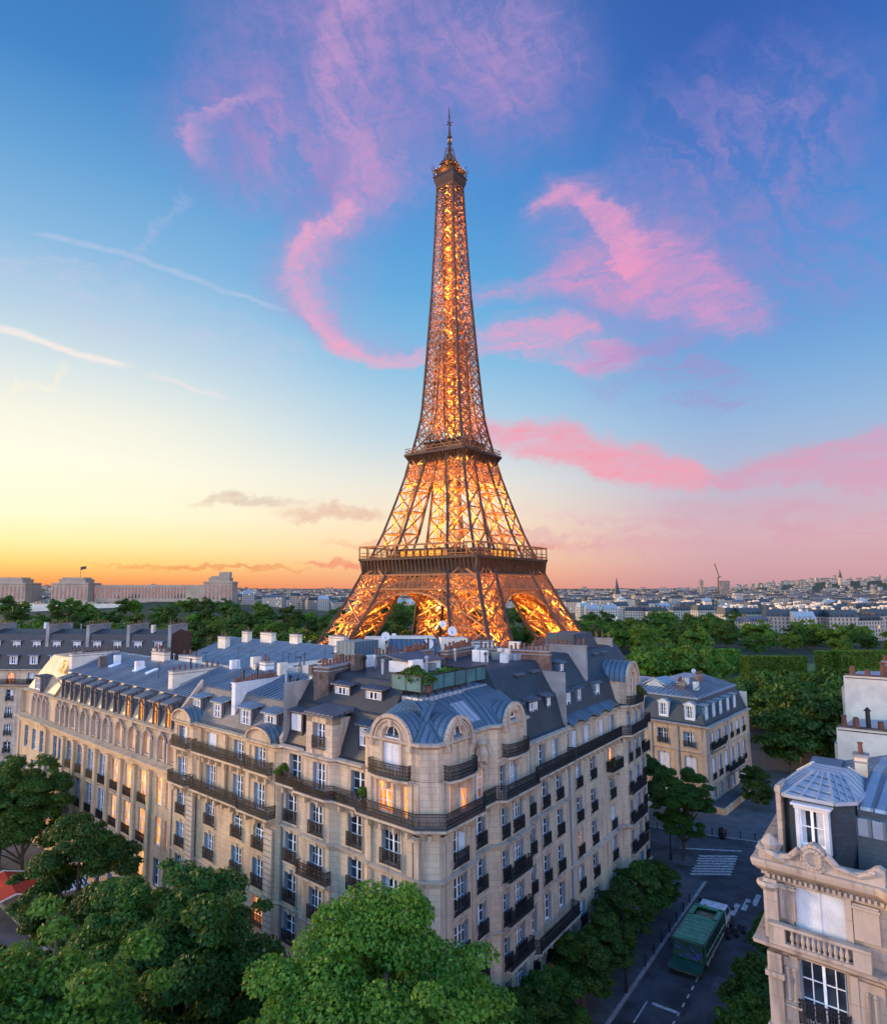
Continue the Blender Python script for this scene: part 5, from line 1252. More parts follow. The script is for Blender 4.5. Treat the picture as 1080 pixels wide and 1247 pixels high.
def zinc_block():
    root = thing('courtyard_building', 'jumble of zinc roofs and brick pot rows right of the tower foot', 'building', (16, 84, 0))
    mb = MB(); mb.prism([ST.xy(-3, -14), ST.xy(-34, -14), ST.xy(-34, -28), ST.xy(-3, -28)], 0, 26.0); mb.build('wall', M['plaster'], root)
    roof(root, [ST.xy(-34.4, -13.6), ST.xy(-2.6, -13.6)], [(0, 25.4), (0, 25.6), (-7, 26.7), (-7.4, 26.7), (-15, 25.4), (-15, 25.2)], 'zinc_pale', 'roof')
    for a, o, L, m, p in ((-4, -15.5, 8, 'brick', 14), (-13, -17, 7, 'plaster', 9), (-22, -17, 6, 'plaster', 9), (-28, -19, 4, 'plaster_grey', 5), (-6, -22, 3, 'plaster', 4)): chimney(root, ST.xy(a, o), ST.xy(a - L, o), .6, 25, 27.5 if m == 'brick' else 27.2, m, p)
    mb = MB(); mb.box(ST.xy(-8, -21) + (26,), 4, 2.5, 2.6, ST.rz()); mb.build('roof_box', M['zinc_blue'], root)
    return root
zinc_block()
# ------------------------------------------------------------------ the lattice tower
def lattice_tower():
    TX, TY, TZ = 36.6, 356.0, -7.3; rot = R(51.2)
    root = thing('lattice_tower', 'tall tapering wrought iron lattice tower glowing gold from the lamps inside it', 'tower', (TX, TY, TZ)); root.rotation_euler = (0, 0, rot)
    Hs = [(0, 62.0), (13, 51.3), (32, 41.9), (49, 35.0), (66.6, 28.3), (89, 21.9), (104.5, 17.9), (125, 14.0), (135.5, 12.2), (169, 10.0), (203, 8.0), (239, 6.4), (266, 5.4), (280, 5.2)]
    Ws = [(0, 20), (32, 18.6), (57, 15.0), (89, 11.6), (115, 10.0), (140, 9.6), (175, 8.8), (200, 8.2), (300, 8)]
    def ip(T, z):
        for (a, u), (b, v) in zip(T, T[1:]):
            if z <= b: return u + (v - u) * (z - a) / (b - a)
        return T[-1][1]
    h = lambda z: ip(Hs, z); iw = lambda z: max(0.0, h(z) - ip(Ws, z))
    def add(name, mb, m='tower_iron'):
        me = mb.mesh(name, M[m]); o = bpy.data.objects.new(name, me); C.objects.link(o); o.parent = root; return o
    def panel(mb, a0, a1, b0, b1, t, sub=2):
        """braced panel between two chords: X, mid rail, small rhombs"""
        a0, a1, b0, b1 = map(Vector, (a0, a1, b0, b1))
        mb.beam(a0, b1, t); mb.beam(b0, a1, t); mb.beam(a1, b1, t)
        if sub:
            m0 = a0.lerp(a1, .5); m1 = b0.lerp(b1, .5); c = (m0 + m1) / 2
            for p, q in ((a0.lerp(b0, .5), m0), (a0.lerp(b0, .5), m1), (a1.lerp(b1, .5), m0), (a1.lerp(b1, .5), m1)): mb.beam(p, q, t * .55)
            if sub > 1: mb.beam(m0, m1, t * .55); mb.beam(a0.lerp(b0, .5), a1.lerp(b1, .5), t * .5)
    # four legs, each a battered square lattice box, foot to second platform
    for sx in (-1, 1):
        for sy in (-1, 1):
            mb = MB(); ch = MB(); z = 0.0; zs = [0.0]
            while z < 112: z += max(8.5, ip(Ws, z) * (.62 if z < 50 else .86)); zs.append(min(z, 115.0))
            cor = lambda z: [(sx * h(z), sy * h(z), z), (sx * iw(z), sy * h(z), z), (sx * iw(z), sy * iw(z), z), (sx * h(z), sy * iw(z), z)]
            for z0, z1 in zip(zs, zs[1:]):
                A, B = cor(z0), cor(z1)
                for i in range(4):
                    j = (i + 1) % 4
                    # two bays per face
                    mA = Vector(A[i]).lerp(Vector(A[j]), .5); mB = Vector(B[i]).lerp(Vector(B[j]), .5)
                    panel(mb, A[i], B[i], A[j], B[j], .8 if z0 < 50 else .66, 1 if z0 < 45 else 0); mb.beam(mA, mB, .3)
                mb.beam(A[0], A[2], .5)
                if z0 < 50: mb.beam(A[1], A[3], .6); mb.beam(A[0], B[2], .5)
            L = add('leg', mb)
            for i in range(4):
                c4_ = MB()
                for z0, z1 in zip(zs, zs[1:]): c4_.beam(cor(z0)[i], cor(z1)[i], 1.5 if z0 < 57 else 1.15)
                o = bpy.data.objects.new('chord', c4_.mesh('chord', M['tower_dark'])); C.objects.link(o); o.parent = L
    # upper shaft
    mb = MB(); ch = MB(); z = 115.0; zs = [z]
    while z < 272: z += max(3.6, h(z) * .62); zs.append(min(z, 274.0))
    for z0, z1 in zip(zs, zs[1:]):
        for i in range(4):
            ca, sa = [(1, 0), (0, 1), (-1, 0), (0, -1)][i]
            P = lambda u, z: (ca * h(z) - sa * u, sa * h(z) + ca * u, z)
            st0 = [-h(z0), -iw(z0), iw(z0), h(z0)] if iw(z0) > .9 else [-h(z0), -h(z0) * .36, h(z0) * .36, h(z0)]
            st1 = [-h(z1), -iw(z1), iw(z1), h(z1)] if len(st0) == 4 else [-h(z1), -h(z1) * .36, h(z1) * .36, h(z1)]
            t = .5 if z0 < 200 else .42
            ch.beam(P(st0[0], z0), P(st1[0], z1), .95 if z0 < 200 else .75)
            for (u, u1), (v, v1) in zip(zip(st0, st1), zip(st0[1:], st1[1:])):
                if len(st0) == 4 and u < 0 < v and iw(z0) > 1.2:
                    mb.beam(P(u1, z1), P(v1, z1), t); mb.beam(P(u, z0), P(v1, z1), t * .8); mb.beam(P(v, z0), P(u1, z1), t * .8)
                else: panel(mb, P(u, z0), P(u1, z1), P(v, z0), P(v1, z1), t, 0 if z0 > 190 else 1)
            for u, u1 in list(zip(st0, st1))[1:-1]: ch.beam(P(u, z0), P(u1, z1), .5)
        k = iw(z0)
        if k > .9:
            for sx in (-1, 1):
                for sy in (-1, 1):
                    k1 = iw(z1); q = [(sx * h(z0), sy * k, z0), (sx * k, sy * k, z0), (sx * k, sy * h(z0), z0)]; q1 = [(sx * h(z1), sy * k1, z1), (sx * k1, sy * k1, z1), (sx * k1, sy * h(z1), z1)]
                    panel(mb, q[0], q1[0], q[1], q1[1], t, 1); panel(mb, q[1], q1[1], q[2], q1[2], t, 1)
        e = min(3.0, h(z0) * .42)
        for sx in (-1, 1):
            for sy in (-1, 1): mb.beam((sx * e, sy * e, z0), (sx * e, sy * e, z1), .75)
        for (a, b) in (((-e, -e), (e, e)), ((e, -e), (-e, e)), ((-e, -e), (e, -e)), ((e, -e), (e, e)), ((e, e), (-e, e)), ((-e, e), (-e, -e))): mb.beam(a + (z0,), b + (z1,), .5); mb.beam(b + (z0,), a + (z1,), .5)
    S = add('upper_shaft', mb); o = bpy.data.objects.new('chord', ch.mesh('chord', M['tower_dark'])); C.objects.link(o); o.parent = S
    def side(i):
        ca, sa = [(1, 0), (0, 1), (-1, 0), (0, -1)][i]
        return lambda u, o, z: (ca * o - sa * u, sa * o + ca * u, z)
    # arches under the first platform, in the battered plane of each face
    for i in range(4):
        P = side(i); mb = MB(); n = 34
        def apt(k, f, dep=0.0):
            th = math.pi * k / n; rx = 35.0 + 4.6 * f; rz_ = 31.5 + 5.6 * f; z = 8.5 + rz_ * math.sin(th)
            return P(rx * math.cos(th), h(z) - .4 - dep, z)
        for k in range(n):
            for dep in (0, 3.0):
                mb.beam(apt(k, 0, dep), apt(k + 1, 0, dep), .9); mb.beam(apt(k, 1, dep), apt(k + 1, 1, dep), .8); mb.beam(apt(k, .5, dep), apt(k + 1, .5, dep), .4)
                mb.beam(apt(k, 0, dep), apt(k + 1, 1, dep), .4); mb.beam(apt(k + 1, 0, dep), apt(k, 1, dep), .4)
            mb.beam(apt(k, 0), apt(k, 0, 3.0), .5); mb.beam(apt(k, 0), apt(k, 1), .4); mb.beam(apt(k, 1), apt(k, 1, 3.0), .4)
        # spandrel lattice up to the girder
        for s_ in (-1, 1):
            for k in range(11):
                u = s_ * (4 + k * 2.6); th = math.acos(min(1, abs(u) / 39.6)); za = 8.5 + 37.1 * math.sin(th); zb = 48.5
                if abs(u) < 31 and za < zb:
                    mb.beam(P(u, h(za) - .4, za), P(u, h(zb) - .4, zb), .35)
                    mb.beam(P(u, h(za) - .4, za), P(u + 2.6 * s_, h(zb) - .4, zb), .3)
        add('arch', mb)
    # first platform: girder, frieze with brackets, gallery
    mb = MB(); fr = MB(); dk = MB()
    for i in range(4):
        P = side(i)
        for z0, z1, o0, o1 in ((41.5, 48.5, h(41.5), h(48.5)),):
            w0 = 36; n = 26
            for k in range(n):
                u = -w0 + 2 * w0 * k / n; v = u + 2 * w0 / n
                mb.beam(P(u, o0, z0), P(v, o1, z1), .36); mb.beam(P(v, o0, z0), P(u, o1, z1), .36); mb.beam(P(u, o0, z0), P(u, o1, z1), .4)
                m_ = (u + v) / 2; mb.beam(P(m_, o0, z0), P(v, (o0 + o1) / 2, (z0 + z1) / 2), .25); mb.beam(P(m_, o0, z0), P(u, (o0 + o1) / 2, (z0 + z1) / 2), .25)
            for z, o in ((z0, o0), (z1, o1)): mb.beam(P(-w0, o, z), P(w0, o, z), .9)
        W = 35.4
        fr.hexa([P(-W + .5, W - 1.6, 48.6), P(W - .5, W - 1.6, 48.6), P(W - .5, W - 1.2, 48.6), P(-W + .5, W - 1.2, 48.6), P(-W, W - 1.6, 56.2), P(W, W - 1.6, 56.2), P(W, W - .6, 56.2), P(-W, W - .6, 56.2)])
        n = 30
        for k in range(n + 1):
            u = -W + 2 * W * k / n; fr.hexa([P(u - .35, W - 1.4, 50.0), P(u + .35, W - 1.4, 50.0), P(u + .35, W - .9, 50.0), P(u - .35, W - .9, 50.0), P(u - .35, W - 1.2, 56.2), P(u + .35, W - 1.2, 56.2), P(u + .35, W + .7, 56.2), P(u - .35, W + .7, 56.2)])
        fr.hexa([P(-W - .9, W - 1, 56.2), P(W + .9, W - 1, 56.2), P(W + .9, W + .9, 56.2), P(-W - .9, W + .9, 56.2), P(-W - .9, W - 1, 57.3), P(W + .9, W - 1, 57.3), P(W + .9, W + .9, 57.3), P(-W - .9, W + .9, 57.3)])
        fr.hexa([P(-W, W - 1.7, 48.2), P(W, W - 1.7, 48.2), P(W, W - .8, 48.2), P(-W, W - .8, 48.2), P(-W, W - 1.7, 49.2), P(W, W - 1.7, 49.2), P(W, W - .8, 49.2), P(-W, W - .8, 49.2)])
        G = W + .5; n = 12
        for k in range(n + 1): u = -G + 2 * G * k / n; mb.beam(P(u, G, 57.2), P(u, G, 63.4), .45)
        for z, t in ((63.4, .8), (58.6, .35), (60.2, .2)): mb.beam(P(-G, G, z), P(G, G, z), t)
        n = 60
        for k in range(n + 1): u = -G + 2 * G * k / n; mb.beam(P(u, G, 57.2), P(u, G, 58.6), .14)
        # pavilions on the deck
        dk.hexa([P(-17, 16, 57.2), P(17, 16, 57.2), P(17, 27, 57.2), P(-17, 27, 57.2), P(-17, 17, 62), P(17, 17, 62), P(17, 27.5, 62), P(-17, 27.5, 62)])
    ring = lambda o, i, z0, z1: [(-o, -o), (o, -o), (o, o), (-o, o)]
    for i in range(4):
        P = side(i); dk.hexa([P(-35, 15, 56.3), P(35, 15, 56.3), P(35, 34.6, 56.3), P(-35, 34.6, 56.3), P(-35, 15, 56.9), P(35, 15, 56.9), P(35, 34.6, 56.9), P(-35, 34.6, 56.9)])
    G1 = add('first_platform', fr, 'tower_dark'); G1.name = 'platform'
    for nm, q, mm in (('gallery', mb, 'tower_iron'), ('deck', dk, 'tower_dark')):
        o = bpy.data.objects.new(nm, q.mesh(nm, M[mm])); C.objects.link(o); o.parent = G1
    pm = MB()
    for i in range(4):
        P = side(i)
        for k in range(7): pm.quad(P(-15 + k * 4.4, 27.62, 58.2), P(-12 + k * 4.4, 27.62, 58.2), P(-12 + k * 4.4, 27.62, 61), P(-15 + k * 4.4, 27.62, 61))
    o = bpy.data.objects.new('pane', pm.mesh('pane', M['lit_gold'])); C.objects.link(o); o.parent = G1
    # second platform
    fr = MB(); mb = MB(); W = 18.6
    for i in range(4):
        P = side(i); o0, o1 = h(98) , h(106)
        n = 14; w0 = 17.5
        for za, zb in ((97, 102.5), (102.5, 108)):
            oa, ob = h(za), h(zb)
            for k in range(n):
                u = -w0 + 2 * w0 * k / n; v = u + 2 * w0 / n; mb.beam(P(u, oa, za), P(v, ob, zb), .3); mb.beam(P(v, oa, za), P(u, ob, zb), .3); mb.beam(P(u, oa, za), P(u, ob, zb), .3)
            mb.beam(P(-oa, oa, za), P(oa, oa, za), .6)
        fr.hexa([P(-16, 15.6, 108), P(16, 15.6, 108), P(16, 16.2, 108), P(-16, 16.2, 108), P(-W + .6, W - 1.2, 112.5), P(W - .6, W - 1.2, 112.5), P(W - .6, W - .6, 112.5), P(-W + .6, W - .6, 112.5)])
        n = 20
        for k in range(n + 1):
            f = -1 + 2 * k / n; fr.hexa([P(f * 16 - .25, 15.6, 108), P(f * 16 + .25, 15.6, 108), P(f * 16 + .25, 16.6, 108), P(f * 16 - .25, 16.6, 108), P(f * W - .25, W - 1, 112.6), P(f * W + .25, W - 1, 112.6), P(f * W + .25, W + .5, 112.6), P(f * W - .25, W + .5, 112.6)])
        fr.hexa([P(-W - .5, 8, 112.6), P(W + .5, 8, 112.6), P(W + .5, W + .6, 112.6), P(-W - .5, W + .6, 112.6), P(-W - .5, 8, 113.6), P(W + .5, 8, 113.6), P(W + .5, W + .6, 113.6), P(-W - .5, W + .6, 113.6)])
        for z, t in ((115.0, .3), (116.6, .25)): mb.beam(P(-W, W, z), P(W, W, z), t)
        n = 26
        for k in range(n + 1): u = -W + 2 * W * k / n; mb.beam(P(u, W, 113.5), P(u, W, 115.0 if k % 2 else 116.6), .18)
        fr.hexa([P(-11, 5, 113.5), P(11, 5, 113.5), P(11, 11.5, 113.5), P(-11, 11.5, 113.5), P(-11, 5, 119.5), P(11, 5, 119.5), P(11, 11.5, 119.5), P(-11, 11.5, 119.5)])
        fr.hexa([P(-12.5, 4, 119.5), P(12.5, 4, 119.5), P(12.5, 13, 119.5), P(-12.5, 13, 119.5), P(-12.5, 4, 120.2), P(12.5, 4, 120.2), P(12.5, 13, 120.2), P(-12.5, 13, 120.2)])
    G2 = add('platform', fr, 'tower_dark'); o = bpy.data.objects.new('gallery', mb.mesh('gallery', M['tower_iron'])); C.objects.link(o); o.parent = G2
    # top cabin, dome, mast
    mb = MB()
    def sq(w, z): return [(-w, -w, z), (w, -w, z), (w, w, z), (-w, w, z)]
    for a, za, b, zb in ((5.2, 268, 6.6, 272), (6.6, 272, 6.7, 274.5), (7.1, 274.5, 7.1, 275.2), (5.6, 275.2, 5.6, 278.6), (6.9, 278.6, 6.7, 279.3), (3.6, 279.3, 3.4, 283), (4.4, 283, 3.0, 286), (2.0, 286, 1.3, 290)): mb.hexa(sq(a, za) + sq(b, zb))
    for i in range(4):
        P = side(i)
        for k in range(11): u = -6.9 + 1.38 * k; mb.beam(P(u, 6.9, 275), P(u, 6.9, 277), .16)
        mb.beam(P(-6.9, 6.9, 277), P(6.9, 6.9, 277), .25); mb.beam(P(-7.0, 7, 278), P(-7.0, 8.2, 281), .3); mb.beam(P(6, 6.5, 279), P(6.4, 7, 283), .25)
        mb.beam(P(3.0, 3, 283), P(1.2, 1.2, 294), .4)
    Tt = add('cabin', mb, 'tower_dark')
    ms = MB(); ms.tube([(0, 0, 288), (0, 0, 296), (0, 0, 304)], [1.15, .9, .8], 8); ms.tube([(0, 0, 304), (0, 0, 319)], [.6, .25], 6)
    for z in (292, 296, 300): ms.lathe((0, 0, z), [(1.2, 0), (1.5, .3), (1.2, .6)], 8)
    ms.beam((-2.2, 0, 309), (2.2, 0, 309), .35); ms.beam((0, -2.2, 309), (0, 2.2, 309), .35); ms.beam((-1.2, 0, 313), (1.2, 0, 313), .25)
    add('mast', ms, 'tower_dark')
    lp = MB()
    for i in range(4):
        P = side(i)
        for k in range(5): lp.lathe(P(-5 + 2.5 * k, 7.0, 279.4), [(.05, 0), (.3, .2), (.05, .45)], 6)
        lp.lathe(P(0, .9, 298), [(.1, 0), (.5, .4), (.1, .8)], 6)
    add('beacon_lamp', lp, 'lit_gold')
    # the projectors themselves: lamps inside legs and shaft, each with a glowing lens
    def lamp(x, y, z, w, col=(1.0, .36, .04), r=1.2):
        d = bpy.data.lights.new('projector', 'SPOT'); d.spot_size = R(172); d.spot_blend = .4; d.energy = w; d.color = col; d.shadow_soft_size = r
        o = bpy.data.objects.new('projector', d); C.objects.link(o); o.parent = root; o.location = (x, y, z); o.rotation_euler = (math.pi, 0, 0)
    for sx in (-1, 1):
        for sy in (-1, 1):
            for z, w in ((5, 60000), (16, 60000), (27, 52000), (38, 42000), (49, 26000), (62, 26000), (73, 26000), (84, 22000), (95, 17000), (106, 12000)):
                c = (h(z) + iw(z)) / 2; lamp(sx * c, sy * c, z, w * 1.5 * LAMPK)
    for z, w in ((122, 13000), (130, 12000), (142, 12000), (154, 11000), (166, 10000), (178, 9000), (190, 8000), (202, 7500), (214, 7000), (226, 6500), (238, 6000), (249, 5500), (259, 5000), (267, 4000)): 
        lamp(.6, -.6, z, w * 3.4 * LAMPK, r=.8); lamp(-.6, .6, z + 5, w * 3.0 * LAMPK, r=.8)
    for q in range(4): P = side(q); lamp(*P(0, 8.2, 276), 2500 * LAMPK, r=.4); lamp(*P(0, 5.2, 282), 900 * LAMPK, r=.3)
    for i in range(4):
        P = side(i)
        for u in (-22, 0, 22): p = P(u, 24, 53); lamp(*p, 9000 * LAMPK)
        p = P(0, 33, 33); lamp(*p, 6000 * LAMPK)
    for sx, sy in ((1, 0), (-1, 0), (0, 1), (0, -1), (1, 1), (-1, -1), (1, -1), (-1, 1)):      # unseen fill spots added on the ground outside to light the outer ironwork
        k = 96 if sx and sy else 104; kk = .78 if sx and sy else 1; d = bpy.data.lights.new('added_fill_spot', 'SPOT'); d.energy = 300000 * FILL_SPOTK; d.color = (1, .34, .04); d.spot_size = R(95); d.spot_blend = .6; d.shadow_soft_size = 1.5
        o = bpy.data.objects.new('added_fill_spot', d); C.objects.link(o); o.parent = root; o.location = (sx * k * kk, sy * k * kk, 3); o.rotation_euler = (Vector((0, 0, 110)) - o.location).to_track_quat('-Z', 'Y').to_euler()
    return root
FILL_SPOTK = .55
LAMPK = 2.5
lattice_tower()

# ------------------------------------------------------------------ palace on the hill to the left
def palace():
    zb = 16; m = plain('palace stone', (.34, .27, .20), .9, var=.15, scale=.08)
    root = thing('palace', 'long colonnaded stone palace with heavy end pavilions on the hill beyond the trees', 'palace', (-330, 1010, zb))
    def pav(x0, x1, y0, y1, zt, parent, zz=zb):
        mb = MB(); cx, cy = (x0 + x1) / 2, (y0 + y1) / 2
        mb.box((cx, cy, zz), x1 - x0, y1 - y0, zt - zz); mb.box((cx, cy, zt), (x1 - x0) * .72, (y1 - y0) * .7, 5.5); mb.box((cx, cy, zt + 5.5), (x1 - x0) * .6, (y1 - y0) * .6, 2.5); mb.box((cx, cy, zt - 2.2), x1 - x0 + 2, y1 - y0 + 2, 1.2); mb.box((cx, cy, zt + 4.4), (x1 - x0) * .75, (y1 - y0) * .73, .8)
        P = mb.build('pavilion', m, parent); g = MB(); n = int((x1 - x0) / 6)
        for k in range(n): g.box((x0 + (k + .5) * (x1 - x0) / n, y0 - .15, zz + 4), 1.8, .4, zt - zz - 9)
        g.build('window_bay', M['glass'], P)
    pav(-492, -452 + 14, 985, 1030, 44, root); pav(-590, -530, 985, 1030, 44, root)
    pav(-268, -226, 985, 1020, 46, root)
    mb = MB(); mb.box((-240, 1000, 46), 16, 14, 14); mb.build('tower_block', m, root)
    pts = [(-438, 1012), (-400, 1020), (-350, 1022), (-300, 1016), (-268, 1004)]
    w = MB(); g = MB()
    for a, b in zip(pts, pts[1:]):
        L = math.dist(a, b); rz = math.atan2(b[1] - a[1], b[0] - a[0]); c = ((a[0] + b[0]) / 2, (a[1] + b[1]) / 2)
        w.box(c + (zb,), L + 1, 16, 25, rz); n = int(L / 5)
        for k in range(n):
            t = (k + .5) / n; g.box((a[0] + (b[0] - a[0]) * t, a[1] + (b[1] - a[1]) * t - 8.1, zb + 5), 2.2, .5, 17, rz)
    W = w.build('wing', m, root); g.build('window_bay', M['glass'], W)
    f = MB(); f.tube([(-457, 1000, 50), (-457, 1000, 68)], .25, 5); f.build('flagpole', M['iron'], root)
    f = MB(); f.quad((-457, 1000, 63), (-449, 1001, 65), (-449, 1001, 69), (-457, 1000, 68)); f.build('flag', M['slate'], root)
    # terrace wall with its lamps
    t = thing('terrace_wall', 'pale retaining wall with a line of small lamps below the palace', 'wall', (-440, 900, 8))
    mb = MB(); mb.box((-470, 905, 0), 260, 3, 15); mb.build('wall', M['plaster'], t)
    mb = MB()
    for k in range(24): mb.lathe((-590 + k * 10, 902.8, 15.6), [(.1, 0), (.7, .6), (.1, 1.2)], 6)
    mb.build('lamp', M['lit_orange'], t)
palace()

# ------------------------------------------------------------------ the far city
def city_wall(name, c, litp=.05):
    def fn(k, b, o):
        uv = uvn(k); s = k.n('SeparateXYZ'); k.put(s.inputs[0], uv)
        u = k.m('DIVIDE', s.outputs[0], 2.9); v = k.m('DIVIDE', s.outputs[1], 3.15)
        fu = k.m('FRACT', u); fv = k.m('FRACT', v)
        w = k.m('MULTIPLY', k.m('LESS_THAN', k.m('ABSOLUTE', k.m('SUBTRACT', fu, .5)), .2), k.m('LESS_THAN', k.m('ABSOLUTE', k.m('SUBTRACT', fv, .48)), .33))
        cell = k.n('CombineXYZ'); k.put(cell.inputs[0], k.m('FLOOR', u)); k.put(cell.inputs[1], k.m('FLOOR', v)); k.put(cell.inputs[2], k.n('ObjectInfo').outputs['Random'])
        wn = k.n('TexWhiteNoise', noise_dimensions='3D'); k.put(wn.inputs['Vector'], k.vscale(cell.outputs[0], (1, 1, 91)))
        on = k.m('MULTIPLY', w, k.m('LESS_THAN', wn.outputs['Value'], litp))
        tone = k.lr(k.n('ObjectInfo').outputs['Random'], 0, 1, .62, 1.15)
        base = k.mix(1.0, c4(c), tone, 'MULTIPLY')
        k.put(b.inputs['Base Color'], k.mix(w, base, (.03, .04, .055, 1))); k.put(b.inputs['Roughness'], k.lr(w, 0, 1, .85, .25))
        b.inputs['Emission Color'].default_value = (1, .55, .18, 1); k.put(b.inputs['Emission Strength'], k.m('MULTIPLY', on, 1.3))
    return mat(name, fn)
M['city_a'] = city_wall('far limestone front', (.42, .36, .29)); M['city_b'] = city_wall('far white front', (.40, .37, .33)); M['city_c'] = city_wall('far brown front', (.28, .23, .19), .08)
def city_block(L, D, h, roofh, wm, rm, seed):
    rnd = random.Random(seed); mb = MB(); mb.prism([(-L / 2, -D / 2), (L / 2, -D / 2), (L / 2, D / 2), (-L / 2, D / 2)], -6, h)
    wall = mb.mesh('city_building', M[wm]); rf = MB(); i = 1.6
    a = [(-L / 2, -D / 2, h), (L / 2, -D / 2, h), (L / 2, D / 2, h), (-L / 2, D / 2, h)]; b = [(-L / 2 + i, -D / 2 + i, h + roofh), (L / 2 - i, -D / 2 + i, h + roofh), (L / 2 - i, D / 2 - i, h + roofh), (-L / 2 + i, D / 2 - i, h + roofh)]
    rf.hexa(a + b)
    n = int(L / 4)
    for k in range(n): rf.box((-L / 2 + 2 + k * 4, -D / 2 + .5, h + .4), 1.4, 1.6, 1.9)
    st = MB()
    for k in range(rnd.randint(2, 5)):
        x = rnd.uniform(-L / 2 + 1, L / 2 - 1); st.box((x, rnd.uniform(-1, 1), h + roofh - .5), .8, rnd.uniform(2.5, 6), rnd.uniform(1.8, 3.2))
    return wall, rf.mesh('roof', M[rm]), st.mesh('chimney', M['plaster' if seed % 2 else 'brick_dark'])
CITY = [city_block(*q, i) for i, q in enumerate([(26, 12, 16, 4.5, 'city_a', 'slate'), (18, 11, 18, 5.5, 'city_b', 'zinc'), (34, 13, 15, 4, 'city_a', 'zinc_dark'), (14, 11, 20, 5, 'city_c', 'slate_blue'), (42, 14, 13, 3, 'city_b', 'zinc'), (22, 12, 19, 6, 'city_a', 'slate_blue'), (30, 16, 24, 1.0, 'city_b', 'zinc_pale')])]
def place_city(x, y, i, rz, label, group, s=1.0):
    w, r, c = CITY[i]; o = bpy.data.objects.new('city_building', w); C.objects.link(o); o.location = (x, y, terrain(x, y)); o.rotation_euler = (0, 0, rz); o.scale = (s, s, s)
    tag(o, label, 'building', group)
    for n, m in (('roof', r), ('chimney', c)): inst(n, m, o, (0, 0, 0))
rng = random.Random(3)
def px2x(px, y): return (px - 470) / 810 * y
# rows of apartment houses beyond the park on the right
for row, (y0, p0, p1, n) in enumerate([(560, 905, 1100, 8), (600, 870, 1100, 10), (650, 880, 1110, 10), (720, 840, 1110, 12), (800, 700, 1110, 15), (900, 690, 1110, 16)]):
    for j in range(n):
        p = p0 + (p1 - p0) * (j + .5) / n + rng.uniform(-5, 5); y = y0 + rng.uniform(-16, 16)
        place_city(px2x(p, y), y, rng.choice([0, 1, 2, 3, 5, 5, 0]), rng.uniform(-.25, .45), 'apartment house of the city rows beyond the park, right of the tower', 'city houses beyond the park, right of the tower')
for j in range(46):
    y = rng.uniform(1050, 1500); p = rng.uniform(640, 1110) if j % 3 else rng.uniform(290, 440)
    place_city(px2x(p, y), y, rng.choice([0, 1, 2, 3, 5]), rng.uniform(-.6, .6), 'small distant city house under the %s skyline' % ('right' if p > 560 else 'middle'), 'distant city houses right of the tower' if p > 560 else 'distant city houses left of the tower')
for j in range(34):
    y = rng.uniform(1000, 1500); p = rng.uniform(285, 560); place_city(px2x(p, y), y, rng.choice([0, 1, 2, 3, 5]), rng.uniform(-.5, .5), 'small distant city house between the palace and the tower', 'distant city houses between palace and tower')
def far_city():
    mbs = {'city_a': MB(), 'city_b': MB(), 'zinc_dark': MB(), 'slate_blue': MB()}
    for j in range(2600):
        y = 1500 + 3800 * rng.random() ** 1.3; p = rng.uniform(-60, 1150); x = px2x(p, y); z = terrain(x, y)
        L = rng.uniform(12, 40); h = rng.uniform(11, 22) * (1 if rng.random() > .02 else 1.8); rz = rng.uniform(-.7, .7); k = rng.choice(['city_a', 'city_b', 'city_a'])
        mbs[k].box((x, y, z - 5), L, 12, h + 5, rz); mbs[rng.choice(['zinc_dark', 'slate_blue'])].box((x, y, z + h), L + .3, 12.3, rng.uniform(2, 5), rz)
    root = thing('distant_city', 'distant city spread along the whole horizon', 'city', (0, 2500, 0), kind='stuff')
    for k, m in mbs.items(): m.build('far_fronts' if k.startswith('city') else 'far_roofs', M[k], root)
far_city()
def spire(px, y, zt, w, name, label):
    x = px2x(px, y); z = terrain(x, y); root = thing(name, label, 'church', (x, y, z)); mb = MB()
    mb.box((x, y, z), w * 1.6, w * 1.6, (zt - z) * .45); mb.build('tower', M['stone'], root)
    mb = MB(); zz = z + (zt - z) * .45; mb.lathe((x, y, zz), [(w * .9, 0), (w * .5, (zt - zz) * .35), (.2, zt - zz)], 8); mb.build('spire', M['slate'], root)
    mb = MB(); mb.box((x + w * 2, y, z), w * 4, w * 2, (zt - z) * .28); mb.build('nave', M['stone'], root)
spire(749, 1500, 62, 9, 'church', 'church with a thin dark spire on the skyline right of the tower')
spire(1020, 4300, 168, 13, 'church', 'tiny domed church on the hill at the right end of the skyline')
def crane():
    y = 2400; x = px2x(872, y); z = terrain(x, y); root = thing('tower_crane', 'thin construction crane with a raised jib on the right skyline', 'crane', (x, y, z))
    mb = MB(); mb.beam((x, y, z), (x, y, 78), 2.4); mb.build('mast', M['iron'], root); mb = MB(); mb.beam((x + 5, y, 76), (x - 10, y, 128), 2.0); mb.beam((x, y, 78), (x + 12, y, 80), 2.2); mb.build('jib', M['iron'], root)
    for px, w, zt in ((856, 10, 70), (884, 36, 66)):
        xx = px2x(px, y); b = MB(); b.box((xx, y + 30, terrain(xx, y)), w, 12, zt - terrain(xx, y)); o = b.build('tower_block', M['city_c']); tag(o, 'pale slab of flats beside the crane on the skyline' if w > 20 else 'narrow pale tower just left of the crane', 'building')
crane()
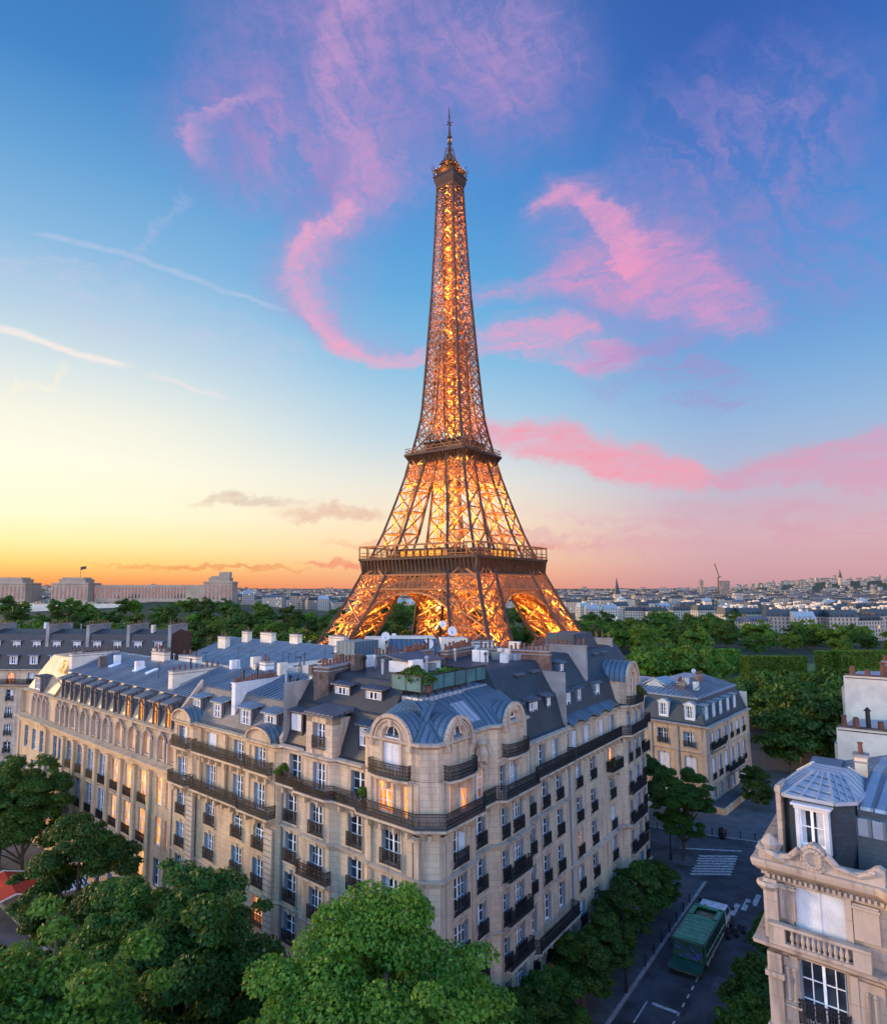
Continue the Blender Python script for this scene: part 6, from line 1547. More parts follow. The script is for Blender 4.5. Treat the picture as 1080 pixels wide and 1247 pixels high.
# ------------------------------------------------------------------ trees
def leaf_cloud(rs, blobs, n, size, flat=.0):
    """n leaf-sized faces spread over the shells of leaf clumps"""
    blobs = np.array(blobs); w = blobs[:, 3] ** 2; idx = rs.choice(len(blobs), n, p=w / w.sum())
    d = rs.normal(size=(n, 3)); d[:, 2] = np.abs(d[:, 2]) * .9 + d[:, 2] * .35; d /= np.linalg.norm(d, axis=1)[:, None]
    r = blobs[idx, 3] * (1.14 - .66 * rs.random(n) ** 1.5)
    c = blobs[idx, :3] + d * r[:, None] * np.array([1, 1, .8])
    nrm = d * .7 + rs.normal(size=(n, 3)) * .55 + np.array([0, 0, .35]); nrm /= np.linalg.norm(nrm, axis=1)[:, None]
    t = np.cross(nrm, rs.normal(size=(n, 3))); t /= np.linalg.norm(t, axis=1)[:, None]; b = np.cross(nrm, t)
    s = size * (.6 + .8 * rs.random(n))[:, None]
    tip = c + t * s; tail = c - t * s * .8; l = c + b * s * .55 - nrm * s * .18; q = c - b * s * .55 - nrm * s * .18
    V = np.stack([tail, l, tip, q], 1).reshape(-1, 3)
    return V
def mesh_quads(name, V, m):
    n = len(V) // 4; me = bpy.data.meshes.new(name); me.vertices.add(len(V)); me.vertices.foreach_set('co', V.astype(np.float32).ravel())
    me.loops.add(len(V)); me.loops.foreach_set('vertex_index', np.arange(len(V), dtype=np.int32)); me.polygons.add(n); me.polygons.foreach_set('loop_start', np.arange(0, len(V), 4, dtype=np.int32)); me.polygons.foreach_set('loop_total', np.full(n, 4, dtype=np.int32))
    me.materials.append(m); me.update(calc_edges=True); return me
def tree_meshes(seed, H, Rr, base, n, size, m, nb=26, rk=1.0):
    """trunk with limbs, and a crown of clumps; origin at the foot"""
    rs = np.random.RandomState(seed); blobs = []; tr = MB()
    ch = (H - base) / 2; cz = base + ch
    lean = rs.normal(size=2) * .25
    tr.tube([(0, 0, -.3), (lean[0] * .4, lean[1] * .4, base * .6), (lean[0], lean[1], base + ch * .5), (lean[0] * 1.4, lean[1] * 1.4, cz + ch * .5)], [H * .021, H * .017, H * .012, H * .005], 7)
    for k in range(nb):
        u = rs.normal(size=3); u /= np.linalg.norm(u); f = rs.uniform(.4, .84) if k % 3 else rs.uniform(.8, .97)
        if u[2] < -.8: u[2] *= .7
        p = np.array([u[0] * Rr * f, u[1] * Rr * f, cz + u[2] * ch * f]); r = Rr * rk * (rs.uniform(.24, .40) if k % 3 else rs.uniform(.13, .23))
        blobs.append((*p, r))
        if k < 11:
            q = (lean[0] * .9, lean[1] * .9, base * .7 + (p[2] - base) * .35); mid = ((q[0] + p[0]) * .55, (q[1] + p[1]) * .55, (q[2] + p[2]) / 2 + .3)
            tr.tube([q, mid, tuple(p)], [H * .009, H * .006, H * .002], 5)
    V = leaf_cloud(rs, blobs, n, size)
    return tr.mesh('trunk', M['bark']), mesh_quads('crown', V, m)
def put_tree(tm, x, y, z, sc, label, group=None, name='tree', cat='tree', rz=None):
    o = thing(name, label, cat, (x, y, z), group); o.rotation_euler = (0, 0, random.random() * 6.28 if rz is None else rz); o.scale = (sc, sc, sc)
    for n, m in (('trunk', tm[0]), ('crown', tm[1])):
        c = bpy.data.objects.new(n, m); C.objects.link(c); c.parent = o
    return o
NEAR = [tree_meshes(11, 20.5, 6.6, 7.0, 125000, .115, M['leaf'], 150, .58), tree_meshes(12, 18.5, 6.0, 5.0, 105000, .115, M['leaf'], 130, .58)]
DARK = [tree_meshes(21, 15.5, 5.3, 2.6, 62000, .14, M['leaf_dark'], 110, .6), tree_meshes(22, 13.5, 5.0, 2.2, 58000, .14, M['leaf_dark'], 100, .6)]
SMALL = [tree_meshes(31, 7.6, 3.6, 1.0, 36000, .13, M['leaf_dark'], 70, .7)]
PARK = [tree_meshes(41 + i, 14, 7.4, 1.6, 6500, .50, M[m], 34) for i, m in enumerate(['leaf_park', 'leaf_olive', 'leaf_dark', 'leaf_park', 'leaf_dark'])]
put_tree(NEAR[0], -.6, 31.5, 0, 1.0, 'bright green plane tree at the bottom centre, in front of the corner house', name='plane_tree', rz=.4)
put_tree(NEAR[1], 3.4, 34.0, 0, .66, 'smaller bright green plane tree beside the large one, under the rounded corner', name='plane_tree', rz=2.0)
put_tree(NEAR[1], -14.4, 29.0, 0, 1.12, 'bright green plane tree filling the bottom left corner', name='plane_tree', rz=1.0)
put_tree(NEAR[0], -8.2, 24.0, 0, .86, 'low green plane tree at the bottom edge left of the large central one', name='plane_tree', rz=3.0)
for x, y, i, s, lab in ((-41.5, 80, 0, 1.0, 'dark tree before the far bays of the golden school, nearest the left edge'), (-27.2, 62, 1, 1.08, 'dark spreading tree right of the red awning'), (-15.0, 46.5, 0, 1.05, 'tall dark tree before the gold-glinting windows of the golden school'),
                        (-12.0, 43.0, 0, 1.12, 'pointed dark tree under the banded house'), (-7.5, 43.0, 1, .86, 'low dark tree below the orange lit arched window'), (-19.8, 51.5, 1, .98, 'dark tree between the spreading tree and the gold-glinting school windows'),
                        (-28.6, 50.5, 1, .66, 'low dark tree at the left edge below the red awning'), (-47.5, 86, 0, .9, 'dark tree half hidden at the left edge above the red awning'), (-50, 76, 0, .85, 'dark tree at the left edge beyond the golden school')):
    put_tree(DARK[i], x, y, 0, s, lab, name='street_tree')
for a, s, lab in ((5.2, .95, 'dark round tree at the bottom edge right of the central plane tree'), (1.4, .8, 'dark round tree at the foot of the side street fronts, second from the bottom'), (-3.0, .74, 'dark round tree beside the tail of the green lorry'), (-8.6, .78, 'dark round tree on the pavement beside the green lorry'),
                  (-13.6, .76, 'dark round tree in the middle of the side street row'), (-18.8, .84, 'dark round tree between the lorry cab and the house fronts'), (-24.5, .88, 'dark round tree at the corner before the zebra crossing'), (-29.5, .7, 'dark round bush at the end of the side street row')):
    put_tree(SMALL[0], *ST.xy(a, 2.7), 0.1, s, lab, name='street_tree')
for x, y, s, lab in ((37.4, 88.4, 1.1, 'dark tree on the corner beyond the zebra crossing'), (38.5, 103.5, .95, 'dark tree before the mansion front'), (45, 104.5, .7, 'clipped dark bush by the mansion corner'), (57.5, 107.5, .62, 'dark bush by the mansion side door'), (60.5, 113.5, .7, 'dark bush further along the mansion flank'), (30.5, 100, .95, 'dark tree half hidden behind the domed house')):
    put_tree(SMALL[0] if s < .9 else DARK[1], x, y, .05, s if s < .9 else s * .8, lab, name='street_tree')
for x, y, s, lab in ((24.6, 45.0, 1.15, 'dark shrub tree at the foot of the near pale house'), (28.0, 50.2, 1.12, 'dark shrub tree along the right pavement'), (31.8, 55.6, 1.05, 'dark shrub tree on the right pavement level with the lorry'), (35.4, 60.6, .95, 'dark shrub tree nearest the small white lorry cab')):
    put_tree(SMALL[0], x, y, .1, s, lab, name='street_tree')
# park on the right, round the tower and on the left: every crown a tree of its own
rt = random.Random(5)
def park(n, xr, yr, label, group, kinds, s0=.8, s1=1.25, avoid=None):
    k = 0; tries = 0; done = []
    while k < n and tries < 4000:
        tries += 1; y = rt.uniform(*yr); p = rt.uniform(*xr); x = px2x(p, y)
        if avoid and avoid(x, y): continue
        if any((x - a) ** 2 + (y - b) ** 2 < 40 for a, b in done): continue
        done.append((x, y)); k += 1
        put_tree(PARK[rt.choice(kinds)], x, y, terrain(x, y), rt.uniform(s0, s1), label, group, name='park_tree')
tower_keep = lambda x, y: abs(x - 36.6) + abs(y - 356) < 92
mansion_keep = lambda x, y: (x - 50) ** 2 + (y - 118) ** 2 < 24 ** 2 or (ST.n[0] * (x - 51) + ST.n[1] * (y - 110) < 5 and y < 150)
park(24, (900, 1075), (122, 175), 'dark park tree in the thicket behind the mansion and the near house', 'thicket behind the mansion', [2, 4, 2], .75, 1.05, mansion_keep)
park(36, (800, 1090), (170, 250), 'park tree in the wood between the mansion and the clipped hedges', 'wood beyond the mansion', [0, 3, 3, 2, 4], .55, .82)
park(14, (760, 850), (230, 300), 'broad bright park tree right of the tower, above the mansion roof', 'bright trees right of the tower', [0, 3, 3], 1.05, 1.5)
park(34, (735, 1100), (400, 520), 'tree of the dark belt between the hedges and the city rows', 'tree belt before the city rows', [2, 0, 3, 4], .9, 1.4)
park(26, (690, 900), (520, 640), 'tree of the far belt right of the tower', 'far tree belt right of the tower', [2, 0, 4], 1.0, 1.6)
park(30, (560, 760), (420, 520), 'tree seen behind and through the right arch of the tower', 'trees behind the tower', [0, 2, 4], .95, 1.35)
park(24, (400, 560), (430, 540), 'tree seen behind and through the left arch of the tower', 'trees behind the tower, left arch', [0, 2, 4], .9, 1.3)
def park_rows(rows, label, group, kinds):
    for p0, p1, y, n, sc in rows:
        for j in range(n):
            p = p0 + (p1 - p0) * (j + .5) / n + rt.uniform(-.4, .4) * (p1 - p0) / n; yy = y + rt.uniform(-.05, .05) * y; x = px2x(p, yy)
            put_tree(PARK[rt.choice(kinds)], x, yy, terrain(x, yy), sc * rt.uniform(.85, 1.2), label, group, name='park_tree')
park_rows([(165, 420, 205, 9, .95), (160, 420, 245, 10, 1.05), (150, 425, 295, 11, 1.1)], 'tree of the wood behind the zinc roofs, left of the tower', 'wood left of the tower', [0, 1, 1, 4])
park_rows([(140, 430, 360, 13, 1.15), (130, 430, 440, 14, 1.25)], 'tree in the middle of the wood, between zinc roofs and palace', 'middle of the wood left of the tower', [0, 1, 4, 2])
park_rows([(60, 430, 540, 17, 1.35), (20, 430, 660, 18, 1.5), (-10, 330, 800, 12, 1.7), (-10, 150, 500, 7, 1.2)], 'dark tree of the slope under the palace', 'trees under the palace', [2, 4, 0])
park_rows([(430, 620, 590, 8, 1.5), (430, 640, 720, 8, 1.8)], 'dark tree far behind the arches of the tower', 'far trees behind the tower', [2, 4, 0])
park_rows([(-30, 150, 230, 7, .9), (-30, 150, 320, 7, 1.1)], 'tree showing over the dark roofs at the left edge', 'trees over the left roofs', [2, 1])
# clipped hedges of the long park
for k, (p0, p1, y0, y1) in enumerate([(880, 1010, 268, 305), (1012, 1100, 276, 318), (890, 985, 322, 380), (1000, 1110, 340, 400)]):
    sheet('lawn', [(px2x(p0, y0), y0), (px2x(p1, y0), y0), (px2x(p1, y1), y1), (px2x(p0, y1), y1)], -7.25, 'lawn')
def hedge(p0, p1, y, zt, label, dep=7):
    x0, x1 = px2x(p0, y), px2x(p1, y); z = terrain(x0, y); rs = np.random.RandomState(int(p0)); n = int((x1 - x0) * dep * 9 + (x1 - x0) * (zt - z) * 9)
    o = thing('clipped_hedge', label, 'hedge', ((x0 + x1) / 2, y, z)); mb = MB(); mb.box((0, 0, 0), x1 - x0 - 1, dep - 1, zt - z - .4); c = mb.mesh('core', M['leaf_dark']); q = bpy.data.objects.new('core', c); C.objects.link(q); q.parent = o
    f = rs.random((n, 3)); P = np.stack([(f[:, 0] - .5) * (x1 - x0), (f[:, 1] - .5) * dep, f[:, 2] * (zt - z)], 1); face = rs.rand(n)
    P[face < .5, 2] = (zt - z); P[(face >= .5) & (face < .9), 1] = -dep / 2; P[face >= .9, 0] = np.sign(P[face >= .9, 0]) * (x1 - x0) / 2
    P += rs.normal(size=(n, 3)) * .15
    nr = rs.normal(size=(n, 3)); nr /= np.linalg.norm(nr, axis=1)[:, None]; t = np.cross(nr, rs.normal(size=(n, 3))); t /= np.linalg.norm(t, axis=1)[:, None]; b = np.cross(nr, t); s = .45
    V = np.stack([P - t * s, P + b * s * .7, P + t * s, P - b * s * .7], 1).reshape(-1, 3)
    q = bpy.data.objects.new('foliage', mesh_quads('foliage', V, M['leaf_park'])); C.objects.link(q); q.parent = o
for a in ((897, 968, 315, 3.0, 'long clipped hedge with a flat top, left end of the upper row'), (985, 1003, 335, 3.5, 'short clipped block of hedge in the upper row'), (1008, 1095, 330, 4.2, 'long clipped hedge running off the right edge, upper row'), (912, 962, 262, 2.0, 'clipped hedge in the lower row'), (1015, 1080, 270, 2.0, 'low clipped hedge above the gable wall'), (868, 890, 340, 4.0, 'dark clipped block left of the long hedge')): hedge(*a)
# plants on the roof terrace and balconies
def shrub_mesh(seed, r, h, n, m): 
    rs = np.random.RandomState(seed); return mesh_quads('shrub', leaf_cloud(rs, [(rs.uniform(-r, r) * .6, rs.uniform(-r, r) * .6, h * rs.uniform(.3, .75), r * rs.uniform(.4, .7)) for _ in range(9)], n, .11), m)
SH = [shrub_mesh(1, .75, 1.7, 1500, M['leaf_dark']), shrub_mesh(2, .5, 1.1, 1000, M['leaf']), shrub_mesh(3, .45, .9, 900, M['leaf_olive'])]
PT = MB(); PT.lathe((0, 0, 0), [(.24, 0), (.32, .45), (.35, .5), (.30, .5), (.28, .42)], 10); PT = PT.mesh('planter', M['pot'])
def potted(p, k, s, lab, group=None):
    o = bpy.data.objects.new('potted_shrub', PT); C.objects.link(o); o.location = p; tag(o, lab, 'plant', group); c = inst('foliage', SH[k], o, (0, 0, .25), random.random() * 6, (s, s, s))
for j, (l, a, o_, k, s) in enumerate([(AV, -.5, -3.7, 0, 1.15), (AV, -1.4, -3.6, 0, 1.0), (AV, -2.2, -3.6, 0, .9), (ST, 5.6, -3.7, 1, .9), (ST, 4.6, -3.7, 2, .9), (ST, 3.6, -3.7, 1, 1.0), (ST, 2.6, -3.7, 0, .8), (ST, 1.4, -3.7, 1, 1.2), (ST, .4, -3.8, 2, 1.2), (ST, -.6, -3.8, 1, .9)]):
    potted(l.xyz(a, o_, 26.42), k, s, 'potted shrub along the glazed edge of the roof terrace', 'shrubs on the roof terrace')
for j, (l, a, o_, k, s, z, lab) in enumerate([(AV, 10.0, .4, 1, 1.2, 18.52, 'leafy potted bush at the balcony end beside the banded house'), (AV, .3, .4, 1, 1.3, 18.52, 'green potted bush on the long balcony next to the lit rooms'), (ST, -31.6, 1.0, 2, 1.6, 21.52, 'yellow green bush on the balcony of the domed bay'), (ST, -23.4, .4, 2, 1.0, 15.32, 'green plants below the orange lit window of the domed house')]): potted(l.xyz(a, o_, z), k, s, lab)
for a, col in ((8.6, 0), (7.8, 0), (7.0, 1), (6.2, 0), (4.6, 1), (3.6, 0), (2.6, 1)):
    rs = np.random.RandomState(int(a * 10)); V = leaf_cloud(rs, [(rs.uniform(-.35, .35), rs.uniform(-.1, .1), .22, .18) for _ in range(6)], 220, .07)
    mb = MB(); mb.box((0, 0, 0), .8, .24, .2); o = bpy.data.objects.new('flower_box', mb.mesh('flower_box', M['pot'])); C.objects.link(o); o.location = AV.xyz(a, .55 if a > 7.3 or a < 4 else .92, 18.55); o.rotation_euler = (0, 0, AV.rz())
    tag(o, 'flower box with red and green blooms on the avenue side of the long balcony', 'flower box', 'flower boxes on the long balcony')
    inst('blooms', mesh_quads('blooms', V, plain('red geranium', (.32, .06, .04), .7, var=.5, scale=8) if not col else M['leaf']), o, (0, 0, .1))

# ------------------------------------------------------------------ the side street: markings, lorry, small things
def strip(mb, a, b, w, z=.006):
    A, B = Vector(a + (z,)), Vector(b + (z,)); d = (B - A).normalized(); n = Vector((-d.y, d.x, 0)) * w / 2; mb.quad(A - n, B - n, B + n, A + n)
def zebra(l0, l1, n, length_dir, ln, w, name='zebra_crossing'):
    mb = MB()
    for j in range(n):
        p = Vector(l0).lerp(Vector(l1), j / (n - 1)); strip(mb, tuple(p), tuple(p + Vector(length_dir) * ln), w)
    o = mb.build(name, M['roadpaint']); structure(o)
zebra((40.2, 90.0), (36.6, 84.6), 8, (.985, -.03), 4.9, .5)
zebra((34.6, 73.3), (39.8, 76.5), 4, (.6136, .7896), 3.2, .5)
mb = MB()
for j in range(16):
    q = SR.xy(12 + j * 1.5, 10.8); q2 = SR.xy(12.7 + j * 1.5, 10.8); strip(mb, q, q2, .14)
for s in (19.0, 24.5, 31.0, 43.8): strip(mb, SR.xy(s, 10.8), SR.xy(s, 12.9), .4)
for s in (14.5, 21): strip(mb, SR.xy(s, 13.3), SR.xy(s + 3.6, 13.3), .12)
o = mb.build('bay_markings', M['roadpaint']); structure(o)
mb = MB(); strip(mb, (39, 92.6), (46.5, 91.6), .35); o = mb.build('stop_line', M['roadpaint']); structure(o)

# patches, covers and a gutter on the carriageway
rs_ = random.Random(8)
for k in range(11):
    s_, o_ = rs_.uniform(10, 52), rs_.uniform(5.5, 12.5); L_, W_ = rs_.uniform(1.2, 4.5), rs_.uniform(.7, 1.5)
    sheet('road_patch', [SR.xy(s_, o_), SR.xy(s_ + L_, o_), SR.xy(s_ + L_ * .97, o_ + W_), SR.xy(s_ + .1, o_ + W_)], .0035 + .0002 * k, rs_.choice(['patch_dark', 'patch_pale']))
for s_, o_ in ((16, 8.2), (27, 7.4), (40, 8.6), (49, 9.8)):
    sheet('manhole_cover', [SR.xy(s_ + .38 * math.cos(t * math.pi / 8), o_ + .38 * math.sin(t * math.pi / 8)) for t in range(16)], .0065, 'iron')
def paint(name, c, rough=.4): return plain(name, c, rough, var=.25, scale=1.5)
def lorry():
    q = SR.xy(36.9, 11.7); root = thing('skip_lorry', 'green container lorry with a small white cab, parked on the side street', 'lorry', q + (0,)); root.rotation_euler = (0, 0, SR.rz()); root.scale = (1.3, 1.06, .8)
    G = paint('green lorry paint', (.03, .25, .125)); GD = paint('dark green lorry paint', (.012, .07, .045)); K_ = M['iron']
    def add(n, mb, m, par=root):
        o = bpy.data.objects.new(n, mb.mesh(n, m)); C.objects.link(o); o.parent = par; return o
    mb = MB()                                    # open container: floor, tapered walls, ribs
    L, W, z0, z1 = 6.4, 2.5, 1.05, 3.0
    def wallp(x0, x1, y0, y1): mb.box(((x0 + x1) / 2, (y0 + y1) / 2, z0), x1 - x0, y1 - y0, z1 - z0)
    mb.box((-1.0, 0, z0), L, W, .12); wallp(-4.2, 2.2, -W / 2, -W / 2 + .08); wallp(-4.2, 2.2, W / 2 - .08, W / 2); wallp(-4.2, -4.12, -W / 2, W / 2); wallp(2.12, 2.2, -W / 2, W / 2)
    for k in range(9):
        for sg in (-1, 1): mb.box((-4.0 + k * .77, sg * (W / 2 + .05), z0), .1, .12, z1 - z0)
    for sg in (-1, 1): mb.box((-1.0, sg * W / 2, z1 - .05), L + .1, .2, .14)
    for x in (-4.18, 2.18): mb.box((x, 0, z1 - .05), .2, W, .14)
    B = add('container', mb, GD)
    mb = MB(); mb.box((-2.2, 0, z1 + .06), 3.7, W - .1, .1); mb.box((-2.2, 0, z1 + .16), 3.3, W - .5, .05); mb.box((-2.9, .3, z1 + .16), .7, .3, .1); mb.box((-2.5, -.2, z1 + .16), .3, .5, .08); add('lid', mb, G, B)
    mb = MB()
    for (x, y, sx, sy) in ((-.05, 0, .35, W), (1.95, 0, .35, W), (.95, -W / 2 + .2, 2.0, .35), (.95, W / 2 - .2, 2.0, .35)): mb.box((x, y, z1 + .05), sx, sy, .12)
    add('hopper_rim', mb, G, B); mb = MB(); mb.box((.95, 0, z1 - .5), 1.7, W - .7, .12); add('load', mb, plain('rubble load', (.20, .16, .09), .95, var=.5, scale=4), B)
    mb = MB(); rs = random.Random(4)              # blue scrawl sprayed on the tailgate
    for k in range(26):
        y, z = rs.uniform(-1.0, .9), rs.uniform(1.35, 2.6); mb.beam((-4.215, y, z), (-4.215, y + rs.uniform(-.4, .4), z + rs.uniform(-.35, .35)), .02, .07)
    add('graffiti', mb, plain('blue violet spray', (.07, .06, .42), .6, var=.4, scale=6), B)
    mb = MB(); mb.hexa([(-4.25, -1.3, 1.0), (-4.25, 1.3, 1.0), (-5.5, 1.3, .75), (-5.5, -1.3, .75), (-4.25, -1.3, 1.1), (-4.25, 1.3, 1.1), (-5.5, 1.3, .85), (-5.5, -1.3, .85)]); add('tail_ramp', mb, GD)
    mb = MB(); mb.box((-.5, 0, .62), 8.2, .9, .3); mb.box((-.6, .95, .5), 1.6, .4, .45); add('chassis', mb, K_)
    mb = MB()                                    # cab with raked screen
    mb.hexa([(2.5, -1.2, .75), (4.5, -1.2, .75), (4.5, 1.2, .75), (2.5, 1.2, .75), (2.5, -1.2, 1.7), (4.6, -1.2, 1.7), (4.6, 1.2, 1.7), (2.5, 1.2, 1.7)]); mb.hexa([(2.5, -1.18, 1.7), (4.56, -1.18, 1.7), (4.56, 1.18, 1.7), (2.5, 1.18, 1.7), (2.55, -1.1, 2.6), (4.15, -1.1, 2.6), (4.15, 1.1, 2.6), (2.55, 1.1, 2.6)])
    cab = add('cab', mb, paint('white lorry paint', (.62, .64, .66), .3))
    mb = MB(); mb.quad((4.555, -1.05, 1.78), (4.555, 1.05, 1.78), (4.22, 1.0, 2.5), (4.22, -1.0, 2.5))
    for sg in (-1, 1): mb.quad((3.2, sg * 1.195, 1.75), (4.4, sg * 1.195, 1.75), (4.1, sg * 1.125, 2.45), (3.2, sg * 1.125, 2.45))
    add('windscreen', mb, M['glass'], cab)
    for sg in (-1, 1): mb = MB(); mb.box((4.61, sg * .9, 1.0), .06, .3, .22); add('headlight', mb, M['paint_white'], cab); mb = MB(); mb.beam((4.3, sg * 1.2, 2.2), (4.5, sg * 1.5, 2.2), .04); mb.box((4.5, sg * 1.5, 1.9), .1, .18, .4); add('mirror', mb, K_, cab)
    for sg in (-1, 1):
        mb = MB(); mb.box((-4.3, sg * 1.0, .78), .06, .34, .16); add('tail_light', mb, plain('red lens', (.4, .02, .02), .2))
        mb = MB(); mb.box((-1.0, sg * 1.31, .75), 5.4, .05, .3); add('side_guard', mb, M['zinc_pale'])
        mb = MB(); mb.box((-1.0, sg * 1.335, 1.7), 5.6, .02, .16); add('stripe', mb, M['shutter'], B)
    for k in range(6): mb = MB(); mb.box((-3.7 + k * .6, 0, z1 + .16), .06, W - .3, .06); add('lid_rib', mb, GD, B)
    mb = MB(); mb.lathe((3.0, .6, 2.6), [(.09, 0), (.09, .14), (.03, .2)], 8); add('beacon', mb, plain('amber lens', (.6, .25, .02), .2), cab)
    for x in (3.5, -1.6, -2.9):
        for sg in (-1, 1):
            mb = MB(); mb.tube([(x, sg * 1.2, .5), (x, sg * .88, .5)], .5, 16); w = add('wheel', mb, plain('tyre rubber', (.02, .02, .02), .8)); mb = MB(); mb.tube([(x, sg * 1.215, .5), (x, sg * 1.1, .5)], .27, 12); add('rim', mb, M['zinc_pale'], w)
lorry()
slab('traffic_island', [(37.4 + 1.6 * math.cos(t * math.pi / 6), 88.4 + 1.6 * math.sin(t * math.pi / 6)) for t in range(12)])
def car(p, rz, col, label, s=1.0):
    root = thing('parked_car', label, 'car', p); root.rotation_euler = (0, 0, rz)
    def add(n, mb, m, par=root):
        o = bpy.data.objects.new(n, mb.mesh(n, m)); C.objects.link(o); o.parent = par; return o
    sec = [(-2.1, .35, .62), (-2.0, .35, .92), (-1.5, .3, .98), (1.0, .3, .92), (1.9, .32, .8), (2.1, .38, .6)]
    mb = MB()
    for (a, l0, h0), (b, l1, h1) in zip(sec, sec[1:]): mb.hexa([(a, -.85, l0), (b, -.85, l1), (b, .85, l1), (a, .85, l0), (a, -.8, h0), (b, -.8, h1), (b, .8, h1), (a, .8, h0)])
    B = add('body', mb, paint('car paint ' + label[:12], col, .25))
    mb = MB(); mb.hexa([(-1.75, -.74, .95), (.95, -.74, .92), (.95, .74, .92), (-1.75, .74, .95), (-1.3, -.6, 1.42), (.25, -.6, 1.42), (.25, .6, 1.42), (-1.3, .6, 1.42)]); g = add('glasshouse', mb, M['glass']); mb = MB(); mb.box((-.52, 0, 1.42), 1.5, 1.16, .03); add('roof_panel', mb, B.data.materials[0], B)
    for sg in (-1, 1):
        mb = MB(); mb.box((2.06, sg * .62, .55), .08, .3, .14); add('headlight', mb, M['paint_white'], B); mb = MB(); mb.box((-2.07, sg * .62, .7), .08, .26, .14); add('tail_light', mb, plain('red lens', (.4, .02, .02), .2), B)
        for x in (-1.3, 1.3): mb = MB(); mb.tube([(x, sg * .86, .31), (x, sg * .64, .31)], .31, 14); w = add('wheel', mb, plain('tyre rubber', (.02, .02, .02), .8)); mb = MB(); mb.tube([(x, sg * .87, .31), (x, sg * .8, .31)], .18, 10); add('rim', mb, M['zinc_pale'], w)
car((62.5, 104.5, .13), 2.3, (.5, .54, .6), 'pale car parked on the drive beside the mansion')
car(AV.xyz(69, 13, 0), AV.rz(), (.30, .03, .02), 'dark red car on the avenue at the left edge'); car(AV.xyz(63, 13.2, 0), AV.rz(), (.05, .05, .06), 'black car on the avenue behind the dark trees')
def scooter(p, rz, label):
    root = thing('scooter', label, 'scooter', p); root.rotation_euler = (0, 0, rz)
    def add(n, mb, m):
        o = bpy.data.objects.new(n, mb.mesh(n, m)); C.objects.link(o); o.parent = root
    mb = MB(); mb.hexa([(-.75, -.16, .35), (.1, -.16, .3), (.1, .16, .3), (-.75, .16, .35), (-.8, -.14, .68), (-.05, -.14, .7), (-.05, .14, .7), (-.8, .14, .68)]); mb.box((.2, 0, .28), .5, .3, .06); mb.hexa([(.38, -.2, .3), (.48, -.2, .3), (.48, .2, .3), (.38, .2, .3), (.55, -.17, .95), (.63, -.17, .95), (.63, .17, .95), (.55, .17, .95)]); add('body', mb, paint('scooter paint', (.03, .035, .05), .3))
    mb = MB(); mb.hexa([(-.8, -.14, .68), (-.05, -.14, .7), (-.05, .14, .7), (-.8, .14, .68), (-.78, -.12, .8), (-.1, -.12, .76), (-.1, .12, .76), (-.78, .12, .8)]); add('seat', mb, M['iron'])
    mb = MB(); mb.beam((.62, -.33, 1.02), (.62, .33, 1.02), .04); mb.beam((.58, 0, .9), (.62, 0, 1.02), .06); add('handlebar', mb, M['iron'])
    for x in (-.58, .68): mb = MB(); mb.tube([(x, -.06, .24), (x, .06, .24)], .24, 14); add('wheel', mb, M['iron'])
for j, (s, o_) in enumerate(((39.6, 10.6), (40.6, 10.0), (41.7, 9.6))): scooter(SR.xyz(s, o_, 0), SR.rz() + 1.2, ['dark scooter nearest the white lorry cab', 'dark scooter in the middle of the three by the crossing', 'dark scooter nearest the short crossing stripes'][j])
# roof clutter: aerials, vents, cowls, on every near roof
def clutter(root, line, s0, s1, o0, o1, zf, n, seed):
    rs = random.Random(seed)
    for k in range(n):
        a = rs.uniform(s0, s1); o_ = rs.uniform(o0, o1); p = line.xyz(a, o_, zf(o_)); q = rs.random(); mb = MB()
        if q < .3:
            hh = rs.uniform(1.4, 2.6); mb.beam(p, (p[0], p[1], p[2] + hh), .045); r = rs.uniform(0, 3)
            for j in range(5): l = .5 - j * .06; c = (p[0] + math.cos(r) * j * .16, p[1] + math.sin(r) * j * .16, p[2] + hh - .1); mb.beam((c[0] - math.sin(r) * l, c[1] + math.cos(r) * l, c[2]), (c[0] + math.sin(r) * l, c[1] - math.cos(r) * l, c[2]), .025)
            mb.beam((p[0], p[1], p[2] + hh - .1), (p[0] + math.cos(r) * .7, p[1] + math.sin(r) * .7, p[2] + hh - .1), .03); nm, m = 'aerial', M['iron']
        elif q < .6: mb.lathe((p[0], p[1], p[2] - .2), [(.1, 0), (.1, rs.uniform(.7, 1.2)), (.19, 1.25), (.19, 1.32), (.03, 1.45)], 8); nm, m = 'vent_pipe', M[rs.choice(['zinc_dark', 'zinc_pale', 'iron'])]
        elif q < .8: mb.box((p[0], p[1], p[2] - .3), rs.uniform(.5, 1.1), rs.uniform(.4, .8), rs.uniform(.6, 1.1), line.rz()); nm, m = 'hatch', M[rs.choice(['zinc_dark', 'zinc_pale', 'plaster_grey'])]
        else: mb.box((p[0], p[1], p[2] - .4), rs.uniform(.6, 1.6), .5, rs.uniform(1.2, 1.8), line.rz() + 1.57); nm, m = 'flue_block', M[rs.choice(['plaster', 'brick_dark', 'plaster_white'])]
        mb.build(nm, m, root)
clutter(HOUSE_L, HL, 0, 33, -10, -3, lambda o: 26.0, 18, 11)
byl = {o['label'][:20]: o for o in C.objects if o.parent is None and 'label' in o}
clutter(byl['limestone corner hou'], ST, -12.5, 1, -9.5, -4, lambda o: 27.25, 14, 1); clutter(byl['limestone corner hou'], AV, 1, 9.5, -10, -4.5, lambda o: 27.05, 10, 2)
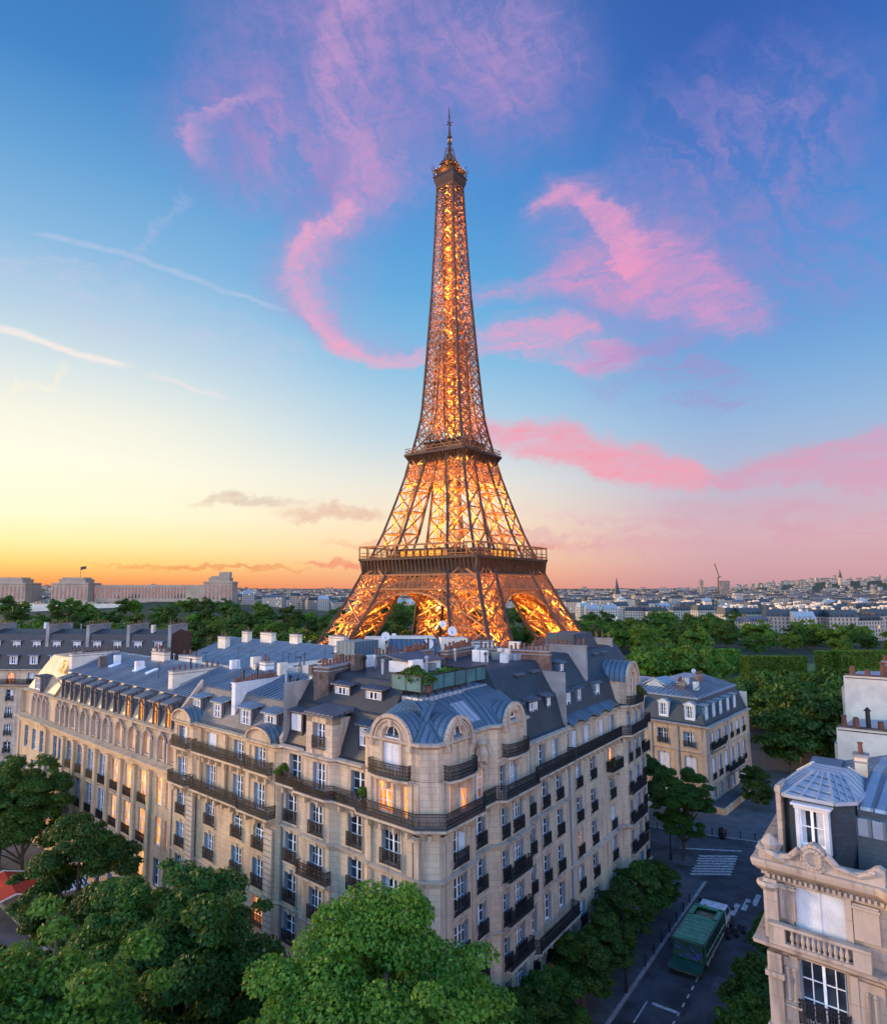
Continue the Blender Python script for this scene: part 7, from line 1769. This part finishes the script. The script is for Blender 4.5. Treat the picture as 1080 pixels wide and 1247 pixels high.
clutter(byl['limestone house with'], AV, 11.5, 27, -13, -4, lambda o: 25.6 - abs(o + 8.2) * .22, 14, 3); clutter(byl['long golden stone sch'] if 'long golden stone sch' in byl else byl['long golden stone sc'], AV, 29, 60, -13.5, -4, lambda o: 25.0 - abs(o + 8.4) * .31, 16, 4)
clutter(byl['grey stone apartment'], ST, -36, -14.5, -8.5, -4, lambda o: 27.35, 12, 5); clutter(byl['low stone mansion wi'], EL, 2, 18, -9.5, -4, lambda o: 17.2, 8, 6)
clutter(byl['jumble of zinc roofs'], ST, -33, -4, -27, -15, lambda o: 26.1, 22, 7); clutter(byl['broad blue zinc roof'], AV, 31, 65, -40, -23, lambda o: 25.7 - abs(o + 31.2) * .31, 14, 8); clutter(byl['second zinc roof wit'], AV, 9, 28, -43, -31, lambda o: 24 - abs(o + 37) * .22, 14, 9); clutter(byl['grey rooftop block w'], Line((0, 84), (1, 0)), -1.5, 8.5, -4, 1, lambda o: 27.2, 9, 10)
def street_lamp(p, label, lit_=False):
    root = thing('street_lamp', label, 'street lamp', p)
    mb = MB(); mb.lathe(p, [(.16, 0), (.16, .8), (.09, .95), (.07, 3), (.05, 6.8)], 10); mb.build('pole', M['iron'], root)
    mb = MB(); mb.tube([(p[0], p[1], p[2] + 6.7), (p[0] + .2, p[1] - .15, p[2] + 7.05), (p[0] + .8, p[1] - .6, p[2] + 7.1)], .045, 6); mb.build('arm', M['iron'], root)
    mb = MB(); mb.lathe((p[0] + .85, p[1] - .63, p[2] + 6.85), [(.18, 0), (.22, .08), (.1, .3)], 10); mb.build('lamp_head', M['iron'], root)
street_lamp(SR.xyz(24.5, 15.0, .13), 'slim dark street lamp on the left pavement behind the lorry')
street_lamp((36.0, 88.6, .13), 'slim dark street lamp by the trees beyond the crossing')
for j in range(9):
    q = Vector((38.6, 99.3)).lerp(Vector((51.8, 94.4)), j / 8); mb = MB(); mb.lathe((q.x, q.y, .13), [(.07, 0), (.06, .8), (.085, .86), (.07, .95), (.02, 1.0)], 8); o = mb.build('bollard', M['iron']); tag(o, 'dark iron bollard in the row beyond the crossing', 'bollard', 'bollards beyond the crossing')
for j in range(7):
    q = ST.xyz(-18 - j * 2.6, 4.75, .13); mb = MB(); mb.lathe(q, [(.07, 0), (.06, .8), (.085, .86), (.07, .95), (.02, 1.0)], 8); o = mb.build('bollard', M['iron']); tag(o, 'dark iron bollard along the kerb beside the lorry', 'bollard', 'bollards along the left kerb')
def bin_(p):
    root = thing('litter_bin', 'round dark litter bin at the kerb beyond the crossing', 'bin', p); mb = MB(); mb.lathe(p, [(.3, 0), (.45, .3), (.48, .9), (.4, 1.2)], 12); mb.build('body', M['iron'], root); mb = MB(); mb.lathe((p[0], p[1], p[2] + 1.2), [(.45, 0), (.4, .15), (.1, .3)], 12); mb.build('lid', M['iron'], root)
bin_((46.0, 95.7, .13))
# café terrace at the lower left: red awning and a ribbed glass canopy
def cafe():
    root = thing('cafe_awning', 'bright red cafe awning under the dark trees at the left edge', 'awning', (-38, 73, 0)); red = plain('red awning cloth', (.62, .045, .012), .8, var=.12)
    d = Vector((.62, -.78, 0)).normalized(); n = Vector((.78, .62, 0)).normalized(); o = Vector((-39.2, 73.6, 0))
    def pt(a, b, z): return tuple(o + d * a + n * b + Vector((0, 0, z)))
    mb = MB(); mb.hexa([pt(-4, 0, 3.4), pt(3.2, 0, 3.4), pt(3.2, 2.6, 2.7), pt(-4, 2.6, 2.7), pt(-4, 0, 3.46), pt(3.2, 0, 3.46), pt(3.2, 2.6, 2.76), pt(-4, 2.6, 2.76)])
    mb.hexa([pt(-4, -2.6, 2.7), pt(3.2, -2.6, 2.7), pt(3.2, 0, 3.4), pt(-4, 0, 3.4), pt(-4, -2.6, 2.76), pt(3.2, -2.6, 2.76), pt(3.2, 0, 3.46), pt(-4, 0, 3.46)]); mb.build('cloth', red, root)
    mb = MB()
    for k in range(24): a = -4 + k * .3; mb.quad(pt(a, 2.6, 2.72), pt(a + .3, 2.6, 2.72), pt(a + .28, 2.62, 2.42), pt(a + .02, 2.62, 2.42))
    mb.build('valance', red, root); mb = MB()
    for a in (-3.8, 3.0):
        for b in (-2.4, 2.4): mb.beam(pt(a, b, 0), pt(a, b, 2.8), .08)
    mb.build('post', M['iron'], root)
    mb = MB()
    for a in (-4, 3.2): mb.beam(pt(a, -2.6, 2.8), pt(a, 0, 3.5), .12); mb.beam(pt(a, 0, 3.5), pt(a, 2.6, 2.8), .12)
    mb.build('rim', M['plaster'], root)
    root = thing('glass_canopy', 'pale ribbed glass canopy beside the red awning', 'canopy', pt(1, 4.6, 0)); mb = MB()
    for k in range(12): b = 3.0 + k * .36; mb.beam(pt(-1, b, 3.0), pt(3.3, b, 2.6), .1)
    mb.beam(pt(-1, 2.9, 3.0), pt(-1, 7.1, 3.0), .14); mb.beam(pt(3.3, 2.9, 2.6), pt(3.3, 7.1, 2.6), .16); mb.build('rib', M['shutter'], root)
    mb = MB(); mb.quad(pt(-1, 3, 2.94), pt(3.3, 3, 2.54), pt(3.3, 7, 2.54), pt(-1, 7, 2.94)); mb.build('pane', M['glass'], root); mb = MB()
    for a in (-.9, 3.2):
        for b in (3.1, 6.9): mb.beam(pt(a, b, 0), pt(a, b, 2.7), .09)
    mb.build('post', M['iron'], root)
cafe()
# satellite dishes on the roofs
def dish(p, rz, s, label):
    root = thing('satellite_dish', label, 'dish', p); root.rotation_euler = (0, 0, rz); mb = MB(); n = 14; rings = [[(r * math.cos(2 * math.pi * j / n), -.25 * (1 - r * r) , .9 + r * math.sin(2 * math.pi * j / n)) for j in range(n)] for r in (.05, .3, .5, .6)]
    for a, b in zip(rings, rings[1:]):
        for j in range(n): mb.quad(a[j], a[(j + 1) % n], b[(j + 1) % n], b[j])
    o = bpy.data.objects.new('dish', mb.mesh('dish', M['shutter'], True)); C.objects.link(o); o.parent = root
    mb = MB(); mb.tube([(0, -.25, -.6), (0, -.25, .9)], .04, 6); mb.tube([(0, -.22, .4), (0, .45, .85)], .02, 5); o = bpy.data.objects.new('stand', mb.mesh('stand', M['iron'])); C.objects.link(o); o.parent = root
    root.scale = (s * .7, s * .7, s * .7)
dish((4.4, 70, 27.6), math.pi, 1.3, 'large satellite dish below the yellow lit rooftop window'); dish((6.6, 78, 29.4), math.pi, 1.0, 'satellite dish on the grey rooftop block')
dish(ST.xyz(-9, -18, 28.4), math.pi, 1.1, 'satellite dish on the zinc roofs right of the tower foot'); dish(ST.xyz(-19, -16, 28.4), math.pi, 1.3, 'satellite dish nearest the slate peak'); dish(ER.xyz(-17, -7, 18.2), math.pi, 1.0, 'satellite dish on the mansion roof')
